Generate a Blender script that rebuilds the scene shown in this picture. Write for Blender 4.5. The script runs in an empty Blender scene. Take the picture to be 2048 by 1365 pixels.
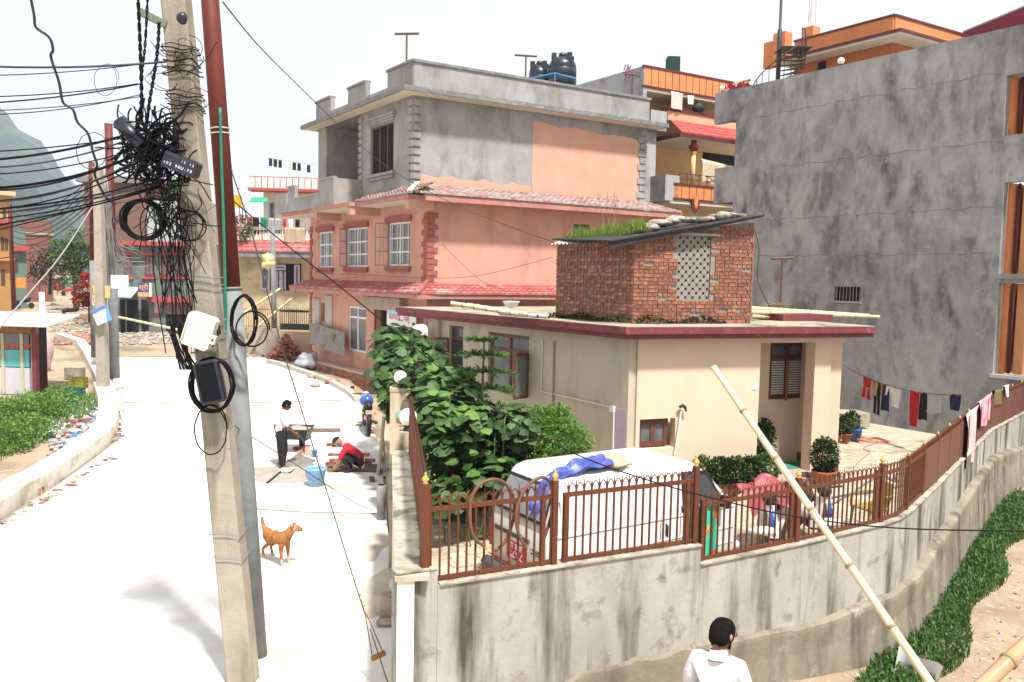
import bpy, bmesh, math, random
from math import sin, cos, pi, radians, sqrt, atan2
from mathutils import Vector, Matrix
random.seed(7)
SC = bpy.context.scene
COL = SC.collection
# ---------------------------------------------------------------- camera
FPX, W0, H0 = 1650.0, 2048.0, 1365.0
PITCH, ROLL = radians(4.3), radians(1.15)
CAM = Vector((0, 0, 4.6))
_f = Vector((0, cos(PITCH), -sin(PITCH)))
_u0 = Vector((0, sin(PITCH), cos(PITCH)))
_r0 = Vector((1, 0, 0))
_R = _r0 * cos(ROLL) + _u0 * sin(ROLL)
_U = _u0 * cos(ROLL) - _r0 * sin(ROLL)
cd = bpy.data.cameras.new('camera')
cam = bpy.data.objects.new('camera', cd)
COL.objects.link(cam)
cd.sensor_width = 36.0
cd.lens = FPX / W0 * 36.0
cd.clip_start = 0.1
cd.clip_end = 9000
m3 = Matrix((_R, _U, -_f)).transposed()
cam.matrix_world = Matrix.Translation(CAM) @ m3.to_4x4()
SC.camera = cam
# ---------------------------------------------------------------- sky, sun, exposure
SUN_EL, SUN_AZ = 62.0, 152.0      # compass-like: 0 = +Y, 90 = +X
w = bpy.data.worlds.new('World'); SC.world = w; w.use_nodes = True
nt = w.node_tree; nt.nodes.clear()
sky = nt.nodes.new('ShaderNodeTexSky'); sky.sky_type = 'NISHITA'; sky.sun_disc = False
sky.sun_elevation = radians(SUN_EL); sky.sun_rotation = radians(SUN_AZ)
sky.altitude = 1300; sky.air_density = 1.0; sky.dust_density = 1.0; sky.ozone_density = 1.0
hs = nt.nodes.new('ShaderNodeHueSaturation'); hs.inputs['Saturation'].default_value = 0.22
hs.inputs['Value'].default_value = 1.0
bg = nt.nodes.new('ShaderNodeBackground'); bg.inputs['Strength'].default_value = 0.15
wo = nt.nodes.new('ShaderNodeOutputWorld')
# a bright unbroken cloud layer hides most of the blue
oc = nt.nodes.new('ShaderNodeMix'); oc.data_type = 'RGBA'; oc.inputs['Factor'].default_value = 0.86
oc.inputs['B'].default_value = (4.05, 4.07, 4.1, 1)
nt.links.new(sky.outputs[0], hs.inputs['Color']); nt.links.new(hs.outputs[0], oc.inputs['A']); nt.links.new(oc.outputs['Result'], bg.inputs['Color'])
nt.links.new(bg.outputs[0], wo.inputs['Surface'])
sl = bpy.data.lights.new('sun', 'SUN'); sl.energy = 4.6; sl.angle = radians(5.0); sl.color = (1.0, 0.96, 0.9)
so = bpy.data.objects.new('sun', sl); COL.objects.link(so)
_sd = Vector((sin(radians(SUN_AZ)) * cos(radians(SUN_EL)), cos(radians(SUN_AZ)) * cos(radians(SUN_EL)), sin(radians(SUN_EL))))
so.rotation_euler = _sd.to_track_quat('Z', 'Y').to_euler()
so.location = _sd * 60
SC.view_settings.view_transform = 'Standard'; SC.view_settings.look = 'None'
SC.view_settings.gamma = 1.0; SC.view_settings.use_curve_mapping = False
SC.view_settings.exposure = 0.72
SC.render.engine = 'CYCLES'
SC.cycles.use_denoising = True
SC.cycles.max_bounces = 6
SC.cycles.diffuse_bounces = 3
SC.cycles.transparent_max_bounces = 12
SC.cycles.use_adaptive_sampling = True
# ---------------------------------------------------------------- measuring: turns a measured direction into a place
def V(*a): return Vector(a)
def ray(px, py): return _f * FPX + _R * (px - W0 / 2) - _U * (py - H0 / 2)
def at(px, py, Y):
    d = ray(px, py); return CAM + d * (Y / d.y)
def gp(px, py, z=0.0):
    d = ray(px, py); return CAM + d * ((z - CAM.z) / d.z)
def sstep(a, b, x):
    t = min(1, max(0, (x - a) / (b - a))); return t * t * (3 - 2 * t)
def xl(y): return -1.22 - 0.163 * (y - 8.0)      # the road side of the plot wall
def gz(x, y):
    rise = 0.75 * sstep(14, 32, y) + 1.5 * sstep(70, 150, y)
    s = x - xl(y)
    k = 1 - sstep(-0.2, 0.6, s)
    dip = -0.25 * sstep(2.0, 5.0, x) * (1 - sstep(30, 40, y))
    return rise * k + dip * (1 - k)
def G(px, py, dz=0.0):
    z = 0.0
    for _ in range(40):
        p = gp(px, py, z); z = z * 0.5 + 0.5 * (gz(p.x, p.y) + dz)
    return p
class Face:
    """a vertical plane: origin, direction along it, outward normal"""
    def __init__(s, o, d, n=None):
        s.o = Vector((o[0], o[1], 0)); s.d = Vector((d[0], d[1], 0)).normalized()
        s.n = Vector((s.d.y, -s.d.x, 0))
        if s.n.dot(CAM - s.o) < 0: s.n = -s.n
        if n is not None: s.n = Vector((n[0], n[1], 0)).normalized()
    def P(s, u, n, z): return s.o + s.d * u + s.n * n + Vector((0, 0, z))
    def uv(s, px, py, off=0.0):
        d = ray(px, py); o = s.o + s.n * off
        t = (o - CAM).dot(s.n) / d.dot(s.n); p = CAM + d * t
        return (p - o).dot(s.d), p.z
    def rect(s, x0, x1, yt, yb, off=0.0):
        ym, xm = (yt + yb) / 2, (x0 + x1) / 2
        u0 = s.uv(x0, ym, off)[0]; u1 = s.uv(x1, ym, off)[0]
        z1 = s.uv(xm, yt, off)[1]; z0 = s.uv(xm, yb, off)[1]
        return min(u0, u1), max(u0, u1), z0, z1
    def moved(s, n=0, u=0): return Face(s.o + s.n * n + s.d * u, s.d, s.n)
# ---------------------------------------------------------------- mesh builder
class MB:
    def __init__(s): s.v = []; s.f = []; s.m = []
    def add(s, vs, fs, mi=0):
        b = len(s.v); s.v.extend(tuple(x) for x in vs)
        for f in fs: s.f.append(tuple(b + i for i in f)); s.m.append(mi)
        return s
    def hexa(s, c, mi=0):
        return s.add(c, [(0, 3, 2, 1), (4, 5, 6, 7), (0, 1, 5, 4), (1, 2, 6, 5), (2, 3, 7, 6), (3, 0, 4, 7)], mi)
    def box(s, x0, x1, y0, y1, z0, z1, mi=0):
        return s.hexa([(x0, y0, z0), (x1, y0, z0), (x1, y1, z0), (x0, y1, z0), (x0, y0, z1), (x1, y0, z1), (x1, y1, z1), (x0, y1, z1)], mi)
    def fbox(s, F, u0, u1, n0, n1, z0, z1, mi=0):
        return s.hexa([F.P(u0, n1, z0), F.P(u1, n1, z0), F.P(u1, n0, z0), F.P(u0, n0, z0), F.P(u0, n1, z1), F.P(u1, n1, z1), F.P(u1, n0, z1), F.P(u0, n0, z1)], mi)
    def obox(s, c, ax, ay, az, mi=0):
        c = Vector(c); ax = Vector(ax); ay = Vector(ay); az = Vector(az)
        return s.hexa([c - ax - ay - az, c + ax - ay - az, c + ax + ay - az, c - ax + ay - az, c - ax - ay + az, c + ax - ay + az, c + ax + ay + az, c - ax + ay + az], mi)
    def beam(s, a, b, w, h, up=(0, 0, 1), mi=0):
        a = Vector(a); b = Vector(b); d = (b - a).normalized(); up = Vector(up)
        if abs(d.dot(up)) > .99: up = Vector((0, 1, 0))
        x = d.cross(up).normalized(); z = x.cross(d).normalized()
        return s.obox((a + b) / 2, d * ((b - a).length / 2), x * (w / 2), z * (h / 2), mi)
    def tube(s, pts, r, seg=6, caps=True, mi=0, closed=False):
        pts = [Vector(p) for p in pts]; n = len(pts)
        rr = r if isinstance(r, (list, tuple)) else [r] * n
        b = len(s.v); prev = None
        for i, p in enumerate(pts):
            if closed: d = pts[(i + 1) % n] - pts[i - 1]
            else: d = pts[min(i + 1, n - 1)] - pts[max(i - 1, 0)]
            if d.length < 1e-9: d = Vector((0, 0, 1))
            d.normalize()
            if prev is None:
                x = d.orthogonal().normalized()
            else:
                x = prev - d * prev.dot(d)
                x = x.normalized() if x.length > 1e-6 else d.orthogonal().normalized()
            prev = x; y = d.cross(x)
            for k in range(seg):
                a = 2 * pi * k / seg
                s.v.append(tuple(p + (x * cos(a) + y * sin(a)) * rr[i]))
        m = n if closed else n - 1
        for i in range(m):
            j = (i + 1) % n
            for k in range(seg):
                k2 = (k + 1) % seg
                s.f.append((b + i * seg + k, b + i * seg + k2, b + j * seg + k2, b + j * seg + k)); s.m.append(mi)
        if caps and not closed:
            s.f.append(tuple(b + k for k in reversed(range(seg)))); s.m.append(mi)
            s.f.append(tuple(b + (n - 1) * seg + k for k in range(seg))); s.m.append(mi)
        return s
    def lathe(s, prof, c, seg=16, axis=None, mi=0, cap=True):
        c = Vector(c); az = Vector(axis).normalized() if axis is not None else Vector((0, 0, 1))
        ax = az.orthogonal().normalized() if axis is not None else Vector((1, 0, 0)); ay = az.cross(ax)
        b = len(s.v)
        for (r, z) in prof:
            for k in range(seg):
                a = 2 * pi * k / seg; s.v.append(tuple(c + (ax * cos(a) + ay * sin(a)) * r + az * z))
        for i in range(len(prof) - 1):
            for k in range(seg):
                k2 = (k + 1) % seg
                s.f.append((b + i * seg + k, b + i * seg + k2, b + (i + 1) * seg + k2, b + (i + 1) * seg + k)); s.m.append(mi)
        if cap:
            if prof[0][0] > 1e-4: s.f.append(tuple(b + k for k in reversed(range(seg)))); s.m.append(mi)
            if prof[-1][0] > 1e-4: s.f.append(tuple(b + (len(prof) - 1) * seg + k for k in range(seg))); s.m.append(mi)
        return s
    def sphere(s, c, r, seg=12, rings=8, sc=(1, 1, 1), mi=0, fn=None):
        c = Vector(c); b = len(s.v)
        for i in range(rings + 1):
            t = pi * i / rings
            for k in range(seg):
                a = 2 * pi * k / seg
                d = Vector((sin(t) * cos(a), sin(t) * sin(a), cos(t)))
                q = fn(d) if fn else 1
                s.v.append((c.x + d.x * r * sc[0] * q, c.y + d.y * r * sc[1] * q, c.z + d.z * r * sc[2] * q))
        for i in range(rings):
            for k in range(seg):
                k2 = (k + 1) % seg
                s.f.append((b + i * seg + k, b + (i + 1) * seg + k, b + (i + 1) * seg + k2, b + i * seg + k2)); s.m.append(mi)
        return s
    def prism(s, pts, off, mi=0):
        """a flat polygon pushed along off"""
        pts = [Vector(p) for p in pts]; off = Vector(off); n = len(pts)
        fs = [tuple(reversed(range(n))), tuple(range(n, 2 * n))] + [(i, (i + 1) % n, n + (i + 1) % n, n + i) for i in range(n)]
        return s.add(pts + [p + off for p in pts], fs, mi)
    def sheet(s, fn, nu, nv, mi=0, thick=0):
        b = len(s.v)
        for i in range(nu + 1):
            for j in range(nv + 1): s.v.append(tuple(fn(i / nu, j / nv)))
        for i in range(nu):
            for j in range(nv):
                a = b + i * (nv + 1) + j
                s.f.append((a, a + nv + 1, a + nv + 2, a + 1)); s.m.append(mi)
        return s
    def blob(s, c, r, sc=(1, 1, 1), rough=.25, seg=8, rings=6, mi=0, seed=None):
        rnd = random.Random(seed if seed is not None else random.random())
        ph = [rnd.uniform(0, 6.28) for _ in range(6)]
        def fn(d):
            return 1 + rough * (sin(3 * d.x + ph[0]) * .4 + sin(4 * d.y + ph[1]) * .35 + sin(5 * d.z + ph[2]) * .3 + sin(7 * d.x + 6 * d.y + ph[3]) * .25)
        return s.sphere(c, r, seg, rings, sc, mi, fn)
def origin_of(p):
    v = Vector((0, 0, 0))
    while p is not None: v = v + p.location; p = p.parent
    return v
def obj(name, mb, mat, parent=None, smooth=False, kind=None, label=None):
    o0 = origin_of(parent)
    me = bpy.data.meshes.new(name)
    vs = mb.v if o0.length < 1e-9 else [(x - o0.x, y - o0.y, z - o0.z) for x, y, z in mb.v]
    me.from_pydata(vs, [], mb.f)
    mats = mat if isinstance(mat, (list, tuple)) else [mat]
    for mm in mats: me.materials.append(mm)
    if len(mats) > 1: me.polygons.foreach_set('material_index', mb.m)
    if smooth: me.polygons.foreach_set('use_smooth', [True] * len(me.polygons))
    me.update()
    o = bpy.data.objects.new(name, me); COL.objects.link(o)
    if parent is not None: o.parent = parent
    if kind: o['kind'] = kind
    if label: o['label'] = label
    return o
def tag(o, label, cat, group=None):
    o['kind'] = 'thing'; o['label'] = label; o['category'] = cat
    if group: o['group'] = group
    return o
def root(name, label, cat, loc=(0, 0, 0), group=None):
    o = bpy.data.objects.new(name, None); COL.objects.link(o); o.location = loc; o.empty_display_size = .2
    return tag(o, label, cat, group)
def one(name, mb, mat, label, cat, group=None, smooth=False):
    return tag(obj(name, mb, mat, None, smooth), label, cat, group)
def setting(name, mb, mat, smooth=False):
    return obj(name, mb, mat, None, smooth, 'structure')
def copy_tree(o, loc=None, parent=None, label=None, rotz=None):
    c = o.copy(); COL.objects.link(c); c.parent = parent
    if loc is not None: c.location = loc
    if rotz is not None: c.rotation_euler = (0, 0, rotz)
    if label: c['label'] = label
    for ch in list(o.children): copy_tree(ch, None, c)
    return c
def share(name, me, parent, loc, rot=None, scale=None):
    o = bpy.data.objects.new(name, me); COL.objects.link(o); o.parent = parent
    o.location = Vector(loc) - origin_of(parent)
    if rot is not None: o.rotation_euler = rot
    if scale is not None: o.scale = scale
    return o
# ---------------------------------------------------------------- materials
_mats = {}
def M(name, c1, c2=None, scale=3.0, st=(1, 1, 1), rough=.85, bump=.0, bs=30, metal=0.0, spec=.3, c3=None, s3=2.0, st3=(1, 1, 1), lo3=.5, hi3=.65, c4=None, s4=8.0, lo4=.6, hi4=.68, det=6, emit=None, trans=0.0, objvar=0.0, lo=.3, hi=.7):
    if name in _mats: return _mats[name]
    m = bpy.data.materials.new(name); m.use_nodes = True; n = m.node_tree; N = n.nodes; L = n.links
    b = N['Principled BSDF']
    b.inputs['Roughness'].default_value = rough; b.inputs['Metallic'].default_value = metal
    b.inputs['Specular IOR Level'].default_value = spec
    tc = N.new('ShaderNodeTexCoord')
    def noise(sc, stv, dt=det):
        mp = N.new('ShaderNodeMapping'); mp.inputs['Scale'].default_value = stv
        L.new(tc.outputs['Object'], mp.inputs['Vector'])
        t = N.new('ShaderNodeTexNoise'); t.inputs['Scale'].default_value = sc; t.inputs['Detail'].default_value = dt
        t.inputs['Roughness'].default_value = .62
        L.new(mp.outputs[0], t.inputs['Vector']); return t
    c1 = tuple(c1) + (1,)
    if c2 is None: b.inputs['Base Color'].default_value = c1; col = None
    else:
        t = noise(scale, st); r = N.new('ShaderNodeValToRGB')
        r.color_ramp.elements[0].position = lo; r.color_ramp.elements[0].color = c1
        r.color_ramp.elements[1].position = hi; r.color_ramp.elements[1].color = tuple(c2) + (1,)
        L.new(t.outputs['Fac'], r.inputs['Fac']); col = r.outputs['Color']
    def layer(col, cc, sc, stv, lo, hi):
        t = noise(sc, stv); r = N.new('ShaderNodeMapRange'); r.inputs['From Min'].default_value = lo; r.inputs['From Max'].default_value = hi
        L.new(t.outputs['Fac'], r.inputs['Value'])
        x = N.new('ShaderNodeMix'); x.data_type = 'RGBA'
        L.new(r.outputs[0], x.inputs['Factor'])
        if col is None: x.inputs['A'].default_value = c1
        else: L.new(col, x.inputs['A'])
        x.inputs['B'].default_value = tuple(cc) + (1,)
        return x.outputs['Result']
    if c3 is not None: col = layer(col, c3, s3, st3, lo3, hi3)
    if c4 is not None: col = layer(col, c4, s4, (1, 1, 1), lo4, hi4)
    if objvar > 0:
        oi = N.new('ShaderNodeObjectInfo'); mr = N.new('ShaderNodeMapRange')
        mr.inputs['To Min'].default_value = 1 - objvar; mr.inputs['To Max'].default_value = 1 + objvar
        L.new(oi.outputs['Random'], mr.inputs['Value'])
        h = N.new('ShaderNodeHueSaturation'); L.new(mr.outputs[0], h.inputs['Value'])
        if col is None: h.inputs['Color'].default_value = c1
        else: L.new(col, h.inputs['Color'])
        col = h.outputs['Color']
    if col is not None: L.new(col, b.inputs['Base Color'])
    if bump > 0:
        t = noise(bs, (1, 1, 1), 4); bp = N.new('ShaderNodeBump'); bp.inputs['Strength'].default_value = bump; bp.inputs['Distance'].default_value = .02
        L.new(t.outputs['Fac'], bp.inputs['Height']); L.new(bp.outputs[0], b.inputs['Normal'])
    if emit: b.inputs['Emission Color'].default_value = tuple(emit[:3]) + (1,); b.inputs['Emission Strength'].default_value = emit[3]
    if trans > 0:
        tr = N.new('ShaderNodeBsdfTranslucent'); ad = N.new('ShaderNodeMixShader'); ad.inputs[0].default_value = trans
        if col is not None: L.new(col, tr.inputs['Color'])
        else: tr.inputs['Color'].default_value = c1
        L.new(b.outputs[0], ad.inputs[1]); L.new(tr.outputs[0], ad.inputs[2]); L.new(ad.outputs[0], N['Material Output'].inputs['Surface'])
    _mats[name] = m; return m
def text_mesh(name, body, size, mat, parent, loc, xdir, ydir, depth=.002, align='CENTER', label=None):
    """flat lettering as a mesh of its own; xdir runs along the line, ydir up"""
    cu = bpy.data.curves.new(name, 'FONT'); cu.body = body; cu.size = size; cu.align_x = align; cu.align_y = 'CENTER'; cu.extrude = depth
    t = bpy.data.objects.new(name, cu); COL.objects.link(t)
    dg = bpy.context.evaluated_depsgraph_get()
    me = bpy.data.meshes.new_from_object(t.evaluated_get(dg)); bpy.data.objects.remove(t); bpy.data.curves.remove(cu)
    me.materials.clear(); me.materials.append(mat)
    x = Vector(xdir).normalized(); y = Vector(ydir); y = (y - x * y.dot(x)).normalized(); z = x.cross(y)
    o = bpy.data.objects.new(name, me); COL.objects.link(o)
    o.parent = parent
    mm = Matrix((x, y, z)).transposed().to_4x4(); mm.translation = Vector(loc) - origin_of(parent)
    o.matrix_local = mm
    return o
# ================================================================ materials of the place
m_dirt = M('dirt', (.30, .22, .145), (.44, .345, .245), 0.7, c3=(.2, .15, .1), s3=.35, bump=.5, bs=6, c4=(.5, .44, .36), s4=3)
m_road = M('road_concrete', (.62, .60, .56), (.76, .75, .72), 1.3, c3=(.46, .40, .32), s3=.22, st3=(.6, 1.6, 1), lo3=.6, hi3=.74, bump=.25, bs=14, c4=(.5, .46, .4), s4=2.2, lo4=.66, hi4=.74)
m_alley = M('alley_dirt', (.24, .17, .11), (.36, .275, .19), 1.5, c3=(.42, .37, .31), s3=9, lo3=.58, hi3=.66, bump=.6, bs=18, c4=(.3, .15, .1), s4=14, lo4=.64, hi4=.7)
m_cement = M('cement_grey', (.185, .185, .19), (.36, .36, .36), .45, st=(1.2, 1.2, .7), c3=(.085, .085, .09), s3=1.2, st3=(1.3, 1.3, .55), lo3=.47, hi3=.70, bump=.12, bs=10, c4=(.36, .36, .365), s4=1.9, lo4=.50, hi4=.78, det=10, lo=.36, hi=.64)
m_cement2 = M('cement_plain', (.26, .255, .245), (.36, .35, .335), 1.2, c3=(.16, .16, .155), s3=.8, st3=(1.5, 1.5, .6), lo3=.52, hi3=.75, bump=.12, bs=12)
m_wallcem = M('plot_wall_cement', (.27, .255, .22), (.46, .445, .41), .8, st=(1, 1, .6), c3=(.072, .06, .043), s3=1.1, st3=(2.2, 2.2, .30), lo3=.46, hi3=.64, bump=.25, bs=16, c4=(.14, .12, .09), s4=4, lo4=.55, hi4=.75, det=9)
m_walllow = M('retaining_cement', (.17, .145, .105), (.30, .265, .205), 1.0, c3=(.06, .05, .037), s3=1.3, st3=(1.6, 1.6, .45), lo3=.46, hi3=.72, bump=.35, bs=12, c4=(.33, .30, .24), s4=3, lo4=.58, hi4=.7, det=9)
m_capcem = M('wall_cap', (.30, .27, .21), (.46, .42, .34), 3, c3=(.14, .12, .085), s3=4, lo3=.46, hi3=.66, bump=.3, bs=20)
m_cream_side = M('ochre_paint', (.62, .50, .30), (.70, .58, .37), 2, bump=.05)
# ================================================================ ground
def grid_sheet(mb, x0, x1, y0, y1, nx, ny, zf):
    return mb.sheet(lambda a, b: (x0 + (x1 - x0) * a, y0 + (y1 - y0) * b, zf(x0 + (x1 - x0) * a, y0 + (y1 - y0) * b)), nx, ny)
g = MB()
grid_sheet(g, -120, 60, -6, 174, 120, 120, lambda x, y: gz(x, y) - .03)
grid_sheet(g, -4000, 4000, 174, 7000, 8, 8, lambda x, y: gz(-20, 150) - .03)
grid_sheet(g, -4000, -120, -6, 174, 4, 4, lambda x, y: gz(-120, y) - .03)
grid_sheet(g, 60, 4000, -6, 174, 4, 4, lambda x, y: gz(60, y) - .03)
setting('ground', g, m_dirt)
def lerp_line(pts, t):
    n = len(pts) - 1; k = min(int(t * n), n - 1); f = t * n - k
    return pts[k] * (1 - f) + pts[k + 1] * f
# the concrete road: left and right edges measured on the ground
RL = [V(-6.8, -4, 0), V(-6.4, 4, 0), G(0, 1052), G(120, 968), G(238, 882), G(246, 846), G(226, 780), G(228, 722), G(232, 716)]
RR = [V(0.3, -4, 0), V(-.6, 4, 0), V(xl(9.5) + .14, 9.5, 0), V(xl(12) + .16, 12, 0), V(xl(16) + .1, 16, 0), V(xl(21), 21, 0), G(716, 800), G(612, 748), G(528, 716)]
rd = MB()
rd.sheet(lambda a, b: (lambda p: (p.x, p.y, gz(p.x, p.y) + .012))(lerp_line(RL, b) * (1 - a) + lerp_line(RR, b) * a), 16, 48)
setting('road', rd, m_road, True)
# joints sawn or poured across the road
m_joint = M('road_joint', (.33, .27, .2), (.22, .18, .14), 6)
def road_joint(pts, w):
    j = MB()
    q = [G(x, y) for x, y in pts]
    for a, b in zip(q[:-1], q[1:]):
        d = (b - a).normalized(); s = Vector((-d.y, d.x, 0)) * w
        j.add([a - s + V(0, 0, .02), b - s + V(0, 0, .02), b + s + V(0, 0, .02), a + s + V(0, 0, .02)], [(0, 1, 2, 3)])
    return setting('road_joint', j, m_joint)
road_joint([(502, 1019), (600, 1026), (752, 1029)], .035)
road_joint([(245, 806), (330, 808), (480, 806), (540, 806), (700, 801)], .07)
# ================================================================ the plot: yard, walls
C0 = V(-1.08, 7.55, 0)                       # street corner of the plot wall
B_ = V(.870, .493, 0).normalized()
WZ = 1.70
P1 = gp(875, 1172, WZ); P2 = gp(1402, 1092, WZ)
P3 = gp(1600, 1090, 1.48); P4 = gp(1768, 1050, 1.48); P5 = gp(1822, 1024, 1.48); P6 = gp(1880, 968, 1.48); P7 = gp(1985, 861, 1.48); P8 = gp(2046, 828, 1.48)
P9 = P8 + (P8 - P7).normalized() * 2.2
FW1 = Face(P1, P2 - P1)
yard = MB()
YZ = .22
CH_L = V(-3.9, 25.5, 0)
poly = [C0 + V(.1, .1, 0), P2, P4, P5, P7, P9, V(16, 24, 0), V(9, 36, 0), V(-2, 34, 0), V(xl(24) + .1, 24, 0)]
yard.prism([V(p.x, p.y, -.5) for p in poly], (0, 0, .5 + YZ - .05))
m_yard = M('yard_bed', (.36, .32, .25), (.46, .41, .32), 2, bump=.3)
setting('yard', yard, m_yard)
# plot wall, street-corner to the curve at the alley
def wall_run(mb, pts, z0, zt, th, batter=0.0):
    """pts: along the outer face; thickness goes to the inside (left of travel)"""
    n = len(pts); dirs = []
    for i in range(n):
        d = (pts[min(i + 1, n - 1)] - pts[max(i - 1, 0)]); d.z = 0; dirs.append(d.normalized())
    ins = [Vector((-d.y, d.x, 0)) for d in dirs]
    zt = zt if isinstance(zt, list) else [zt] * n
    z0 = z0 if isinstance(z0, list) else [z0] * n
    vs = []
    for i in range(n):
        p = pts[i]; a = p - ins[i] * batter; b = p + ins[i] * th
        vs += [(a.x, a.y, z0[i]), (p.x, p.y, zt[i]), (b.x, b.y, zt[i]), (b.x, b.y, z0[i])]
    fs = []
    for i in range(n - 1):
        o = i * 4
        for k in range(4): fs.append((o + k, o + (k + 1) % 4, o + 4 + (k + 1) % 4, o + 4 + k))
    fs += [(0, 3, 2, 1), ((n - 1) * 4, (n - 1) * 4 + 1, (n - 1) * 4 + 2, (n - 1) * 4 + 3)]
    mb.add(vs, [tuple(reversed(f)) for f in fs])
plot = root('plot_wall', 'stained cement plot wall with a kink, carrying the brown picket fence', 'wall', (P2.x, P2.y, 0))
TH = .16
wf = MB()
CF = C0 + V(.02, -.02, 0)
off = -FW1.n * 0
corner_out = P1 - FW1.d * ((P1 - C0).dot(FW1.d))
wall_run(wf, [corner_out, P1 + FW1.d * 0.0], -.4, WZ + .16, TH)          # raised block at the corner
wall_run(wf, [P1 + FW1.d * .003, P2], -.4, WZ, TH)
obj('wall_panel', wf, m_wallcem, plot)
wf = MB()
curve = [P2 + FW1.d * .003, P3, P4, (P4 + P5) / 2 + V(.03, -.03, 0), P5, P6, P7, P8, P9]
wall_run(wf, curve, -.6, 1.48, TH)
obj('wall_panel', wf, m_wallcem, plot)
cap = MB()
wall_run(cap, [V(p.x, p.y, 0) + V(.012, -.02, 0) for p in [P1 + FW1.d * .02, P2]], WZ, WZ + .018, TH + .03)
wall_run(cap, [V(p.x, p.y, 0) + V(.012, -.02, 0) for p in curve], 1.48, 1.50, TH + .03)
wall_run(cap, [V(p.x, p.y, 0) + V(.0, -.01, 0) for p in [corner_out, P1]], WZ + .16, WZ + .175, TH + .02)
obj('wall_cap', cap, m_capcem, plot)
# thicker lower retaining part with an uneven rounded top
low = MB()
lowpts = [(corner_out, 0.15), (FW1.P(1.2, 0, 0), .25), (FW1.P(2.4, 0, 0), .42)]
base_line = []
L1 = (P2 - P1).length
def lowz(i, n):  # height of the lower part along the run
    t = i / n
    return None
run = [corner_out + FW1.d * 1.3] + [FW1.P(u, 0, 0) for u in (1.6, 2.3, 2.9)] + [P2, P3, P4, P5, P6, P7, P8, P9]
tops = [.35, .48, .55, .58, .57, .42, .52, .55, .66, .9, .66, .6]
outs = [.03, .035, .04, .05, .06, .08, .11, .14, .15, .15, .14, .13]
# resample smoothly
def resamp(arr, m):
    out = []
    for i in range(m):
        t = i / (m - 1) * (len(arr) - 1); k = min(int(t), len(arr) - 2); f = t - k
        out.append(arr[k] * (1 - f) + arr[k + 1] * f)
    return out
NR = 170
rp = resamp([V(p.x, p.y, 0) for p in run], NR); rt = resamp(tops, NR); ro = resamp(outs, NR)
rows = []
for i in range(NR):
    d = (rp[min(i + 1, NR - 1)] - rp[max(i - 1, 0)]).normalized(); nn = Vector((d.y, -d.x, 0))
    wob = .025 * sin(i * .11) + .015 * sin(i * .43 + 1) + random.uniform(-.006, .006)
    top = rt[i] + wob; o = ro[i] + .012 * sin(i * .23)
    lip = random.uniform(-.005, .005)
    prof = [(-.02, top + .03 + lip), (o * .5, top + .02), (o * .92 + lip, top - .005), (o + lip * .5, top - .05), (o, top - .3), (o * 1.15 + .02, -.1), (o * 1.3 + .06, -.6)]
    rows.append([(rp[i] + nn * a) + V(0, 0, z) for a, z in prof])
b0 = len(low.v)
K = 7
for r in rows: low.v.extend(tuple(q) for q in r)
for i in range(NR - 1):
    for k in range(K - 1):
        low.f.append((i * K + k, i * K + k + 1, (i + 1) * K + k + 1, (i + 1) * K + k)); low.m.append(0)
obj('retaining_base', low, m_walllow, plot)
# street-side wall up to the gate pillar
m_streetwall = M('street_wall_paint', (.66, .58, .46), (.74, .67, .56), 2, c3=(.45, .38, .28), s3=1.5, st3=(2, 2, .4), bump=.1)
sw = root('street_wall', 'cream painted wall along the road, below the edge-on picket fence', 'wall', (C0.x, C0.y, 0))
a0 = V(corner_out.x, corner_out.y, 0)
SWD = (V(-1.93, 13.4, 0) - a0).normalized()
FS = Face(a0, SWD, (-SWD.y, SWD.x, 0))          # outward = to the road
SWL = 5.4
q = MB(); q.fbox(FS, .0, SWL, -TH, 0, -.4, WZ + .10)
obj('wall_panel', q, m_streetwall, sw)
q = MB(); q.fbox(FS, -.02, SWL, -TH - .14, .02, WZ + .102, WZ + .15)
obj('wall_cap', q, m_capcem, sw)
# ================================================================ building kit
A_ = V(-.567, .823, 0).normalized()
BR = V(.86, .51, 0).normalized()
def wall_holes(mb, F, u0, u1, z0, z1, holes, th=.2, n1=0.0, mi=0):
    us = sorted(set([u0, u1] + [min(max(h[i], u0), u1) for h in holes for i in (0, 1)]))
    zs = sorted(set([z0, z1] + [min(max(h[i], z0), z1) for h in holes for i in (2, 3)]))
    for i in range(len(us) - 1):
        run = None
        for j in range(len(zs) - 1):
            cu, cz = (us[i] + us[i + 1]) / 2, (zs[j] + zs[j + 1]) / 2
            hole = any(h[0] < cu < h[1] and h[2] < cz < h[3] for h in holes)
            if hole:
                if run is not None: mb.fbox(F, us[i], us[i + 1], n1 - th, n1, run, zs[j], mi); run = None
            elif run is None: run = zs[j]
        if run is not None: mb.fbox(F, us[i], us[i + 1], n1 - th, n1, run, zs[-1], mi)
m_glass = M('window_glass', (.05, .06, .065), rough=.08, spec=.6)
m_glassgrey = M('frosted_pane', (.09, .10, .105), (.16, .175, .18), 4, rough=.2, spec=.5)
m_dark = M('dark_interior', (.012, .012, .013), rough=.9)
m_whiteframe = M('white_window_paint', (.75, .76, .78), (.66, .67, .68), 6, rough=.5)
m_wood = M('brown_wood', (.10, .035, .02), (.16, .06, .035), 5, st=(4, 4, .6), rough=.5)
m_iron = M('black_iron', (.03, .03, .033), rough=.5)
m_shade = M('curtain_cloth', (.30, .30, .33), (.5, .5, .53), 5)
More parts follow.
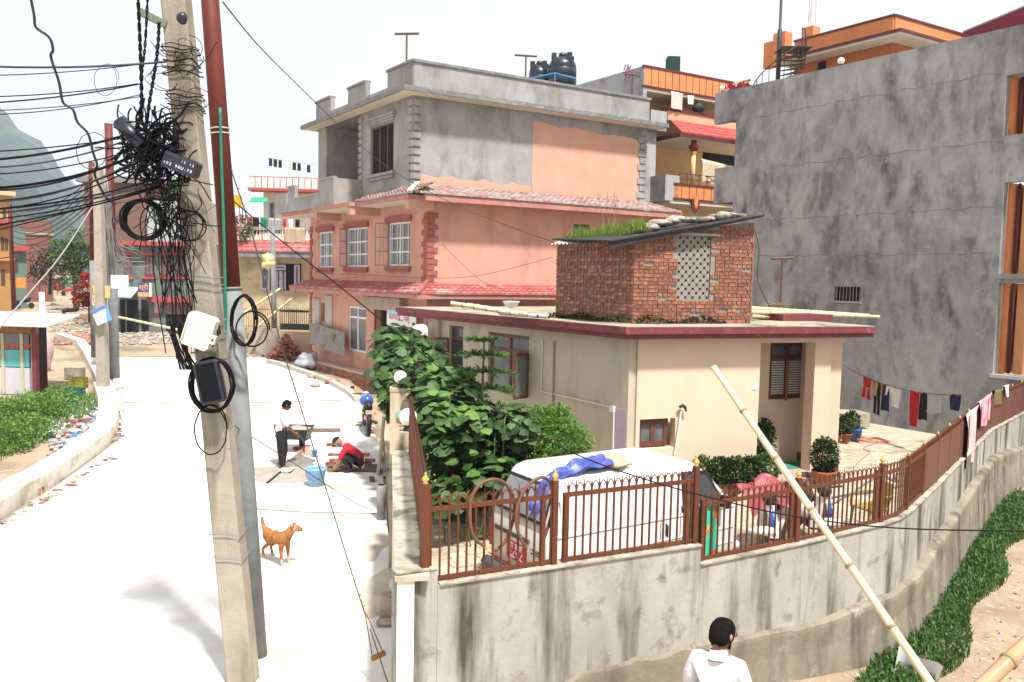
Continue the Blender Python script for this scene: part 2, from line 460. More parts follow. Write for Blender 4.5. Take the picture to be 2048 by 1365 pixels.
def window(parent, F, r, cols=2, rows=1, fm=None, gm=None, n=-.06, fw=.05, sub='pane', transom=None, back=True, dep=.05):
    """frame with its panes; the opening behind it is closed by a dark room"""
    u0, u1, z0, z1 = r; fm = fm or m_whiteframe; gm = gm or m_glass
    f = MB()
    f.fbox(F, u0, u0 + fw, n - dep, n, z0, z1); f.fbox(F, u1 - fw, u1, n - dep, n, z0, z1)
    f.fbox(F, u0 + fw, u1 - fw, n - dep, n, z0, z0 + fw); f.fbox(F, u0 + fw, u1 - fw, n - dep, n, z1 - fw, z1)
    zt = z1 - fw
    if transom:
        zt = z0 + (z1 - z0) * transom; f.fbox(F, u0 + fw, u1 - fw, n - dep, n, zt - fw / 2, zt + fw / 2)
    for c in range(1, cols):
        u = u0 + (u1 - u0) * c / cols; f.fbox(F, u - fw / 2, u + fw / 2, n - dep, n + .004, z0 + fw, z1 - fw)
    for q in range(1, rows):
        z = z0 + (zt - z0) * q / rows; f.fbox(F, u0 + fw, u1 - fw, n - dep, n - .004, z - fw * .4, z + fw * .4)
    w_ = obj('window', f, fm, parent)
    bands = [(z0 + fw, zt)] if not transom else [(z0 + fw, zt - fw / 2), (zt + fw / 2, z1 - fw)]
    for bi, (za, zb) in enumerate(bands):
        rr = rows if bi == 0 else 1
        for c in range(cols):
            ua = u0 + (u1 - u0) * c / cols; ub = u0 + (u1 - u0) * (c + 1) / cols
            for q in range(rr):
                z_a = za + (zb - za) * q / rr; z_b = za + (zb - za) * (q + 1) / rr
                p = MB(); p.fbox(F, ua + .004, ub - .004, n - dep * .7, n - dep * .5, z_a, z_b); obj(sub, p, gm, w_)
    if back:
        p = MB(); p.fbox(F, u0 - .02, u1 + .02, n - .5, n - .45, z0 - .02, z1 + .02); obj('dark_room', p, m_dark, w_)
    return w_
def tiles(F, u0, u1, n0, z0, n1, z1, rows=4, pitch=.25, hipl=0, hipr=0):
    """ribbed pantile slope from (n0,z0) at the wall down to (n1,z1); hip* slants the ends"""
    mb = MB(); nu = max(2, int((u1 - u0) / pitch * 6))
    for r in range(rows):
        def fn(a, b, r=r):
            t = (r + b) / rows; ua = u0 - hipl * t; ub = u1 + hipr * t
            u = ua + (ub - ua) * a
            lift = .035 * abs(sin(pi * u / pitch)) + .045 * (b)
            return F.P(u, n0 + (n1 - n0) * t, z0 + (z1 - z0) * t + lift)
        mb.sheet(fn, nu, 1)
        # the step at the bottom of the row
        def fs(a, b, r=r):
            t = (r + 1) / rows; ua = u0 - hipl * t; ub = u1 + hipr * t; u = ua + (ub - ua) * a
            return F.P(u, n0 + (n1 - n0) * t, z0 + (z1 - z0) * t + (.035 * abs(sin(pi * u / pitch)) + .045) * (1 - b))
        mb.sheet(fs, nu, 1)
    return mb
# ================================================================ pink three-storey house
m_pink = M('pink_plaster', (.50, .265, .20), (.57, .315, .245), 1.2, c3=(.44, .225, .17), s3=.7, st3=(1.5, 1.5, .6), bump=.08, bs=12)
m_peach = M('faded_peach', (.56, .30, .215), (.61, .35, .26), 1.5, c3=(.34, .30, .26), s3=1.6, st3=(2, 2, .4), lo3=.58, hi3=.8, bump=.08)
m_quoin = M('maroon_quoin', (.27, .08, .065), (.34, .115, .095), 4, bump=.1)
m_tile = M('red_pantile', (.30, .07, .065), (.42, .13, .12), 3, c3=(.36, .30, .27), s3=1.6, lo3=.52, hi3=.68, rough=.7)
m_tile2 = M('weathered_pantile', (.28, .11, .10), (.36, .22, .20), 4, c3=(.38, .35, .33), s3=3, lo3=.42, hi3=.6, rough=.8)
m_fascia = M('pink_fascia', (.36, .15, .13), (.48, .24, .20), 2, c3=(.12, .10, .09), s3=2.4, lo3=.6, hi3=.75)
m_soffit = M('pale_soffit', (.52, .46, .36), (.60, .54, .44), 2)
m_rust = M('rusty_sheet', (.28, .27, .25), (.38, .37, .35), 3, c3=(.20, .09, .05), s3=1.5, lo3=.56, hi3=.66, rough=.6)
c1 = at(854, 560, 27.0)
FL = Face(c1, A_); FR = Face(c1, BR)
LP = FL.uv(621, 500)[0]                       # length of the street face
RPL = FR.uv(1318, 420)[0] + .2
zb = .55
zc = FR.uv(853, 590)[1]                        # lower canopy
zr = FR.uv(853, 402)[1]                        # roof band above the first floor
ph = root('pink_house', 'three-storey pink house with red tiled bands and bare cement top storey', 'house', (c1.x, c1.y, zb))
# openings of the street face
W1 = FL.rect(637, 666, 464, 535); W2 = FL.rect(693, 735, 456, 534); W3 = FL.rect(777, 820, 445, 532)
GW = FL.rect(697, 732, 614, 704); GD = FL.rect(642, 651, 606, 643); SH = FL.rect(752, 800, 600, 690); SH = (SH[0], SH[1], zb, SH[3])
q = MB(); wall_holes(q, FL, 0, LP, zb - .6, zr, [W1, W2, W3, GW, GD, SH]); wall_holes(q, FR, .201, RPL, zb - .6, zr, [FR.rect(1147, 1183, 449, 475)])
obj('wall', q, m_pink, ph)
q = MB(); q.fbox(FL, LP - .2, LP, -9, -.2, zb - .6, zr); obj('wall', q, m_pink, ph)
q = MB(); q.fbox(FR, .3, RPL - .2, -8.8, -.3, zc - .2, zc); q.fbox(FR, .3, RPL - .2, -8.8, -.3, zr - .2, zr - .01); obj('floor_slab', q, m_cement2, ph)
for r in (W1, W2, W3):
    wv = window(ph, FL, (r[0] + .02, r[1], r[2], r[3]), 2 if r is W1 else 2, 3, m_whiteframe, m_glassgrey, n=-.05, fw=.06)
    g = MB()
    for k in range(4):
        u = r[0] + (r[1] - r[0]) * (.25 * k + .125); g.fbox(FL, u - .012, u + .012, -.06, -.035, r[2] + .05, r[3] - .06)
    obj('glazing_bar', g, m_whiteframe, wv)
    lw = MB(); lw.fbox(FL, r[0] - .14, r[1] + .14, 0, .10, r[3] + .05, r[3] + .19); lw.fbox(FL, r[0] - .10, r[1] + .10, 0, .07, r[3], r[3] + .048)
    obj('lintel', lw, m_quoin, ph)
    lw = MB(); lw.fbox(FL, r[0] - .12, r[1] + .12, 0, .12, r[2] - .13, r[2] - .02); lw.fbox(FL, r[0] - .09, r[1] + .09, 0, .09, r[2] - .2, r[2] - .132)
    obj('sill', lw, m_quoin, ph)
def open_grille(r, swing):
    g = MB(); h = FL.P(r[1], .02, 0); d = (FL.d * swing[0] + FL.n * swing[1]).normalized(); L = .46
    z0, z1 = r[2] + .02, r[3] - .02
    for t in (0, 1): g.tube([h + d * (L * t) + V(0, 0, z0), h + d * (L * t) + V(0, 0, z1)], .022, 5)
    for k in range(4):
        z = z0 + (z1 - z0) * k / 3; g.tube([h + V(0, 0, z), h + d * L + V(0, 0, z)], .018, 5)
    for t in (.33, .66): g.tube([h + d * (L * t) + V(0, 0, z0), h + d * (L * t) + V(0, 0, z1)], .01, 4)
    return obj('casement', g, M('grey_steel', (.22, .21, .2), rough=.5), ph, label='open steel grille casement')
open_grille(W3, (.15, 1)); open_grille(W2, (-.75, 1))
# quoins up the street corner, one block each
nz = 13
for k in range(nz):
    z0 = zc + .25 + (zr - .35 - zc - .25) * k / nz; z1 = z0 + (zr - .35 - zc - .25) / nz - .02
    la, lb = (.36, .24) if k % 2 else (.22, .36)
    q = MB(); q.fbox(FL, -.03, la, .0, .035, z0, z1); q.fbox(FR, .0, lb, .0, .036, z0 + .003, z1 - .003); obj('quoin', q, m_quoin, ph)
for k in range(22):
    z0 = zb + .3 + (zr - .4 - zb - .3) * k / 22; q = MB(); q.fbox(FL, LP - (.3 if k % 2 else .18), LP + .02, 0, .035, z0, z0 + .24); obj('quoin', q, m_quoin, ph)
# lower canopy with tiles, on both faces
OV = .75
q = MB(); q.fbox(FL, -OV, LP + .5, .0, OV, zc - .12, zc + .02); q.fbox(FR, -OV + .004, RPL + .3, .0, OV - .004, zc - .116, zc + .016); obj('canopy', q, m_fascia, ph)
obj('canopy_tiles', tiles(FL, 0, LP, .0, zc + .36, OV + .04, zc + .03, 3, .24, OV, .5), m_tile, ph, True)
obj('canopy_tiles', tiles(FR, 0, RPL, .0, zc + .36, OV + .04, zc + .03, 4, .24, OV, .3), m_tile, ph, True)
q = MB(); q.tube([FL.P(0, 0, zc + .42), FL.P(-OV, OV, zc + .08)], .09, 8); obj('hip_ridge', q, m_tile, ph, True)
# roof band above the first floor, stepped eaves carried by beams on the street face
OW = .95
q = MB(); q.fbox(FR, -.4, RPL + .35, .0, .7, zr - .05, zr + .14); obj('eaves', q, m_fascia, ph)
obj('roof_tiles', tiles(FR, -.1, RPL, -.95, zr + .62, .74, zr + .16, 6, .24, .5, .3), m_tile2, ph, True)
bay = [(-.45, LP * .34, OW), (LP * .34, LP * .68, OW + .25), (LP * .68, LP + .6, OW + .1)]
for i, (ua, ub, nn) in enumerate(bay):
    q = MB(); q.fbox(FL, ua + .002, ub, .0, nn, zr - .02, zr + .12)
    obj('eaves', q, m_fascia, ph)
    q = MB(); q.fbox(FL, ua + .03, ub - .03, .02, nn - .06, zr - .035, zr - .022); obj('soffit', q, m_soffit, ph)
    q = MB(); q.fbox(FL, ua + .05, ua + .30, .0, nn - .05, zr - .32, zr - .037); obj('beam', q, m_pink, ph)
    if i != 1: obj('roof_tiles', tiles(FL, ua, ub, -.1, zr + .58, nn + .03, zr + .13, 5, .24, .0 if i else .4, 0), m_tile2, ph, True)
q = MB(); q.beam(FL.P(0.9, -.1, zr + .66), FL.P(-.45, .9, zr + .2), .16, .1); obj('hip_ridge', q, m_soffit, ph)
# ---- top storey, bare cement with an unfinished peach patch
SB = 1.1
c2 = c1 + A_ * SB; c2.z = 0
FL2 = Face(c2, A_); FR2 = Face(c2, BR)
zt = FR2.uv(828, 190)[1] - .02                 # underside of the roof slab
R2L = FR2.uv(1292, 300)[0]
uq = FL2.uv(719, 300)[0]; ue = FL2.uv(652, 320)[0]; LT = FL2.uv(640, 280)[0]
TW = FL2.rect(741, 787, 250, 347)
q = MB(); wall_holes(q, FL2, 0, uq, zr + .1, zt, [TW]); wall_holes(q, FR2, .2, R2L, zr + .1, zt, [])
wall_holes(q, FL2, uq, ue, zr + .1, zt, [FL2.rect(694, 716, 288, 345, -1.5)], .2, -1.5)
q.fbox(FL2, uq - .2, uq - .003, -1.5, -.201, zr + .1, zt); q.fbox(FL2, ue - .02, ue + .85, -1.9, .0, zr + .1, zt)
q.fbox(FR2, R2L - .2, R2L - .003, -8, -.21, zr + .1, zt)
obj('upper_wall', q, m_cement2, ph, label='bare grey cement wall of the top storey')
pp = FR2.rect(1064, 1280, 258, 400)
# peach patch with a ragged edge: a skim of plaster a centimetre thick
def ragged(F, u0, u1, z0f, z1f, n, jag, steps, mat, name, parent, lab=None):
    mb = MB(); rnd = random.Random(5); top = []; bot = []
    for i in range(steps + 1):
        u = u0 + (u1 - u0) * i / steps
        bot.append((u, z0f(u))); top.append((u, z1f(u) + rnd.uniform(-jag, jag)))
    left = [(u0 + rnd.uniform(-jag, jag) * .6, bot[0][1] + (top[0][1] - bot[0][1]) * k / 8) for k in range(1, 8)]
    pts = bot + top[::-1] + left[::-1]
    mb.prism([F.P(u, .0, z) for u, z in pts], F.n * n)
    return obj(name, mb, mat, parent, label=lab)
ragged(FR2, pp[0], R2L - .35, lambda u: zr + .55, lambda u: pp[3] - .03 * (u - pp[0]) + .03 * sin(3 * u), .012, .03, 26, m_peach, 'plaster_patch', ph, 'peach painted patch on the cement wall')
ragged(FR2, .25, pp[0] - .03, lambda u: zr + .45, lambda u: zr + .92 + .05 * sin(5 * u), .010, .05, 18, m_peach, 'plaster_patch', ph, 'low peach strip above the tiles')
window(ph, FL2, TW, 3, 1, M('rosewood', (.16, .07, .055), rough=.6), m_dark, n=-.08, fw=.05)
r2 = FL2.rect(694, 716, 288, 345, -1.5); FLr = FL2.moved(-1.5)
window(ph, FLr, r2, 2, 1, M('rosewood', (.16, .07, .055)), m_dark, n=-.08, fw=.05)
for F_, r in ((FL2, TW), (FLr, r2)):
    q = MB()
    for k, (a, b) in enumerate(((.10, .06), (.16, .10), (.22, .14))): q.fbox(F_, r[0] - a, r[1] + a, 0, b, r[3] + .05 + .085 * k, r[3] + .05 + .085 * (k + 1) - .004)
    obj('lintel', q, m_cement2, ph)
    q = MB()
    for k, (a, b) in enumerate(((.18, .14), (.10, .08))): q.fbox(F_, r[0] - a, r[1] + a, 0, b, r[2] - .11 - .11 * k, r[2] - .01 - .11 * k)
    obj('sill', q, m_cement2, ph)
nq = 11
for k in range(nq):
    z0 = zr + .55 + (zt - zr - .6) * k / nq; z1 = z0 + (zt - zr - .6) / nq * .72
    for F_, uu, s_ in ((FL2, 0, 1), (FL2, uq, -1)):
        q = MB(); q.fbox(F_, min(uu, uu + s_ * .3), max(uu, uu + s_ * .3), .0, .05, z0, z1)
        if uu == 0: q.fbox(FR2, .0, .28, .0, .049, z0 + .002, z1 - .002)
        obj('quoin', q, m_cement2, ph)
    q = MB(); q.fbox(FR2, R2L - (.42 if k % 2 else .30), R2L + .012, 0, .05, z0, z1 + .02); obj('quoin', q, m_cement2, ph)
# roof slab and battlemented parapet
OS = .62
m_slab = M('weathered_slab', (.13, .135, .135), (.24, .24, .235), 3, c3=(.45, .45, .43), s3=5, st3=(1, 1, 3), lo3=.6, hi3=.68)
q = MB()
s0 = FL2.P(-OS, OS, 0) ; 
pl = [FL2.P(0, 0, 0) + FL2.n * OS + FR2.n * OS, FL2.P(LT + .6, OS, 0), FL2.P(LT + .6, -8, 0), FR2.P(R2L + .6, -6, 0), FR2.P(R2L + .6, OS, 0)]
q.prism([p + V(0, 0, zt) for p in pl], (0, 0, .16)); obj('roof_slab', q, m_slab, ph)
q = MB(); q.prism([p + V(0, 0, zt - .012) for p in [FL2.P(0, 0, 0) + FL2.n * (OS - .06) + FR2.n * (OS - .06), FL2.P(LT + .5, OS - .06, 0), FL2.P(LT + .5, .05, 0), FL2.P(-.05, .05, 0), FR2.P(R2L + .5, .05, 0), FR2.P(R2L + .5, OS - .06, 0)]], (0, 0, .01)); obj('soffit', q, m_soffit, ph)
zp = zt + .16
PT = FR2.uv(818, 120, -.05)[1]
q = MB(); q.fbox(FR2, .0, R2L + .1, -.15, .02, zp, PT - .05)
for a, b, hi in ((0, FL2.uv(776, 160)[0], 1), (FL2.uv(776, 160)[0], FL2.uv(733, 170)[0], 0), (FL2.uv(733, 170)[0], FL2.uv(697, 190)[0], 1), (FL2.uv(697, 190)[0], FL2.uv(663, 200)[0], 0), (FL2.uv(663, 210)[0], FL2.uv(633, 210)[0], 1)):
    q.fbox(FL2, a + .01, b - .01, -.15, .025, zp, (PT - .05) if hi else zp + (PT - zp) * .42)
obj('parapet', q, m_cement2, ph)
q = MB(); q.fbox(FR2, -.05, R2L + .16, -.2, .07, PT - .05, PT + .04)
for a, b in ((0, FL2.uv(776, 160)[0]), (FL2.uv(733, 170)[0], FL2.uv(697, 190)[0]), (FL2.uv(663, 210)[0], FL2.uv(633, 210)[0])): q.fbox(FL2, a + .06, b + .03, -.2, .07, PT - .048, PT + .038)
obj('coping', q, m_slab, ph)
# balcony parapet of the top storey standing on the eaves
bz = zr + .12
q = MB()
bp = [(uq - .15, FL2.uv(692, 370)[0], 1.0), (FL2.uv(692, 370)[0], FL2.uv(641, 380)[0], .5), (FL2.uv(641, 380)[0], FL2.uv(626, 380)[0], 1.0)]
for a, b, h in bp: q.fbox(FL2, a, b, OW + .02, OW + .14, bz, bz + h)
q.fbox(FL2, bp[0][0], bp[0][0] + .14, -.2, OW + .02, bz, bz + 1.0)
obj('balcony_parapet', q, m_cement2, ph)
q = MB()
for a, b, h in bp: q.fbox(FL2, a + .01, b - .01, OW - .02, OW + .18, bz + h, bz + h + .06)
obj('coping', q, m_cement2, ph)
q = MB(); e0 = LP - SB + .2; q.fbox(FL2, e0, e0 + 1.3, OW - .1, OW + .04, bz, bz + .85); q.fbox(FL2, e0 - 1.2, e0, OW - .09, OW + .03, bz, bz + .4); obj('balcony_parapet', q, m_cement2, ph)
# ground floor bits: boards, shutter box, window, plinth
wv = window(ph, FL, GW, 2, 1, m_whiteframe, m_glassgrey, n=-.04, fw=.07, transom=.76)
q = MB(); q.fbox(FL, GD[0] - .02, GD[1] + .02, -.5, -.45, GD[2], GD[3]); obj('dark_room', q, m_dark, ph)
m_board = M('old_board', (.36, .32, .28), (.46, .42, .37), 4, st=(3, 3, .5), c3=(.2, .1, .06), s3=2, lo3=.62, hi3=.7)
r = FL.rect(626, 641, 598, 648); q = MB(); q.fbox(FL, r[0], r[1], .0, .05, r[2], r[3]); obj('board', q, m_board, ph)
r = FL.rect(652, 666, 592, 654); q = MB(); q.fbox(FL, r[0], r[1], .0, .05, r[2], r[3]); obj('board', q, m_board, ph)
r = FL.rect(735, 812, 594, 620); q = MB(); q.fbox(FL, r[0] - .1, r[1], .0, .3, r[2], r[3] - .02)
obj('shutter_box', q, M('shutter_box_paint', (.30, .22, .16), (.4, .32, .24), 3), ph)
q = MB(); q.fbox(FL, SH[0] - .02, SH[1] + .02, -.45, -.4, SH[2], SH[3]); obj('doorway', q, m_dark, ph)
for a in (SH[0] - .09, SH[1]):
    q = MB(); q.fbox(FL, a, a + .09, -.02, .05, SH[2], SH[3]); obj('door_jamb', q, m_quoin, ph)
# water tanks, antennas
m_tank = M('black_tank_plastic', (.018, .022, .03), rough=.35, spec=.5)
def water_tank(pos, R, h, label):
    prof = [(R * .98, 0)]
    for k in range(6):
        z = h * .8 * k / 6; prof += [(R, z + .01), (R, z + h * .8 / 6 * .78), (R * .965, z + h * .8 / 6 * .86), (R * .965, z + h * .8 / 6 * .96)]
    prof += [(R * .99, h * .81), (R * .9, h * .88), (R * .5, h * .95), (R * .25, h * .97)]
    t = root('water_tank', label, 'water tank', pos, 'black rooftop water tanks')
    q = MB(); q.lathe(prof, pos, 24); obj('body', q, m_tank, t, True)
    q = MB(); q.lathe([(R * .3, h * .95), (R * .3, h * 1.02), (R * .05, h * 1.04)], pos, 16); obj('lid', q, m_tank, t, True)
    for k in range(4):
        a = k * pi / 2 + .6; q = MB(); c = Vector(pos) + V(cos(a) * R * .78, sin(a) * R * .78, h * .93); q.obox(c, (.1, 0, 0), (0, .1, 0), (0, 0, h * .07)); obj('lug', q, m_tank, t)
def roof_at(px, py, dpt): p = at(px, py, dpt); return p
tb = at(1124, 182, 33.5); water_tank((tb.x, tb.y, zp + .15), .56, at(1124, 108, 33.5).z - zp - .2, 'larger black ribbed water tank behind the blue rail')
tb = at(1078, 182, 34.2); water_tank((tb.x, tb.y, zp + .05), .44, at(1078, 124, 34.2).z - zp - .1, 'smaller black ribbed water tank beside the larger one')
m_blue = M('blue_rail_paint', (.05, .22, .5), rough=.5)
q = MB(); ra = [at(1058, 158, 33.0), at(1110, 147, 32.6), at(1152, 158, 33)]
q.tube(ra, .03, 5)
for p in ra: q.tube([p, V(p.x, p.y, zp)], .025, 5)
one('tank_rail', q, m_blue, 'thin blue pipe rail in front of the black water tanks', 'rail')
m_antenna = M('rusty_antenna', (.12, .075, .06), rough=.7)
def antenna(px, py0, py1, dpt, halfw, label, ang=.5):
    a = at(px, py0, dpt); b = at(px, py1, dpt); q = MB()
    q.tube([a, V(a.x, a.y, b.z)], .035, 6)
    d = (BR * cos(ang) + A_ * sin(ang)); 
    t = root('roof_pole', label, 'pole', (a.x, a.y, a.z), 'T-shaped iron poles on roofs')
    obj('mast', q, m_antenna, t)
    q = MB(); e = V(a.x, a.y, b.z); q.tube([e - d * halfw + V(0, 0, -.02), e + d * halfw + V(0, 0, .02)], .04, 6); obj('crossbar', q, m_antenna, t)
antenna(813, 122, 68, 28.5, .42, 'T-shaped iron pole at the parapet corner of the pink house', 2.3)
antenna(1051, 155, 112, 33, .45, 'T-shaped iron pole beside the black water tanks', -.2)
# the leaning rusty sheet, sign board, rice sack, brick heap
q = MB(); cs = [FL.P(*FL.uv(621, 645), 0), ]
def sheet_corr(P00, P10, P01, n, amp, waves, thick=.0):
    mb = MB(); nn = (P10 - P00).cross(P01 - P00).normalized()
    mb.sheet(lambda a, b: P00 + (P10 - P00) * a + (P01 - P00) * b + nn * (amp * sin(2 * pi * waves * b)), 4, waves * 6)
    return mb
def FP(F, px, py, n): u, z = F.uv(px, py, n); return F.P(u, n, z)
one('corrugated_sheet', sheet_corr(FP(FL, 621, 645, .25), FP(FL, 689, 665, .25), FP(FL, 620, 688, .45), 0, .025, 12), m_rust, 'rusty corrugated iron sheet leaning on the pink wall', 'metal sheet')
sg = root('shop_sign', 'white shop signboard with red curved lettering and a black heart', 'sign', FP(FL, 803, 658, .32))
u0, u1, z0, z1 = FL.rect(774, 832, 622, 658, .32)
q = MB(); q.fbox(FL, u0, u1, .30, .33, z0, z1); obj('board', q, M('sign_white', (.72, .72, .70), (.62, .68, .72), 2), sg)
q = MB(); q.fbox(FL, u0 + .01, u1 - .01, .331, .334, z1 - .16, z1 - .01); obj('sky_band', q, M('sign_sky', (.35, .55, .68)), sg)
m_redink = M('red_ink', (.55, .08, .10)); m_blackink = M('black_ink', (.02, .02, .02))
for k, ch in enumerate('काठमाडौं मासु'.split()):
    um = u0 + (u1 - u0) * (.72 - .42 * k); text_mesh('lettering', ch, .26, m_redink, sg, FL.P(um, .337, z1 - .24 - (.03 if k else 0)), -FL.d, V(0, 0, 1) )
text_mesh('lettering', 'फोन ९८४१', .09, m_blackink, sg, FL.P((u0 + u1) / 2, .337, z0 + .28), -FL.d, V(0, 0, 1))
hb = MB(); hc = FL.P(u0 + .13, .336, z0 + .17); hx = -FL.d
hp = [(-.0, -.12), (.1, 0), (.1, .06), (.05, .09), (0, .05), (-.05, .09), (-.1, .06), (-.1, 0)]
hb.prism([hc + hx * a + V(0, 0, b) for a, b in hp], FL.n * .004); obj('heart_mark', hb, m_blackink, sg)
# brick plinth and kerb along the pink house
m_brick = M('brick', (.20, .07, .042), (.34, .135, .08), 6, rough=.9, bump=.3, bs=40, objvar=.35, c3=(.33, .27, .23), s3=5, lo3=.54, hi3=.68)
m_mortar = M('mortar', (.19, .175, .155), (.28, .26, .235), 8, bump=.3, bs=30, c3=(.15, .14, .12), s3=1.5)
pl_ = root('brick_plinth', 'low brick plinth with plastered top along the foot of the pink house', 'plinth', (FL.P(2, 1, 0).x, FL.P(2, 1, 0).y, .6))
pu0, pu1 = .2, FL.uv(632, 735)[0]
q = MB(); q.fbox(FL, pu0, pu1, .02, .55, .3, 1.02); obj('core', q, m_mortar, pl_)
q = MB(); q.fbox(FL, pu0 - .02, pu1 + .02, .0, .58, 1.022, 1.07); obj('plaster_top', q, M('pink_top', (.46, .32, .26), (.55, .42, .36), 3), pl_)
bk = MB(); bk.fbox(FL, -.11, .11, -.02, .03, 0, .07); bm_ = obj('brick', bk, m_brick, pl_); bme = bm_.data; bpy.data.objects.remove(bm_)
bk = MB(); bk.fbox(Face((0, 0), FL.d, FL.n), -.115, .115, 0, .03, 0, .065); tmpo = obj('b', bk, m_brick); brick_me = tmpo.data; bpy.data.objects.remove(tmpo)
for rr in range(7):
    z = .52 + rr * .072; u = pu0 + .12 + (.12 if rr % 2 else 0)
    while u < pu1 - .1:
        share('brick', brick_me, pl_, FL.P(u, .552, z)); u += .245
kerb = MB(); kp = [G(716, 806), G(700, 790), G(660, 768), G(612, 750), G(560, 733), G(537, 727)]
for a, b in zip(kp[:-1], kp[1:]): kerb.beam(a + V(0, 0, .05), b + V(0, 0, .05), .22, .24)
setting('kerb', kerb, M('kerb_cement', (.38, .35, .3), (.5, .46, .4), 3, bump=.3))
# ================================================================ cream bungalow
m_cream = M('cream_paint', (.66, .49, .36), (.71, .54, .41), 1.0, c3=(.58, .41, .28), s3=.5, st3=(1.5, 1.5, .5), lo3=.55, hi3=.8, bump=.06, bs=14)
m_creamShade = M('cream_paint_shaded', (.46, .40, .31), (.52, .46, .36), 1.0, c3=(.36, .30, .22), s3=.6, st3=(1.5, 1.5, .5), bump=.06, bs=14)  # darker copy of the cream: the left face's shade is put into the colour
m_maroon = M('maroon_fascia', (.14, .030, .038), (.20, .05, .055), 3, rough=.6, c3=(.26, .13, .12), s3=6, lo3=.62, hi3=.7)
m_lilac = M('lilac_paint', (.45, .33, .42), (.50, .38, .46), 2)
m_pvc = M('white_conduit', (.66, .66, .62), rough=.5)
cc = at(1256, 800, 16.7)
CL = Face(cc, A_); CR = Face(cc, V(.93, .36, 0))
zs = CL.uv(1256, 676)[1]                       # underside of slab
CLL = CL.uv(868, 690)[0]; CRL = CR.uv(1686, 760)[0]
ch = root('cream_bungalow', 'single-storey cream bungalow with maroon slab edge and recessed porch', 'house', (cc.x, cc.y, YZ))
BW = (lambda a, b: (min(a[0], b[0]), max(a[0], b[0]), b[1], a[1]))(CL.uv(977, 664), CL.uv(1056, 800)); BW = (BW[0], BW[1], CL.uv(1057, 797)[1], CL.uv(1057, 673)[1])
SW = CL.rect(898, 926, 652, 758)
q = MB(); wall_holes(q, CL, 0, CLL, 0, zs, [BW, SW]); obj('wall', q, m_creamShade, ch)
LW = CR.rect(1279, 1350, 838, 897)
uA, uB, uC = CR.uv(1519, 760)[0], CR.uv(1612, 760)[0], CR.uv(1662, 760)[0]
zpt = CR.uv(1570, 686)[1]
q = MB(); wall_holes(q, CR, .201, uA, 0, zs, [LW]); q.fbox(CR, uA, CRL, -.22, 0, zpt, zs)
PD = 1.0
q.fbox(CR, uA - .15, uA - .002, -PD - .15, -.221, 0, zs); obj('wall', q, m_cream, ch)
q = MB(); PW = CR.rect(1539, 1611, 686, 798, -PD); wall_holes(q, CR, uA, CRL + .02, 0, zs, [PW], .2, -PD); obj('porch_back_wall', q, m_cream, ch)
q = MB(); q.fbox(CR, CR.uv(1628, 760)[0], uC - .02, -.30, .004, 0, zpt); obj('porch_column', q, m_cream, ch)
q = MB(); q.fbox(CR, uC, CRL, -PD + .002, -.06, .3, zs); obj('wall', q, M('cream_bright', (.62, .46, .32), (.66, .5, .37), 2), ch)
q = MB(); q.fbox(CR, uC - .01, CRL + .03, -PD, -.03, YZ - .1, .62); obj('red_plinth', q, m_maroon, ch)
q = MB(); q.fbox(CR, uA - .3, uC + .05, -PD, .55, YZ - .1, YZ + .18); obj('porch_step', q, M('porch_cement', (.36, .26, .22), (.42, .32, .27), 2), ch)
# flat roof slab with a two-step maroon edge
OVH = .42
def slab_poly(o): return [CL.P(0, 0, 0) + (CL.n + CR.n) * o * .8, CR.P(CR.uv(1724, 660)[0], o, 0), CR.P(CR.uv(1724, 660)[0], -9, 0), CL.P(CLL + 1.6, -6, 0), CL.P(CLL + 1.6, o, 0)]
q = MB(); q.prism([p + V(0, 0, zs) for p in slab_poly(OVH - .06)], (0, 0, .10)); obj('slab_edge', q, m_maroon, ch)
q = MB(); q.prism([p + V(0, 0, zs + .1) for p in slab_poly(OVH)], (0, 0, .14)); obj('slab_edge', q, m_maroon, ch)
ZR = zs + .25
m_rooftop = M('old_roof_cement', (.30, .27, .21), (.42, .37, .29), 1.5, c3=(.16, .15, .10), s3=1.2, c4=(.12, .15, .05), s4=3, lo4=.58, hi4=.68)
q = MB(); q.prism([p + V(0, 0, zs + .242) for p in slab_poly(OVH - .04)], (0, 0, .012)); obj('roof_top', q, m_rooftop, ch)
# second, higher slab edge at the back right
q = MB(); ub = CR.uv(1742, 640)[0]; q.fbox(CR, uB + .6, ub + .35, -3.0, -1.6, zs + .255, zs + .42); obj('back_slab', q, m_maroon, ch)
# windows
wd = window(ch, CL, BW, 2, 1, m_wood, m_glassgrey, n=-.07, fw=.09, transom=.72)
bars = MB()
for k in range(12):
    z = BW[2] + .12 + (BW[3] - BW[2]) * .62 * k / 12; bars.fbox(CL, BW[0] + .1, BW[1] - .1, -.2, -.18, z, z + .03)
obj('louvre', bars, m_shade, wd, kind='stuff')
q = MB(); hg = CL.P(BW[0], .03, 0); dd = (CL.n * .8 - CL.d * .25).normalized(); hh = (BW[3] - BW[2]) * .72
def casement(mb, h, d, L, z0, z1, w=.07, t=.04):
    mb.beam(h + V(0, 0, z0), h + V(0, 0, z1), t, w, d); mb.beam(h + d * L + V(0, 0, z0), h + d * L + V(0, 0, z1), t, w, d)
    mb.beam(h + V(0, 0, z0), h + d * L + V(0, 0, z0), t, w); mb.beam(h + V(0, 0, z1), h + d * L + V(0, 0, z1), t, w)
casement(q, hg, dd, .5, BW[2] + .05, BW[2] + hh); cs_ = obj('casement', q, m_wood, ch)
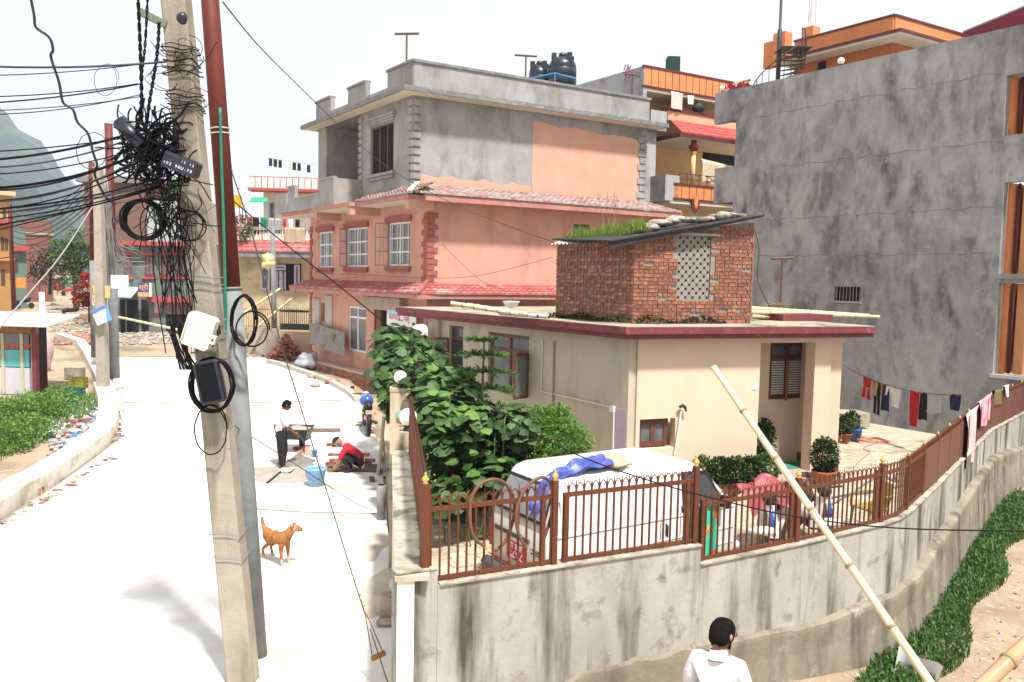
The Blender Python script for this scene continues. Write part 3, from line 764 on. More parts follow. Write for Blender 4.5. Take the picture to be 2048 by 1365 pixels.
q = MB(); q.prism([hg + dd * .04 + V(0, 0, BW[2] + .1), hg + dd * .46 + V(0, 0, BW[2] + .1), hg + dd * .46 + V(0, 0, BW[2] + hh - .04), hg + dd * .04 + V(0, 0, BW[2] + hh - .04)], CL.d * .008); obj('pane', q, m_glassgrey, cs_)
wd = window(ch, CL, SW, 1, 1, m_wood, m_glass, n=-.07, fw=.08, transom=.76)
q = MB()
for k in range(11):
    z = SW[2] + .1 + (SW[3] - SW[2]) * .7 * k / 11; q.fbox(CL, SW[0] + .08, SW[1] - .08, -.06, -.045, z, z + .02)
obj('grille', q, m_iron, wd, kind='stuff')
q = MB(); hg = CL.P(SW[1], .03, 0); dd = (CL.n * .9 + CL.d * .35).normalized(); casement(q, hg, dd, .72, SW[2] + .05, SW[2] + (SW[3] - SW[2]) * .74); cs_ = obj('casement', q, m_wood, ch)
q = MB(); z1_ = SW[2] + (SW[3] - SW[2]) * .7; q.prism([hg + dd * .04 + V(0, 0, SW[2] + .1), hg + dd * .68 + V(0, 0, SW[2] + .1), hg + dd * .68 + V(0, 0, z1_), hg + dd * .04 + V(0, 0, z1_)], CL.d * .008); obj('pane', q, m_glassgrey, cs_)
wd = window(ch, CR, (LW[0], LW[1] - .12, LW[2] + .03, LW[3] - .02), 2, 1, m_wood, m_glassgrey, n=-.10, fw=.10)
CRp = CR.moved(-PD)
wd = window(ch, CRp, PW, 2, 1, m_wood, m_glassgrey, n=-.04, fw=.09, transom=.74)
for s_ in range(2):
    q = MB(); um = PW[0] + (PW[1] - PW[0]) * (s_ + .5) / 2
    for k in range(14):
        z = PW[2] + .12 + (PW[3] - PW[2]) * .6 * k / 14; q.fbox(CRp, um - (PW[1] - PW[0]) / 4 + .06, um + (PW[1] - PW[0]) / 4 - .06, -.064, -.05, z, z + .028)
    obj('grille', q, m_pvc, wd, kind='stuff')
q = MB(); hg = CRp.P(PW[0] + (PW[1] - PW[0]) / 2, .0, 0); dd = (CRp.n * .75 - CRp.d * .66).normalized(); casement(q, hg, dd, .45, PW[2] + .05, PW[2] + (PW[3] - PW[2]) * .70); obj('casement', q, m_wood, ch)
# small house number plate, conduits, drain pipe
r = CR.rect(1504, 1513, 771, 779); q = MB(); q.fbox(CR, r[0], r[1], 0, .015, r[2], r[3]); obj('number_plate', q, m_whiteframe, ch)
def fpts(F, pts, n): return [FP(F, x, y, n) for x, y in pts]
q = MB(); q.tube(fpts(CL, [(1085, 678), (1082, 783), (1158, 800), (1226, 816)], .03), .016, 6); obj('conduit', q, m_pvc, ch)
q = MB(); q.tube(fpts(CL, [(1228, 822), (1226, 905)], .03), .016, 6); obj('conduit', q, m_pvc, ch)
r = CL.rect(1222, 1231, 812, 824); q = MB(); q.fbox(CL, r[0], r[1], 0, .06, r[2], r[3]); obj('junction_box', q, m_pvc, ch)
q = MB(); q.tube(fpts(CL, [(1108, 682), (1105, 838)], .03), .022, 6); obj('drain_pipe', q, M('brown_pipe', (.38, .24, .16)), ch)
r = CL.rect(1229, 1254, 818, 905); q = MB(); q.fbox(CL, 0.02, r[1], 0, .006, YZ, r[3]); obj('lilac_panel', q, m_lilac, ch)
q = MB(); q.tube(fpts(CR, [(1362, 822), (1359, 845), (1349, 910)], .05), .022, 6); obj('drain_pipe', q, m_pvc, ch)
q = MB(); q.tube(fpts(CR, [(1359, 815), (1365, 811), (1370, 815), (1373, 823)], .09), [.03, .04, .035, .02], 8); obj('pipe_elbow', q, m_tank, ch, True)
# pillar at the left end
q = MB(); u0 = CL.uv(883, 690)[0]; u1 = CL.uv(863, 690)[0]; q.fbox(CL, u0, u1, .0, .12, 0, zs); obj('pillar', q, m_creamShade, ch)
# ================================================================ brick shed on the roof
SD = 19.0
sc_ = gp(1265, 648, ZR)                       # near corner on the roof
SL = Face(sc_, A_); SR = Face(sc_, V(.93, .36, 0))
SLL = SL.uv(1112, 560)[0]; SRL = SR.uv(1506, 560)[0]
zL1 = SL.uv(1265, 470)[1]; zL0 = SL.uv(1112, 492)[1]
zR1 = SR.uv(1506, 445)[1]
sh = root('brick_shed', 'bare red brick shed with pierced cement window on the bungalow roof', 'shed', (sc_.x, sc_.y, ZR))
JW = SR.rect(1357, 1422, 472, 600)
topR = lambda u: zL1 + (zR1 - zL1) * u / SRL
topL = lambda u: zL1 - .02
# solid mortar core behind the bricks
q = MB()
us = [0, JW[0], JW[1], SRL]
for a, b in zip(us[:-1], us[1:]):
    if a == JW[0]:
        q.fbox(SR, a, b, -.2, -.025, ZR, JW[2])
        q.prism([SR.P(a, -.2, JW[3]), SR.P(b, -.2, JW[3]), SR.P(b, -.2, topR(b)), SR.P(a, -.2, topR(a))], SR.n * .175)
    else: q.prism([SR.P(a, -.2, ZR), SR.P(b, -.2, ZR), SR.P(b, -.2, topR(b)), SR.P(a, -.2, topR(a))], SR.n * .175)
q.fbox(SL, .03, SLL, -.2, -.025, ZR, zL1 - .02)
obj('mortar_bed', q, m_mortar, sh)
q = MB(); q.fbox(SL, SLL - .2, SLL - .02, -3, -.2, ZR, zL1 - .02); q.fbox(SR, SRL - .2, SRL - .02, -3, -.2, ZR, topR(SRL) - .05); obj('back_wall', q, m_mortar, sh)
def brick_mesh(F, L, h, seed):
    r_ = random.Random(seed); b = MB(); f0 = Face((0, 0), F.d, F.n)
    c = [f0.P(x * L / 2 + r_.uniform(-.006, .006), y, z * h / 2 + r_.uniform(-.004, .004)) for z in (-1, 1) for x, y in ((-1, .0), (1, .0), (1, -.06), (-1, -.06))]
    b.hexa(c); o = obj('b', b, m_brick); me = o.data; bpy.data.objects.remove(o); return me
for F_, L_, top, holes in ((SR, SRL, topR, [(JW[0] - .02, JW[1] + .04, JW[2] - .01, JW[3] + .05)]), (SL, SLL, topL, [])):
    CH = .082
    meS = [brick_mesh(F_, .225, CH - .016, k) for k in range(4)]; meH = [brick_mesh(F_, .105, CH - .016, k + 9) for k in range(3)]
    n_br = 0; rest = MB(); row = 0; z = ZR + .05
    cand = []
    while z < ZR + 4:
        u = .0 + (.0 if row % 2 else -.0); first = True
        pat = row % 2
        while u < L_ - .04:
            hd = (pat == 1) or (first and row % 2 == 0 and False)
            l = .105 if hd else .225
            if random.random() < .12: l = .225 if hd else .105
            if u + l > L_: l = L_ - u
            cu = u + l / 2
            if z < top(cu) - .05 and not any(h[0] < cu + l * .3 and cu - l * .3 < h[1] and h[2] < z < h[3] for h in holes) and random.random() > .012:
                cand.append((cu, z + random.uniform(-.004, .004), l))
            u += l + .014; first = False
        z += CH; row += 1
    cand.sort(key=lambda c: -(c[2]) + random.random() * .02)
    lim = 170 if F_ is SR else 130
    for k, (cu, z, l) in enumerate(cand):
        nn = random.uniform(-.008, .008)
        if k < lim:
            mes = meS if l > .18 else meH; L0 = .225 if l > .18 else .105
            o = share('brick', random.choice(mes), sh, F_.P(cu, nn, z))
        else: rest.fbox(F_, cu - l / 2 + .004, cu + l / 2 - .004, -.06, nn, z - .033, z + .033)
    obj('brickwork', rest, M('brick_small', (.19, .07, .042), (.33, .14, .085), 9, rough=.9, bump=.3, bs=40, c3=(.34, .27, .22), s3=6, lo3=.56, hi3=.7), sh, kind='stuff')
# pierced cement screen: bars of a lattice, real holes
jl = MB(); NU, NZ = 9, 15
ju, jz = (JW[1] - JW[0]) / NU, (JW[3] - JW[2]) / NZ
for i in range(NU):
    for j in range(NZ):
        cu = JW[0] + (i + .5) * ju; cz = JW[2] + (j + .5) * jz
        hole = (i + j) % 2 == 0
        if not hole: jl.fbox(SR, cu - ju / 2, cu + ju / 2, -.10, -.05, cz - jz / 2, cz + jz / 2)
        else:
            # an eight-sided ring left round the hole
            ring = []; RO = 12
            for k in range(RO):
                a = 2 * pi * k / RO; m_ = max(abs(cos(a)), abs(sin(a)))
                ring.append(((cos(a) / m_ * ju / 2, sin(a) / m_ * jz / 2), (cos(a) * ju * .36, sin(a) * jz * .36)))
            for k in range(RO):
                (o1, i1), (o2, i2) = ring[k], ring[(k + 1) % RO]
                jl.prism([SR.P(cu + x, -.10, cz + y) for x, y in (o1, o2, i2, i1)], SR.n * .05)
jali = obj('pierced_screen', jl, M('screen_cement', (.21, .19, .165), (.28, .255, .225), 5), sh)
q = MB(); q.fbox(SR, JW[1], JW[1] + .10, -.12, -.02, JW[2], JW[3]); obj('screen_jamb', q, M('screen_cement', (.3, .27, .235)), sh)
q = MB(); q.fbox(SR, JW[0] - .05, JW[1] + .18, -.12, .05, JW[3] + .005, JW[3] + .055); obj('lintel', q, m_cement2, sh)
q = MB(); q.fbox(SR, JW[0] - .02, JW[1] + .02, -.9, -.85, JW[2], JW[3]); obj('dark_room', q, m_dark, sh)
# lean-to roof of black iron sheets and the stones holding it down
m_blacksheet = M('tarred_sheet', (.02, .02, .022), (.045, .04, .04), 4, rough=.6)
e0 = SR.P(-.42, .20, 0); e0.z = SR.uv(1222, 482)[1] ; 
pa = FP(SR, 1222, 484, .22); pb = FP(SR, 1530, 432, .22)
rf = MB(); bk_ = -SR.n * 3.0 + V(0, 0, .15)
rf.prism([pa, pb, pb + bk_, pa + bk_], (0, 0, .03)); rf2 = MB(); rf2.prism([pa + V(0, 0, -.14) - SR.n * .04, pb + V(0, 0, -.02) - SR.n * .04, pb + V(0, 0, -.001) - SR.n * .04, pa + V(0, 0, -.001) - SR.n * .04], -SR.n * .04)
obj('roof_sheet', rf, m_blacksheet, sh); obj('roof_batten', rf2, m_blacksheet, sh)
# the low corrugated strip over the left wall
pl0 = FP(SL, 1225, 486, .22); pl1 = FP(SL, 1102, 488, .30); pl1.z = pl0.z + .02
m_corr = M('pale_corrugated', (.55, .50, .45), (.42, .34, .28), 3, c3=(.3, .16, .1), s3=2, lo3=.6, hi3=.7)
cs2 = MB(); nrm = SL.n; back = -SL.n * .6 + V(0, 0, .20)
cs2.sheet(lambda a, b: pl0 + (pl1 - pl0) * a + back * b + V(0, 0, .022 * sin(2 * pi * 15 * a)), 120, 3)
obj('corrugated_strip', cs2, m_corr, sh)
rs = MB(); rs.prism([pl0 + back * .9, pl1 + back * .9, pl1 + back * .9 - SL.n * 2.2 + V(0, 0, .3), pl0 + back * .9 - SL.n * 1.4 + V(0, 0, .4)], (0, 0, .03)); obj('roof_sheet', rs, m_blacksheet, sh)
m_stone = M('roof_stone', (.28, .24, .2), (.45, .40, .35), 5, c3=(.1, .08, .07), s3=4, bump=.5, bs=20)
m_moss = M('moss_stone', (.10, .09, .05), (.22, .19, .13), 6, c3=(.08, .12, .03), s3=3)
def stone(px, py, dpt, s, lab, mat=None):
    p = at(px, py, dpt); q = MB(); q.blob(p, s, (1.5, 1.0, .45), .5, 10, 7, seed=px)
    one('stone', q, mat or m_stone, lab, 'stone', 'stones weighing down the shed roof', True)
for px, py, s in ((1303, 455, .17), (1325, 446, .14), (1345, 442, .15), (1372, 440, .13), (1395, 440, .16), (1415, 438, .12), (1438, 434, .17), (1462, 431, .14), (1485, 433, .12), (1288, 461, .13), (1310, 445, .12), (1355, 437, .11), (1450, 429, .11)):
    d0 = SR.P(SR.uv(px, py)[0], 0, 0); stone(px, py, d0.y + .35, s, 'flat stone holding down the tarred roof sheet of the brick shed', m_stone if (px * 7) % 3 else m_moss)
# weeds on the shed roof and moss along its foot
def blades(mb, base_fn, n, h0, h1, w, lean=.35):
    for _ in range(n):
        p = base_fn(); h = random.uniform(h0, h1); a = random.uniform(0, 6.28); l = Vector((cos(a), sin(a), 0)) * h * random.uniform(0, lean)
        s = Vector((-sin(a), cos(a), 0)) * w
        mid = p + l * .4 + V(0, 0, h * .6); tip = p + l + V(0, 0, h)
        mb.add([p - s, p + s, mid + s * .7, mid - s * .7, tip], [(0, 1, 2, 3), (3, 2, 4)])
m_grassY = M('fresh_grass', (.13, .22, .03), (.22, .32, .05), 2, trans=.3)
m_grassD = M('dry_stalk', (.30, .22, .12), (.22, .16, .09), 3)
wg = MB()
def wb():
    t = random.random(); px = 1130 + 160 * t; d0 = SL.P(max(0, SL.uv(min(px, 1262), 470)[0]), 0, 0).y
    return at(px, 486 - 24 * t + random.uniform(-6, 2), d0 + random.uniform(.1, .9))
blades(wg, wb, 1700, .04, .16, .007, .8)
for _ in range(26):
    c_ = wb(); blades(wg, lambda: c_ + V(random.gauss(0, .07), random.gauss(0, .07), 0), 60, .08, random.uniform(.16, .42), .006, .6)
o = obj('roof_grass', wg, m_grassY, None, False, 'stuff'); o['label'] = 'bright green grass growing on the left of the shed roof'
tw = root('dry_weed', 'tall dry leafless weed standing in the grass of the shed roof', 'plant', at(1215, 478, 20.5)); q = MB()
wp = at(1215, 478, 20.5)
for k in range(7):
    x = random.uniform(-.35, .35); q.tube([wp + V(x * .3, 0, 0), wp + V(x * .5 + .03, .05, .5), wp + V(x + random.uniform(-.1, .1), 0, random.uniform(.7, 1.45))], [.009, .007, .004], 4)
    for j in range(6): b0 = wp + V(x * .6, .02, .45 + j * .11); q.tube([b0, b0 + V(random.uniform(-.14, .14), 0, random.uniform(.06, .16))], .004, 3)
obj('stem', q, m_grassD, tw)
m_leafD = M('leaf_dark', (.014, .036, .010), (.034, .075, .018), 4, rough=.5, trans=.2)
m_leafM = M('leaf_mid', (.035, .085, .018), (.075, .15, .034), 4, rough=.5, trans=.25, objvar=.25)
m_leafL = M('leaf_light', (.085, .18, .03), (.16, .28, .06), 4, rough=.5, trans=.3, objvar=.25)
def leaf(mb, p, d, nrm, L, Wd, fold=.15, mi=0):
    d = d.normalized(); s = d.cross(nrm)
    if s.length < 1e-4: s = d.orthogonal()
    s.normalize(); n = s.cross(d).normalized()
    mb.add([p, p + d * L * .45 + s * Wd + n * fold * Wd, p + d * L, p + d * L * .45 - s * Wd + n * fold * Wd, p + d * L * .5 - n * fold * Wd * .2], [(0, 1, 4), (1, 2, 4), (2, 3, 4), (3, 0, 4)], mi)
def leaf_cloud(mb, pts, L0, L1, asp=.45, up=.4, mats=1):
    for p, out in pts:
        d = (out + V(random.gauss(0, .5), random.gauss(0, .5), random.gauss(0, .5) + up * .3)).normalized()
        n = (V(0, 0, 1) + V(random.gauss(0, .4), random.gauss(0, .4), 0)).normalized(); L = random.uniform(L0, L1)
        leaf(mb, p, d, n, L, L * asp, .2, random.randrange(mats))
def in_ellipsoid(c, r, n, shell=.5):
    out = []
    while len(out) < n:
        d = V(random.gauss(0, 1), random.gauss(0, 1), random.gauss(0, 1)).normalized(); t = shell + (1 - shell) * random.random() ** .6
        out.append((Vector(c) + V(d.x * r[0] * t, d.y * r[1] * t, d.z * r[2] * t), d))
    return out
for (F_, u0, u1, nm) in ((SL, .05, SLL, 'left'), (SR, .0, SRL * .75, 'right')):
    q = MB(); pts = []
    for _ in range(420):
        u = random.uniform(u0, u1); n = random.uniform(.03, .22); pts.append((F_.P(u, n, ZR + random.uniform(.0, .10 + .06 * sin(u * 5))), V(F_.n.x, F_.n.y, .6)))
    leaf_cloud(q, pts, .04, .08); o = obj('moss_growth', q, [m_leafD, m_leafM][0:1], None, False, 'stuff'); o['label'] = 'small green weeds along the %s foot of the brick shed' % nm
# bamboo and pipes lying on the roof
m_bamboo = M('bamboo', (.56, .45, .28), (.66, .56, .38), 3, st=(1, 1, 1), rough=.5, c3=(.40, .29, .16), s3=7, lo3=.6, hi3=.7)
m_bamboo_node = M('bamboo_node', (.30, .20, .10), rough=.6)
def bamboo(a, b, r0, r1, label, group, nodes=9, mat=None, smooth=True):
    a = Vector(a); b = Vector(b); t = root('bamboo_pole', label, 'bamboo pole', a, group); n = nodes
    pts = []; rr = []
    for k in range(n):
        for f, s in ((0, 1.13), (.05, .98), (.5, .95), (.95, .98)):
            pts.append(a + (b - a) * ((k + f) / n)); rr.append((r0 + (r1 - r0) * (k + f) / n) * s)
    pts.append(b); rr.append(r1)
    q = MB(); q.tube(pts, rr, 10); obj('culm', q, mat or m_bamboo, t, True)
    for k in range(1, n):
        c = a + (b - a) * (k / n); d = (b - a).normalized() * .012; q = MB(); q.tube([c - d, c + d], (r0 + (r1 - r0) * k / n) * 1.17, 10); obj('node_ring', q, m_bamboo_node, t, True)
    return t
zb_ = ZR
def roofp(px, py, dz=0): return gp(px, py, ZR + dz)
gB = 'bamboo poles lying on the bungalow roof'
bamboo(roofp(903, 607, .30), roofp(1046, 630, .10), .055, .05, 'crooked bamboo pole whose raised tip overhangs the maroon roof edge', gB, 6)
bamboo(roofp(936, 611, .22), roofp(1052, 629, .12), .06, .055, 'thick bamboo pole lying on top of the crooked one', gB, 6)
pipe = M('grey_plastic_pipe', (.42, .40, .42), rough=.5)
for k, (x0, y0, x1, y1) in enumerate(((1000, 627, 1075, 633), (1010, 628, 1083, 633), (1030, 630, 1098, 634))):
    a, b = roofp(x0, y0, .07), roofp(x1, y1, .07); t = root('plastic_pipe', 'pale grey plastic pipe with open dark end beside the brick shed', 'pipe', a, 'plastic pipes on the roof'); q = MB(); q.tube([a, b], .045, 10); obj('barrel', q, pipe, t, True)
    q = MB(); d = (b - a).normalized(); q.tube([b + d * .001, b + d * .004], .036, 10); obj('bore', q, m_dark, t)
bamboo(at(1503, 617, 20.2), at(1737, 631, 24.0), .055, .045, 'upper thin bamboo pole behind the brick shed', gB, 9)
bamboo(at(1503, 624, 20.0), at(1757, 634, 24.0), .06, .05, 'longest bamboo pole sticking out past the roof edge', gB, 9)
bamboo(at(1503, 632, 20.0), at(1640, 640, 22.3), .05, .05, 'short bamboo pole above the green pipe', gB, 6)
q = MB(); q.tube([at(1503, 644, 19.6), at(1650, 650, 21.0)], .025, 8); one('green_pipe', q, M('green_pipe', (.03, .32, .16), rough=.4), 'thin green plastic pipe along the bungalow roof', 'pipe', None, True)
bl = MB(); p = roofp(1020, 612, .35); bl.lathe([(.02, 0), (.16, .05), (.23, .17), (.25, .2)], at(1022, 617, 23), 16); one('white_bowl', bl, m_whiteframe, 'white bowl on the ledge behind the bamboo', 'bowl', None, True)
antenna(1561, 610, 517, 23, .32, 'T-shaped iron pole standing on the bungalow roof before the grey wall', -.35)
ns = MB()
for _ in range(260):
    p = at(1555 + random.gauss(0, 10), 613 - abs(random.gauss(0, 3)), 22.6 + random.uniform(-.2, .2)); a = random.uniform(0, 6.28); ns.tube([p, p + V(cos(a) * .15, sin(a) * .15, random.uniform(-.02, .06))], .004, 3, False)
o = obj('straw_heap', ns, m_grassD, None, False, 'stuff'); o['label'] = 'small heap of dry straw at the foot of the T-shaped pole'
# ================================================================ tall grey building on the right
gw0 = gp(1687, 835, YZ)
FG = Face(gw0, A_)
m_orange = M('orange_paint', (.58, .20, .075), (.66, .255, .105), 1.5, bump=.05)
m_peachy = M('light_apricot', (.66, .40, .20), (.72, .47, .27), 1.5, bump=.05)
m_maroon2 = M('dark_maroon_trim', (.085, .02, .025), (.13, .035, .04), 3, rough=.6)
def gu(px, py): return FG.uv(px, py)[0]
def gzz(px, py): return FG.uv(px, py)[1]
uL = gu(1470, 300); uLL = gu(1430, 200); uRR = gu(2300, 400)
zT0 = gzz(1470, 180)
zTop = gzz(1500, 172)
gb = root('grey_building', 'tall unpainted grey cement building with orange window bays', 'building', (gw0.x, gw0.y, YZ))
bays = [(-99, gu(2010, 200), gzz(2010, 272), gzz(2010, 152)), (-99, gu(2003, 450), gzz(1996, 548), gzz(2003, 366)), (-99, gu(1992, 640), gzz(1984, 748), gzz(1994, 566))]
VW = FG.rect(1668, 1721, 574, 603)
q = MB()
wall_holes(q, FG, uRR, uL, -.3, zTop, [(b[0], b[1], b[2], b[3]) for b in bays] + [VW], .25)
q.fbox(FG, uL, uLL, -.25, -.001, gzz(1450, 245), zTop); q.fbox(FG, uL, gu(1428, 370), -.25, -.001, gzz(1450, 405), gzz(1450, 335))
obj('wall', q, m_cement, gb)
# uneven ridges where each lift of plaster ended
for k, (xa, ya, xb, yb) in enumerate(((1490, 236, 2008, 146), (1500, 335, 2010, 288), (1520, 432, 1995, 424), (1520, 470, 1990, 560))):
    q = MB(); ua, za = FG.uv(xa, ya); ub_, zb2 = FG.uv(xb, yb); zz = (za + zb2) / 2
    pts = []; n = 70
    for i in range(n + 1):
        u = ua + (ub_ - ua) * i / n; pts.append(FG.P(u, -.012, zz + .03 * sin(i * .7) + random.uniform(-.02, .02)))
    q.tube(pts, [random.uniform(.013, .02) for _ in pts], 6); obj('plaster_ridge', q, M('ridge_shade', (.10, .10, .10), (.2, .2, .2), 5), gb, True)  # ridge coloured dark, so the shade under it is painted in
# the bays: orange back walls, windows, pilasters
for k, b in enumerate(bays):
    u1, z0, z1 = b[1], b[2], b[3]
    q = MB(); q.fbox(FG, uRR, u1 - .002, -1.3, -1.2, z0, z1); obj('bay_back_wall', q, m_orange, gb)
    q = MB(); q.fbox(FG, u1 - .1, u1 - .003, -1.2, -.251, z0, z1); obj('bay_side_wall', q, m_orange, gb)
    q = MB(); q.fbox(FG, u1 - .55, u1 - .30, -1.2, -.5, z0, z1 - .01); obj('pilaster', q, M('orange_pilaster', (.56, .26, .10), (.62, .31, .14), 2), gb)
    q = MB(); q.tube([FG.P(u1 - .2, -.5, z0), FG.P(u1 - .2, -.5, z1)], .04, 8); obj('drain_pipe', q, m_maroon2, gb, True)
    if k < 2: window(gb, FG.moved(-1.2), (u1 - 2.6, u1 - .75, z0 + .55, z1 - .5), 3, 1, M('cream_window_frame', (.62, .58, .44), rough=.5), m_glass, n=.05, fw=.07, back=False)
    else:
        q = MB(); q.fbox(FG, u1 - 2.6, u1 - .75, -1.2, -1.15, z0 + .9, z1 - .35); gg = obj('grille_door', q, m_dark, gb)
        for i in range(14):
            q = MB(); u = u1 - .82 - i * .12; q.tube([FG.P(u, -1.1, z0 + .92), FG.P(u, -1.1, z1 - .37)], .012, 5); obj('bar', q, M('pale_iron', (.28, .28, .3)), gg)
        for z in (z0 + 1.2, z0 + 1.75):
            q = MB(); q.fbox(FG, u1 - 2.55, u1 - .8, -1.11, -1.09, z, z + .03); obj('rail', q, M('pale_iron', (.28, .28, .3)), gg)
        q = MB(); q.fbox(FG, u1 - 2.6, u1 - .7, -1.2, -1.12, z0, z0 + .8); obj('shutter', q, M('plum_paint', (.08, .025, .05)), gb)
q = MB(); q.fbox(FG, uRR, bays[1][1] + .1, -.2, .03, bays[1][2] - .14, bays[1][2] - .002); obj('ledge', q, m_cement, gb)
q = MB(); q.fbox(FG, uRR, bays[2][1] + .05, -.3, .06, bays[2][2] - .1, bays[2][2] - .002); obj('ledge', q, M('pale_ledge', (.5, .5, .48)), gb)
# barred vent
q = MB(); q.fbox(FG, VW[0], VW[1], -.3, -.2, VW[2], VW[3]); vo = obj('vent_window', q, m_dark, gb)
for i in range(8):
    q = MB(); u = VW[0] + (VW[1] - VW[0]) * (i + .5) / 8; q.tube([FG.P(u, -.06, VW[2]), FG.P(u, -.06, VW[3])], .014, 5); obj('bar', q, M('pale_iron', (.28, .28, .3)), vo)
q = MB(); q.fbox(FG, VW[0] - .04, VW[1] + .04, .0, .04, VW[2] - .06, VW[2]); obj('sill', q, m_cement2, gb)
q = MB(); q.fbox(FG, uRR, uL, -9, -.26, zTop - 1.0, zTop - .9); obj('roof_terrace', q, m_cement2, gb)
# penthouse on its roof
pc = at(1785, 100, 31.0); PL = Face(pc, A_); PR = Face(pc, BR)
zp1 = PL.uv(1785, 30)[1]; zp0 = zTop - .95
q = MB()
PUL = PL.uv(1590, 100)[0]; zed = at(1785, 68, 29.95).z
q.fbox(PL, 0, PUL, -.2, 0, zp0, zed); q.fbox(PR, .21, 7, -.2, 0, zp0, zed)
obj('penthouse_wall', q, M('burnt_orange', (.40, .12, .045), (.46, .15, .06), 2), gb)
q = MB(); q.fbox(PL, .0, PUL, -.1, .05, zed + .16, zp1 - .08); q.fbox(PR, .02, 8, -.1, .05, zed + .16, zp1 - .08); obj('penthouse_parapet', q, m_orange, gb)
q = MB(); q.fbox(PL, -.05, PUL + .02, -.14, .09, zp1 - .08, zp1); q.fbox(PR, .03, 8, -.14, .09, zp1 - .078, zp1 - .002); obj('coping', q, m_maroon2, gb)
q = MB(); po = .75; q.prism([p + V(0, 0, zed) for p in (PL.P(0, 0, 0) + (PL.n + PR.n) * po, PR.P(8, po, 0), PR.P(8, -5, 0), PL.P(PUL + .35, -5, 0), PL.P(PUL + .35, po, 0))], (0, 0, .09)); obj('eave_slab', q, m_soffit, gb)
q = MB(); po = .8; q.prism([p + V(0, 0, zed + .09) for p in (PL.P(0, 0, 0) + (PL.n + PR.n) * po, PR.P(8, po, 0), PR.P(8, -5, 0), PL.P(PUL + .35, -5, 0), PL.P(PUL + .35, po, 0))], (0, 0, .10)); obj('eave_edge', q, m_maroon2, gb)
for a, b, top in ((1605, 1627, 55), (1548, 1572, 66)):
    u0, u1 = sorted((PL.uv(a, 80)[0], PL.uv(b, 80)[0])); q = MB(); q.fbox(PL, u0, u1, -.4, .06, zed + .19, PL.uv((a + b) / 2, top)[1]); obj('parapet_pier', q, m_orange, gb)
q = MB(); u0, u1 = sorted((PL.uv(1528, 100)[0], PL.uv(1552, 100)[0])); q.fbox(PL, u0, u1, -.3, .02, zed + .19, PL.uv(1540, 84)[1]); obj('parapet_pier', q, m_orange, gb)
q = MB(); r = PL.rect(1636, 1652, 124, 150); q.fbox(PL, r[0], r[1], -.1, .02, r[2] - .6, r[3]); obj('dark_opening', q, m_dark, gb)
# maroon shed roof at the far right
q = MB(); a = at(1925, 66, 34); b = at(2060, 10, 31); q.prism([a, b, b + V(2.4, 3, .3), a + V(2.4, 3, .3)], (0, 0, .06)); rr_ = obj('tin_roof', q, m_cement2, gb)
q = MB(); q.prism([a + V(0, .05, -.02), b + V(0, .05, -.02), V(b.x, b.y + .05, zTop - .5), V(a.x, a.y + .05, zTop - .5)], V(.05, .06, 0)); obj('tin_wall', q, M('maroon_tin', (.17, .02, .035), (.22, .03, .05), 3), gb)
# globe lamps on its parapet
m_globe = M('milky_globe', (.80, .74, .58), (.84, .80, .66), 2, rough=.25, spec=.5)
def globe(pos, r, label, group=None):
    t = root('globe_lamp', label, 'lamp', pos, group); p = Vector(pos)
    q = MB(); q.lathe([(r * .55, 0), (r * .55, r * .25), (r * .4, r * .3), (r * .4, r * .75)], p, 14); obj('base', q, m_iron, t, True)
    q = MB(); q.sphere(p + V(0, 0, r * 1.55), r, 20, 14); obj('globe', q, m_globe, t, True)
for px, py, lab in ((1683, 119, 'round white lamp on the sloping grey parapet by the orange penthouse'), (1446, 168, 'round white lamp at the parapet end beside the red blanket')):
    u, z = FG.uv(px, py, -.15); globe(FG.P(u, -.13, zTop), .115, lab, 'round lamps on the grey parapet')
# spiral stair with its mast
st = root('spiral_stair', 'black iron spiral staircase with central mast on the grey roof', 'staircase', at(1555, 150, 31.5))
mp = at(1556, 150, 31.5)
q = MB(); zt_ = at(1556, -40, 31.5).z; q.tube([V(mp.x, mp.y, zp0), V(mp.x, mp.y, at(1556, 60, 31.5).z), V(mp.x, mp.y, at(1556, 58, 31.5).z), V(mp.x, mp.y, zt_)], [.085, .085, .05, .05], 10); obj('mast', q, m_iron, st, True)
z_lo, z_hi = zp0 + .1, at(1590, 103, 31.5).z
rail = []; NS = 13
for k in range(NS):
    a = radians(186 + 190 * k / (NS - 1)) ; z = z_lo + (z_hi - z_lo) * k / (NS - 1); a2 = a + radians(20)
    c, s_ = cos(a), sin(a); R_ = .95
    p0 = V(mp.x, mp.y, z); p1 = p0 + V(cos(a) * R_, sin(a) * R_, 0); p2 = p0 + V(cos(a2) * R_, sin(a2) * R_, 0)
    q = MB(); q.prism([p0, p1, p2], (0, 0, .03)); obj('tread', q, m_iron, st)
    q = MB(); q.tube([p1, p1 + V(0, 0, .95)], .014, 5); obj('baluster', q, m_iron, st)
    rail.append(p1 + V(0, 0, .95))
q = MB(); q.tube(rail, .022, 6); obj('handrail', q, m_iron, st, True)
q = MB(); pf = at(1588, 104, 31.3); q.box(pf.x - .6, pf.x + .5, pf.y - .5, pf.y + .5, z_hi - .04, z_hi); obj('landing', q, m_iron, st)
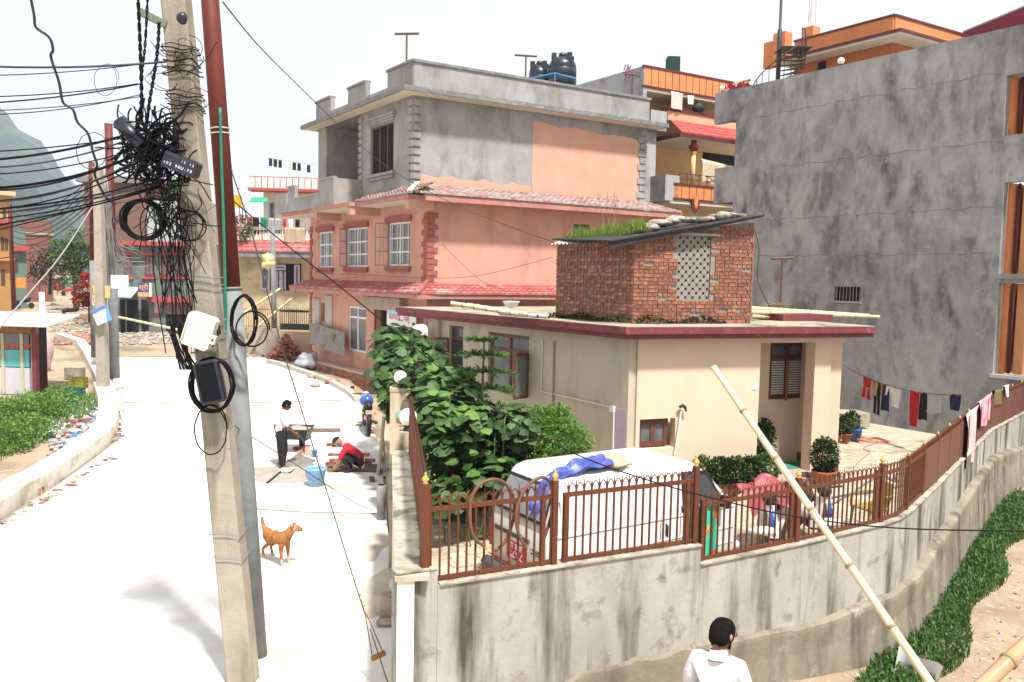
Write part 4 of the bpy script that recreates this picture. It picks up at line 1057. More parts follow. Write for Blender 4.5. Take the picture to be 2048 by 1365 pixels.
# red flowered blanket on the parapet
def cloth(name, P00, P10, drop, back, mats, label, cat, group=None, wav=.03, nu=14, nv=12, seed=1, parent=None):
    """cloth hung over an edge from P00 to P10: falls by drop in front, by back behind"""
    rnd = random.Random(seed); P00 = Vector(P00); P10 = Vector(P10); d = (P10 - P00); n = Vector((d.y, -d.x, 0)).normalized()
    if n.dot(CAM - P00) < 0: n = -n
    ph = rnd.uniform(0, 6); mb = MB(); tot = drop + back
    def fn(a, b):
        s = b * tot - back
        w = wav * sin(a * 11 + ph) * min(1, abs(s) / .25) + wav * .5 * sin(a * 23 + ph * 2)* min(1, abs(s) / .3)
        p = P00 + d * a
        if s >= 0: return p + n * (.03 + w) + V(0, 0, -s + .02)
        return p - n * (.03 - w * .5) + V(0, 0, s + .02)
    mb.sheet(fn, nu, nv)
    return one(name, mb, mats, label, cat, group, True) if parent is None else obj(name, mb, mats, parent, True)
m_redblk = M('red_flowered_blanket', (.45, .02, .035), (.12, .01, .02), 5, c3=(.75, .62, .35), s3=4, lo3=.54, hi3=.56, c4=(.5, .03, .05), s4=14, lo4=.58, hi4=.6)
u0_, z0_ = FG.uv(1500, 158, -.12); u1_, _ = FG.uv(1452, 160, -.12)
cloth('blanket', FG.P(u1_, -.12, zTop + .28), FG.P(u0_, -.12, zTop + .28), .28, .1, m_redblk, 'red and yellow flowered blanket spread over the grey parapet', 'blanket', None, .02)
# ================================================================ orange balcony house behind
oc_ = at(1283, 300, 36.0); FO = Face(oc_, BR)
oh = root('balcony_house', 'apricot house with orange panelled balconies between the pink and grey buildings', 'house', (oc_.x, oc_.y, 0))
OUL = 8.5
def oz(px, py, off=0): return FO.uv(px, py, off)[1]
q = MB(); q.fbox(FO, 0, OUL, -1.9, -1.7, 0, oz(1300, 132)); obj('wall', q, m_peachy, oh)
m_cementL = M('cement_light', (.30, .30, .31), (.42, .42, .43), 1.2, st=(1, 1, .4), c3=(.2, .2, .21), s3=1, bump=.1)
FOs = Face(oc_, A_); q = MB(); q.fbox(FOs, .0, 5, -.2, .0, 0, oz(1283, 131)); obj('side_wall', q, m_cementL, oh)
# top balcony parapet of orange panels
def panels(F, u0, u1, z0, z1, n, count, parent, tip=None):
    for k in range(count):
        a = u0 + (u1 - u0) * k / count; b = u0 + (u1 - u0) * (k + 1) / count
        q = MB(); q.fbox(F, a + .02, b - .02, n - .05, n, z0, z1); obj('panel', q, m_orange, parent)
    q = MB(); q.fbox(F, u0 - .02, u1 + .02, n - .09, n - .051, z0, z1); obj('panel_back', q, m_maroon2, parent)
    q = MB(); q.fbox(F, u0 - .05, u1 + .05, n - .1, n + .03, z1 + .002, z1 + .09); obj('top_rail', q, m_maroon2, parent)
    q = MB(); q.fbox(F, u0 - .05, u1 + .05, n - .1, n + .03, z0 - .09, z0 - .002); obj('bottom_rail', q, m_maroon2, parent)
ut = FO.uv(1455, 150)[0]
zA1, zA0 = oz(1283, 133), oz(1283, 169)
panels(FO, .02, ut + 1.5, zA0, zA1, 0, 16, oh)
q = MB(); q.fbox(FO, .0, OUL, -1.7, -.02, zA0 - .22, zA0 - .1); obj('balcony_slab', q, m_soffit, oh)
zB = oz(1340, 222); q = MB(); q.fbox(FO, FO.uv(1336, 230)[0], OUL, -.12, .0, oz(1340, 241), zB); obj('balcony_wall', q, M('peach_paint', (.62, .33, .19), (.68, .39, .25), 2), oh)
q = MB(); q.fbox(FO, FO.uv(1334, 230)[0], OUL, -.16, .05, zB + .002, zB + .1); obj('top_rail', q, m_maroon2, oh)
uT0, uT1 = FO.uv(1338, 250)[0], FO.uv(1440, 255)[0]
zt1, zt0 = oz(1345, 241), oz(1345, 262, .8)
obj('balcony_tiles', tiles(FO, uT0, uT1 + 1.0, .0, zt1, .8, zt0, 4, .26, .0, .3), M('bright_red_tile', (.42, .05, .05), (.52, .11, .10), 3), oh, True)
q = MB(); q.fbox(FO, uT0 - .1, uT1 + 1.3, -1.7, .84, zt0 - .2, zt0 - .02); obj('eave_edge', q, m_maroon2, oh)
q = MB(); q.fbox(FO, uT0 - .05, uT1 + 1.2, -1.65, .8, zt0 - .22, zt0 - .202); obj('soffit', q, m_soffit, oh)
# column with red and gold capital
cb = FO.uv(1388, 330, .6)[0]; z0c, z1c = oz(1388, 372, .6), zt0 - .2
q = MB(); cp = FO.P(cb, .55, 0); q.lathe([(.10, z0c), (.10, z0c + (z1c - z0c) * .68)], (cp.x, cp.y, 0), 12); obj('column', q, m_peachy, oh, True)
zz = z0c + (z1c - z0c) * .68; hh = z1c - zz
q = MB(); q.lathe([(.11, zz), (.13, zz + hh * .06), (.11, zz + hh * .1), (.14, zz + hh * .16), (.11, zz + hh * .2)], (cp.x, cp.y, 0), 12); obj('gold_ring', q, M('gold_paint', (.55, .36, .04), rough=.4), oh, True)
q = MB(); q.lathe([(.11, zz + hh * .2), (.22, zz + hh * .42), (.20, zz + hh * .55), (.24, zz + hh * .62), (.12, zz + hh * .66), (.12, zz + hh)], (cp.x, cp.y, 0), 12); obj('capital', q, M('red_capital', (.22, .015, .025)), oh, True)
# lower balcony
uc0, uc1 = FO.uv(1348, 390, .7)[0], FO.uv(1430, 395, .7)[0]
zC1, zC0 = oz(1390, 374, .7), oz(1390, 399, .7)
FOb = FO.moved(.7)
panels(FOb, uc0, uc1 + 1.5, zC0, zC1, 0, 9, oh)
q = MB(); q.fbox(FO, uc0 - .2, OUL, -1.7, .68, zC0 - .25, zC0 - .1); obj('balcony_slab', q, m_soffit, oh)
q = MB(); ux = FO.uv(1388, 420, .7)[0]; q.prism([FOb.P(ux - .22, .04, zC0 - .02), FOb.P(ux + .22, .04, zC0 - .02), FOb.P(ux + .22, .04, zC0 - .4), FOb.P(ux, .04, zC0 - .62), FOb.P(ux - .22, .04, zC0 - .4)], FO.n * .06); obj('pendant', q, m_maroon2, oh)
q = MB(); q.prism([FOb.P(ux - .13, .101, zC0 + .1), FOb.P(ux + .13, .101, zC0 + .1), FOb.P(ux + .1, .101, zC0 - .25), FOb.P(ux, .101, zC0 - .45), FOb.P(ux - .1, .101, zC0 - .25)], FO.n * .03); obj('pendant_face', q, m_orange, oh)
for px in (1360, 1376, 1400, 1416):
    u = FO.uv(px, 360, .7)[0]; q = MB(); q.tube([FOb.P(u, -.05, zC1 + .09), FOb.P(u, -.05, zC1 + .55)], .02, 6); obj('rail_post', q, m_maroon2, oh)
for dz in (.3, .53):
    q = MB(); q.tube([FOb.P(FO.uv(1358, 360, .7)[0], -.05, zC1 + dz), FOb.P(uc1 + 1, -.05, zC1 + dz)], .018, 6); obj('hand_rail', q, m_maroon2, oh)
# rough cement end screens and dark window
q = MB(); a = FO.uv(1318, 380, .3); q.fbox(FO, FO.uv(1318, 380, .3)[0], FO.uv(1346, 380, .3)[0], -1.7, .7, zC0 - .15, oz(1330, 349, .7)); obj('end_screen', q, m_cementL, oh)
q = MB(); q.fbox(FO, FO.uv(1302, 230)[0], FO.uv(1334, 230)[0], -1.7, .0, oz(1320, 262), oz(1320, 222)); obj('end_screen', q, m_cementL, oh)
q = MB(); q.fbox(FO, -.3, FO.uv(1320, 330)[0], -1.6, -.3, 0, oz(1300, 250)); obj('end_screen', q, m_cementL, oh)
r = FO.rect(1405, 1470, 309, 332, -1.7); q = MB(); q.fbox(FO, r[0], r[1] + 1, -1.69, -1.66, r[2] - .3, r[3]); obj('dark_window', q, m_dark, oh)
fl_ = at(1406, 346, 35); 
m_floral = M('floral_quilt', (.55, .48, .36), (.46, .38, .27), 4, c3=(.4, .12, .1), s3=9, lo3=.62, hi3=.66)
cloth('floral_quilt', FOb.P(FO.uv(1406, 320, .7)[0], -.1, oz(1410, 318, .7)), FOb.P(FO.uv(1470, 330, .7)[0], -.1, oz(1460, 332, .7)), 1.0, .2, m_floral, 'cream floral quilt hung to dry on the lower balcony', 'quilt', None, .05)
# things on its upper balcony
uu = FO.uv(1340, 200)[0]
cloth('towel', FO.P(FO.uv(1338, 190)[0], .1, oz(1338, 183)), FO.P(FO.uv(1362, 190)[0], .1, oz(1362, 188)), .75, .2, M('pale_pink_towel', (.72, .52, .48)), 'pale pink towel drying on the upper balcony', 'towel', 'washing on the upper balcony')
cloth('shirt', FO.P(FO.uv(1371, 195)[0], .1, oz(1371, 192)), FO.P(FO.uv(1384, 195)[0], .1, oz(1384, 193)), .4, .1, m_whiteframe, 'small white cloth drying on the upper balcony', 'cloth', 'washing on the upper balcony')
bg_ = root('black_bag', 'black travel bag with handle standing on the upper balcony rail', 'bag', FO.P(FO.uv(1398, 220)[0], -.05, zB + .1)); q = MB(); bp_ = FO.P(FO.uv(1398, 220)[0], -.05, zB + .1)
q.blob(bp_ + V(0, 0, .22), .28, (1.1, .6, .8), .12, 14, 10, seed=3); obj('bag_body', q, M('black_nylon', (.015, .015, .018), rough=.6), bg_, True)
q = MB(); q.tube([bp_ + V(-.12, 0, .4), bp_ + V(-.06, 0, .52), bp_ + V(.06, 0, .52), bp_ + V(.12, 0, .4)], .02, 6); obj('handle', q, m_iron, bg_, True)
q = MB(); bx = FO.P(FO.uv(1376, 130)[0], -1.0, zA1 + .1); q.box(bx.x - .28, bx.x + .28, bx.y - .28, bx.y + .28, zA1 + .05, oz(1376, 122, -1)); one('green_tank', q, M('dark_green', (.01, .045, .03)), 'small dark green box tank on the panelled roof', 'tank')
antenna(1264, 200, 150, 34.5, .4, 'T-shaped iron pole before the grey side wall of the apricot house', .1)
fp_ = at(1255, 150, 36.5); q = MB(); pts = in_ellipsoid(fp_ + V(0, 0, .1), (.18, .15, .35), 160, .2); leaf_cloud(q, pts, .05, .1); one('flower_bush', q, M('magenta_petals', (.35, .06, .22), (.4, .12, .3), 3), 'small magenta flower bush on the apricot house roof', 'plant')
# telecom mast far behind
tm = root('radio_mast', 'thin pale lattice radio mast far behind the orange penthouse', 'mast', at(1621, 90, 60)); tp = at(1621, 90, 60)
for k in range(3):
    a = k * 2.09; q = MB(); q.tube([tp + V(cos(a) * .3, sin(a) * .3, -6), tp + V(cos(a) * .22, sin(a) * .22, 12)], .025, 5); obj('leg', q, M('pale_red_steel', (.5, .33, .33)), tm)
for k in range(30):
    z = -6 + k * .6; a = k * 2.09; b = (k + 1) * 2.09; q = MB(); q.tube([tp + V(cos(a) * .27, sin(a) * .27, z), tp + V(cos(b) * .27, sin(b) * .27, z + .6)], .016, 4); obj('brace', q, M('pale_red_steel', (.5, .33, .33)), tm)
# ================================================================ brown picket fence
m_fence = M('brown_fence_paint', (.105, .034, .018), (.14, .047, .025), 6, rough=.55, spec=.18)
m_gold = M('gold_finial', (.60, .42, .10), rough=.3, spec=.6, metal=.3)
FH = .72
def picket_mesh(d, h, name):
    """bar, spear head and two curled side leaves, running up from the origin; d = along the fence"""
    mb = MB(); d = Vector(d); n = Vector((d.y, -d.x, 0)); b = .0085
    mb.hexa([d * -b + n * b, d * b + n * b, d * b - n * b, d * -b - n * b, d * -b + n * b + V(0, 0, h), d * b + n * b + V(0, 0, h), d * b - n * b + V(0, 0, h), d * -b - n * b + V(0, 0, h)])
    t = h
    mb.add([d * -.014 + V(0, 0, t), n * .01 + V(0, 0, t), d * .014 + V(0, 0, t), n * -.01 + V(0, 0, t), V(0, 0, t + .13)], [(0, 1, 4), (1, 2, 4), (2, 3, 4), (3, 0, 4)])
    for s in (-1, 1):
        p = [V(0, 0, t - .03), d * s * .018 + V(0, 0, t + .035), d * s * .042 + V(0, 0, t + .062), d * s * .066 + V(0, 0, t + .058)]
        mb.tube(p, [.009, .008, .007, .002], 4)
    o = obj('p', mb, m_fence); me = o.data; me.name = name; bpy.data.objects.remove(o); return me
def fence_run(rt, a, b, z0, h, spacing=.092, inset=-.07, rails=True, first=.06):
    a = Vector(a); b = Vector(b); d = (b - a); d.z = 0; L = d.length; d.normalize(); n = Vector((d.y, -d.x, 0))
    o = a + n * inset; me = picket_mesh(d, h - .02, 'picket')
    k = first
    while k < L - .03:
        share('picket', me, rt, V(o.x + d.x * k, o.y + d.y * k, z0 + .015)); k += spacing
    for zz, hh in ((z0 + .05, .035), (z0 + h - .06, .045)):
        q = MB(); q.beam(V(o.x, o.y, zz), V(o.x + d.x * L, o.y + d.y * L, zz), .028, hh); obj('rail', q, m_fence, rt)
def fence_post(rt, p, z0, h, w=.06, dirv=None, gold=True, gs=1.0):
    d = Vector(dirv) if dirv is not None else B_; n = Vector((d.y, -d.x, 0)); c = Vector((p.x, p.y, 0))
    q = MB(); q.obox(c + V(0, 0, z0 + h / 2), d * (w / 2), n * (w / 2), V(0, 0, h / 2)); po = obj('post', q, m_fence, rt)
    if gold:
        q = MB(); q.lathe([(a_ * gs, b_ * gs) for a_, b_ in ((.022, 0), (.028, .008), (.018, .018), (.034, .04), (.034, .055), (.012, .08), (.008, .09), (.013, .1), (0, .118))], (c.x, c.y, z0 + h), 12); obj('finial', q, m_gold, po, True)
    return po
ff = root('picket_fence', 'brown iron picket fence with curled spear tips facing the alley', 'fence', (P2.x, P2.y, WZ))
nI = -FW1.n * .07
def on1(px, py): u, z = FW1.uv(px, py, -.07); return FW1.P(u, -.07, 0)
corner_post = on1(849, 1130)
pA, pB = on1(1106, 1130), on1(1387, 1090)
s0 = P1 - FW1.d * ((P1 - V(corner_post.x, corner_post.y, 0)).dot(FW1.d))
fence_post(ff, corner_post, WZ + .17, .80, .075, FW1.d)
fence_run(ff, V(corner_post.x, corner_post.y, 0) - nI, V(pA.x, pA.y, 0) - nI, WZ, FH + .06)
fence_post(ff, pA, WZ, .88, .06, FW1.d); fence_post(ff, pA + FW1.d * .13, WZ, FH, .045, FW1.d, False); fence_post(ff, pA - FW1.d * .13, WZ, FH, .045, FW1.d, False)
fence_run(ff, V(pA.x, pA.y, 0) - nI + FW1.d * .1, V(pB.x, pB.y, 0) - nI, WZ, FH + .06)
fence_post(ff, pB, WZ, .88, .06, FW1.d); fence_post(ff, pB - FW1.d * .11, WZ, FH, .045, FW1.d, False)
chain = [P2 + FW1.d * .06, P3, P4, (P4 + P5) / 2 + V(.03, -.03, 0), P5]
fence_post(ff, P2 + FW1.d * .06 + nI, 1.48, FH, .045, FW1.d, False)
for a, b in zip(chain[:-1], chain[1:]): fence_run(ff, V(a.x, a.y, 0), V(b.x, b.y, 0), 1.48, FH)
for p, g_ in ((P3, 1), (P3 - FW1.d * .1, 0), (P4, 1), (P4 - FW1.d * .1, 0)): fence_post(ff, V(p.x, p.y, 0) + nI, 1.48, .80 if g_ else FH, .06 if g_ else .045, FW1.d, bool(g_))
fa = root('sheeted_fence', 'brown picket fence backed with brown metal sheet where the wall turns', 'fence', (P6.x, P6.y, 1.48))
c2_ = [P5, P6, P7, P8, P9]
m_sheet = M('brown_sheet', (.10, .036, .024), (.14, .055, .035), 3, st=(1, 1, .3), rough=.55, c3=(.2, .14, .12), s3=2, st3=(3, 3, .3), lo3=.62, hi3=.75)
for i, (a, b) in enumerate(zip(c2_[:-1], c2_[1:])):
    fence_run(fa, V(a.x, a.y, 0), V(b.x, b.y, 0), 1.48, FH, .10)
    d = (b - a); d.z = 0; L = d.length; d.normalize(); n = Vector((d.y, -d.x, 0)); m = max(1, round(L / 1.1))
    for k in range(m + (1 if i == 3 else 0)):
        fence_post(fa, V(a.x, a.y, 0) + d * (L * k / m) - n * .07, 1.48, .78, .05, d, True, .6)
    for k in range(m):
        if i == 0 and k == 0: continue
        q = MB(); p0 = V(a.x, a.y, 0) + d * (L * k / m + .03) - n * .045; p1 = V(a.x, a.y, 0) + d * (L * (k + 1) / m - .03) - n * .045; q.beam(p0 + V(0, 0, 1.86), p1 + V(0, 0, 1.86), .006, .64); obj('metal_sheet', q, m_sheet, fa)
fs_ = root('street_fence', 'brown picket fence running along the road, seen almost edge-on', 'fence', (C0.x, C0.y, WZ))
fence_run(fs_, FS.P(.12, -.17, 0), FS.P(SWL - .05, -.17, 0), WZ + .14, FH + .12, .092, .1)
fence_post(fs_, FS.P(SWL - .05, -.27, 0), WZ + .14, .9, .05, FS.d, False)
# pillars of the gate with lamps
m_pillar = M('gate_pillar_paint', (.52, .41, .29), (.58, .47, .34), 2, c3=(.36, .28, .2), s3=2, st3=(2, 2, .5), bump=.12)
m_oldcem = M('mossy_pillar', (.36, .30, .23), (.42, .36, .28), 3, c3=(.2, .17, .12), s3=3, bump=.3)
pb_ = gp(783, 1042, 0.0)
pil = root('gate_pillar', 'tall cream gate pillar carrying a round lamp beside the vine', 'pillar', (pb_.x, pb_.y, 0))
pt = at(795, 784, pb_.y)
q = MB(); q.obox(V(pb_.x + .12, pb_.y + .17, pt.z / 2), FS.n * .19, FS.d * .19, V(0, 0, pt.z / 2)); obj('shaft', q, m_pillar, pil)
q = MB(); q.obox(V(pb_.x + .12, pb_.y + .17, pt.z + .03), FS.n * .2, FS.d * .2, V(0, 0, .03)); obj('cap', q, m_oldcem, pil)
q = MB(); c_ = at(799, 828, pb_.y - .03); q.obox(c_ + V(.02, 0, 0), V(.06, 0, 0), V(0, .05, 0), V(0, 0, .07)); obj('green_switch_box', q, M('mint_plastic', (.2, .5, .36)), pil)
globe((pb_.x + .12, pb_.y + .17, pt.z + .06), .125, 'round cream lamp on the tall gate pillar', 'round lamps of the gate')
p2b = FS.P(SWL + .1, -.1, 0)
pl2 = root('low_pillar', 'short mossy cement pillar at the end of the street wall', 'pillar', (p2b.x, p2b.y, 0))
z2 = at(806, 905, p2b.y).z; q = MB(); q.obox(V(p2b.x, p2b.y, z2 / 2), FS.n * .15, FS.d * .14, V(0, 0, z2 / 2)); obj('shaft', q, m_oldcem, pl2)
gl2 = at(816, 862, p2b.y + .35); globe((gl2.x, gl2.y, gl2.z), .145, 'round cream lamp just above the tips of the street fence', 'round lamps of the gate')
q = MB(); q.obox(V(gl2.x, gl2.y, gl2.z / 2), FS.n * .14, FS.d * .14, V(0, 0, gl2.z / 2)); one('lamp_pier', q, m_oldcem, 'cement pier carrying the lamp above the street fence tips', 'pillar')
# rusty leaf gate behind the pillar
gt = root('rusty_gate', 'rust streaked narrow iron gate leaf behind the tall pillar', 'gate', at(828, 880, 16.4)); g0 = at(826, 990, 16.3)
for k in range(5):
    q = MB(); a = V(g0.x + .03 * k, g0.y + .13 * k, .5); zt_ = at(822, 745 + 8 * k, 16.3 + .13 * k).z; q.tube([a, V(a.x, a.y, zt_)], [.022, .02], 6); obj('bar', q, M('rust_orange', (.36, .13, .04), (.22, .08, .03), 4), gt)
for zz in (.9, 1.9):
    q = MB(); q.beam(V(g0.x, g0.y, zz), V(g0.x + .12, g0.y + .52, zz), .04, .04); obj('rail', q, m_fence, gt)
# brown hoses hung over the fence
m_hose = M('brown_hose', (.13, .055, .035), (.18, .085, .055), 5, rough=.5)
def zc_(pts): return [(940 + x / 5.06, 890 + y / 5.06) for x, y in pts]
def smooth_path(pts, m=6):
    out = []
    n = len(pts)
    for i in range(n - 1):
        p0, p1, p2, p3 = pts[max(i - 1, 0)], pts[i], pts[i + 1], pts[min(i + 2, n - 1)]
        for k in range(m):
            t = k / m; out.append(((p1 * 2) + (p2 - p0) * t + (p0 * 2 - p1 * 5 + p2 * 4 - p3) * t * t + (p1 * 3 - p0 - p2 * 3 + p3) * t ** 3) * .5)
    out.append(pts[-1]); return out
h1 = [(150, 1030), (60, 960), (10, 840), (2, 620), (40, 480), (120, 390), (230, 350), (330, 375), (400, 450), (440, 560), (450, 700), (400, 880), (340, 1000), (250, 1078)]
h2 = [(550, 1010), (500, 920), (468, 780), (480, 620), (540, 480), (610, 390), (700, 335), (770, 340), (820, 400), (840, 520), (830, 680), (790, 830), (740, 970), (710, 1100)]
for pts, lab in ((h1, 'bent brown hose with yellow end hung over the fence behind the van tail'), (h2, 'second bent brown hose hung over the fence next to the gilded post')):
    n = len(pts); P_ = []
    for i, (x, y) in enumerate(zc_(pts)):
        off = -.07 + .05 * (1 if i < n * .45 else -1); u, z = FW1.uv(x, y, off); P_.append(FW1.P(u, off, z))
    hs_ = root('brown_hose', lab, 'hose', P_[0], 'brown hoses on the fence'); q = MB(); q.tube(smooth_path(P_), .017, 8); obj('tube', q, m_hose, hs_, True)
    q = MB(); q.tube([P_[0], P_[0] + (P_[0] - P_[1]).normalized() * .03], .02, 8); obj('end_fitting', q, M('yellow_brass', (.55, .38, .06)) if pts is h1 else m_hose, hs_)
# ================================================================ white van
TH_ = radians(32.5); VS = 1.06
hx = V(cos(TH_), sin(TH_), 0); hy = V(-sin(TH_), cos(TH_), 0)
vn = at(1098, 1000, 10.56); vo = V(vn.x, vn.y, YZ)
def vp(x, y, z): return vo + hx * (x * VS) + hy * (y * VS) + V(0, 0, z * VS)
van = root('white_van', 'small white cargo van with red stripe parked behind the fence', 'van', vo)
m_van = M('van_white', (.60, .60, .58), (.66, .66, .65), 1.5, rough=.28, spec=.5, c3=(.54, .52, .46), s3=1.2, lo3=.58, hi3=.75)
WV = 1.41
rings = [(.24, .03, 3.40, .03), (.30, .0, 3.43, .0), (.60, -.01, 3.45, .0), (.93, .0, 3.40, .0), (.97, .02, 3.36, .015), (1.02, .03, 3.30, .0), (1.10, .06, 3.18, .01), (1.50, .24, 2.74, .06), (1.58, .29, 2.64, .09), (1.635, .38, 2.50, .16), (1.665, .55, 2.25, .32), (1.675, .9, 1.9, .5)]
def ring_pts(z, xr, xf, ins, r=.13, k=5):
    y0, y1 = ins, WV - ins; r = min(r, (y1 - y0) / 2 - .01); out = []
    for cx, cy, a0 in ((xf - r, y0 + r, -90), (xf - r, y1 - r, 0), (xr + r, y1 - r, 90), (xr + r, y0 + r, 180)):
        for i in range(k + 1):
            a = radians(a0 + 90 * i / k); out.append(vp(cx + r * cos(a), cy + r * sin(a), z))
    return out
q = MB(); n_ = 24
for z, xr, xf, ins in rings: q.v.extend(tuple(p) for p in ring_pts(z, xr, xf, ins))
for i in range(len(rings) - 1):
    for k in range(n_): k2 = (k + 1) % n_; q.f.append((i * n_ + k, i * n_ + k2, (i + 1) * n_ + k2, (i + 1) * n_ + k)); q.m.append(0)
q.f.append(tuple((len(rings) - 1) * n_ + k for k in range(n_))); q.m.append(0); q.f.append(tuple(reversed(range(n_)))); q.m.append(0)
obj('body', q, m_van, van, True)
def vquad(pts, th, name, mat, out):
    mb = MB(); mb.prism([vp(*p) for p in pts], out * th); return obj(name, mb, mat, van)
rear_n = (-hx * .93 + V(0, 0, .37)).normalized()
m_vglass = M('van_glass', (.06, .065, .07), rough=.1, spec=.6)
m_rub = M('black_rubber', (.02, .02, .022), rough=.6)
def rx(z): return .06 + (z - 1.10) / .40 * .18 - .02
vquad([(rx(1.06) - .012, .10, 1.06), (rx(1.06) - .012, WV - .10, 1.06), (rx(1.52) - .012, WV - .19, 1.52), (rx(1.52) - .012, .19, 1.52)], .006, 'window_gasket', m_rub, rear_n)
vquad([(rx(1.10) - .018, .15, 1.10), (rx(1.10) - .018, WV - .15, 1.10), (rx(1.48) - .018, WV - .22, 1.48), (rx(1.48) - .018, .22, 1.48)], .008, 'rear_window', M('rear_glass', (.16, .17, .18), (.28, .29, .30), 3, rough=.12, spec=.6), rear_n)
sr = -hy
vquad([(2.30, .005, 1.04), (3.02, .006, 1.04), (2.70, .055, 1.46), (2.30, .055, 1.48)], .014, 'side_window', m_vglass, sr)
vquad([(2.26, .003, 1.0), (3.08, .004, 1.0), (2.74, .053, 1.5), (2.26, .053, 1.52)], .008, 'window_gasket', m_rub, sr)
vquad([(3.19, .12, 1.10), (3.19, WV - .12, 1.10), (2.78, WV - .2, 1.48), (2.78, .2, 1.48)], .02, 'windscreen', m_vglass, (hx * .7 + V(0, 0, .7)).normalized())
for z in (.40, .62, .92): vquad([(.12, -.001, z), (3.28, -.001, z), (3.28, -.001, z + .02), (.12, -.001, z + .02)], .012, 'side_crease', m_van, sr)
vquad([(.10, -.002, .50), (1.82, -.002, .50), (1.82, -.002, .59), (.10, -.002, .59)], .02, 'side_moulding', m_rub, sr)
for x in (1.86, 2.22): vquad([(x, .0, .32), (x + .012, .0, .32), (x + .012, .0, .96), (x, .0, .96)], .003, 'door_seam', m_dark, sr)
for x0_, x1_ in ((.2, .95), (1.0, 1.78)): vquad([(x0_, .014, 1.06), (x1_, .014, 1.06), (x1_, .055, 1.42), (x0_, .05, 1.42)], .010, 'pressed_panel', m_van, sr)
vquad([(1.95, .0, .70), (2.0, .0, .66), (2.0, .0, .82), (1.95, .0, .86)], .012, 'door_handle_dent', m_rub, sr)
vquad([(-.012, .02, .36), (-.012, WV - .02, .36), (-.012, WV - .02, .375), (-.012, .02, .375)], .006, 'red_stripe', M('red_tape', (.5, .02, .03)), -hx)
vquad([(-.012, .40, .76), (-.012, WV - .18, .76), (-.012, WV - .18, .82), (-.012, .40, .82)], .012, 'lamp_bar', M('grey_plastic', (.10, .10, .105)), -hx)
pk = vquad([(-.014, .46, .46), (-.014, .92, .46), (-.014, .92, .70), (-.014, .46, .70)], .006, 'number_plate', M('red_plate', (.50, .05, .07)), -hx)
m_wht = M('white_print', (.8, .8, .8))
text_mesh('plate_text', 'ना ३ ख', .12, m_wht, van, vp(-.026, .69, .645), -hy, V(0, 0, 1)); text_mesh('plate_text', '९८९८', .17, m_wht, van, vp(-.026, .69, .535), -hy, V(0, 0, 1))
bd = vquad([(-.014, .10, .66), (-.014, .36, .66), (-.014, .36, .72), (-.014, .10, .72)], .005, 'badge', m_blackink, -hx)
text_mesh('badge_text', 'Omni', .055, m_wht, van, vp(-.022, .30, .69), -hy, V(0, 0, 1)); text_mesh('badge_text', 'Cargo', .055, M('yellow_print', (.7, .45, .03)), van, vp(-.022, .17, .69), -hy, V(0, 0, 1))
for y in (.05, WV - .05 - .07):
    lt = vquad([(-.012, y, .50), (-.012, y + .07, .50), (-.012, y + .07, .86), (-.012, y, .86)], .014, 'tail_light', M('red_lens', (.35, .01, .015), rough=.15, spec=.6), -hx)
q = MB(); q.tube([vp(-.04, .02, .26), vp(-.08, .12, .26), vp(-.08, WV - .12, .26), vp(-.04, WV - .02, .26)], .085 * VS, 8); obj('rear_bumper', q, M('bumper_plastic', (.045, .05, .06), (.07, .075, .085), 3, rough=.55), van, True)
q = MB(); q.tube([vp(3.42, .05, .30), vp(3.50, .2, .30), vp(3.50, WV - .2, .30), vp(3.42, WV - .05, .30)], .07, 8); obj('front_bumper', q, m_van, van, True)
for x in (.55, 2.75):
    for y, s_ in ((.0, 1), (WV, -1)):
        c = vp(x, y + s_ * .06, .26); q = MB(); q.lathe([(.15, -.07), (.26, -.06), (.275, -.03), (.275, .03), (.26, .06), (.15, .07)], c, 22, hy); wl = obj('wheel', q, m_rub, van, True)
        q = MB(); q.lathe([(.02, -.055), (.16, -.06), (.16, .06), (.02, .055)], c, 16, hy); obj('rim', q, M('steel_rim', (.4, .4, .4), rough=.4, metal=.6), wl, True)
q = MB(); mpv = vp(2.98, -.10, 1.05); q.obox(mpv, hx * .03, hy * .07, V(0, 0, .09)); obj('mirror', q, m_rub, van)
# blue tarp and a sack on its roof, spilling over the rear window
m_tarp = M('blue_tarp', (.045, .06, .28), (.09, .12, .40), 3, rough=.5, c3=(.22, .26, .5), s3=4, lo3=.6, hi3=.7)
tp_ = MB()
ctrl = [(1.12, .32, 1.69), (.85, .30, 1.70), (.55, .32, 1.66), (.34, .34, 1.58), (.20, .36, 1.42), (.11, .37, 1.25), (.06, .38, 1.10)]
cp_ = smooth_path([V(*c) for c in ctrl], 6)
def tf(a, b):
    i = a * (len(cp_) - 1); k = min(int(i), len(cp_) - 2); c = cp_[k] * (1 - (i - k)) + cp_[k + 1] * (i - k)
    wdt = .20 - .07 * a + .03 * sin(a * 9); y = (b - .5) * 2 * wdt
    f = .035 * sin(b * 15 + a * 8) + .028 * sin(b * 27 - a * 13) + .02 * sin(a * 31)
    up = .05 * (1 - abs(b - .5) * 2) + f + .03
    return vp(c.x - up * .6 * a, c.y + y + .03 * sin(a * 12), c.z + up * (1 - .5 * a))
tp_.sheet(tf, 40, 22); one('blue_tarp', tp_, m_tarp, 'crumpled blue tarpaulin on the van roof hanging down its rear window', 'tarpaulin', None, True)
q = MB(); q.blob(vp(1.25, .26, 1.72), .17, (1.3, .9, .5), .45, 18, 12, seed=4); one('tan_sack', q, M('tan_sack', (.42, .30, .17), (.58, .46, .31), 4, bump=.4), 'crumpled tan sack lying on the blue tarpaulin', 'sack', None, True)
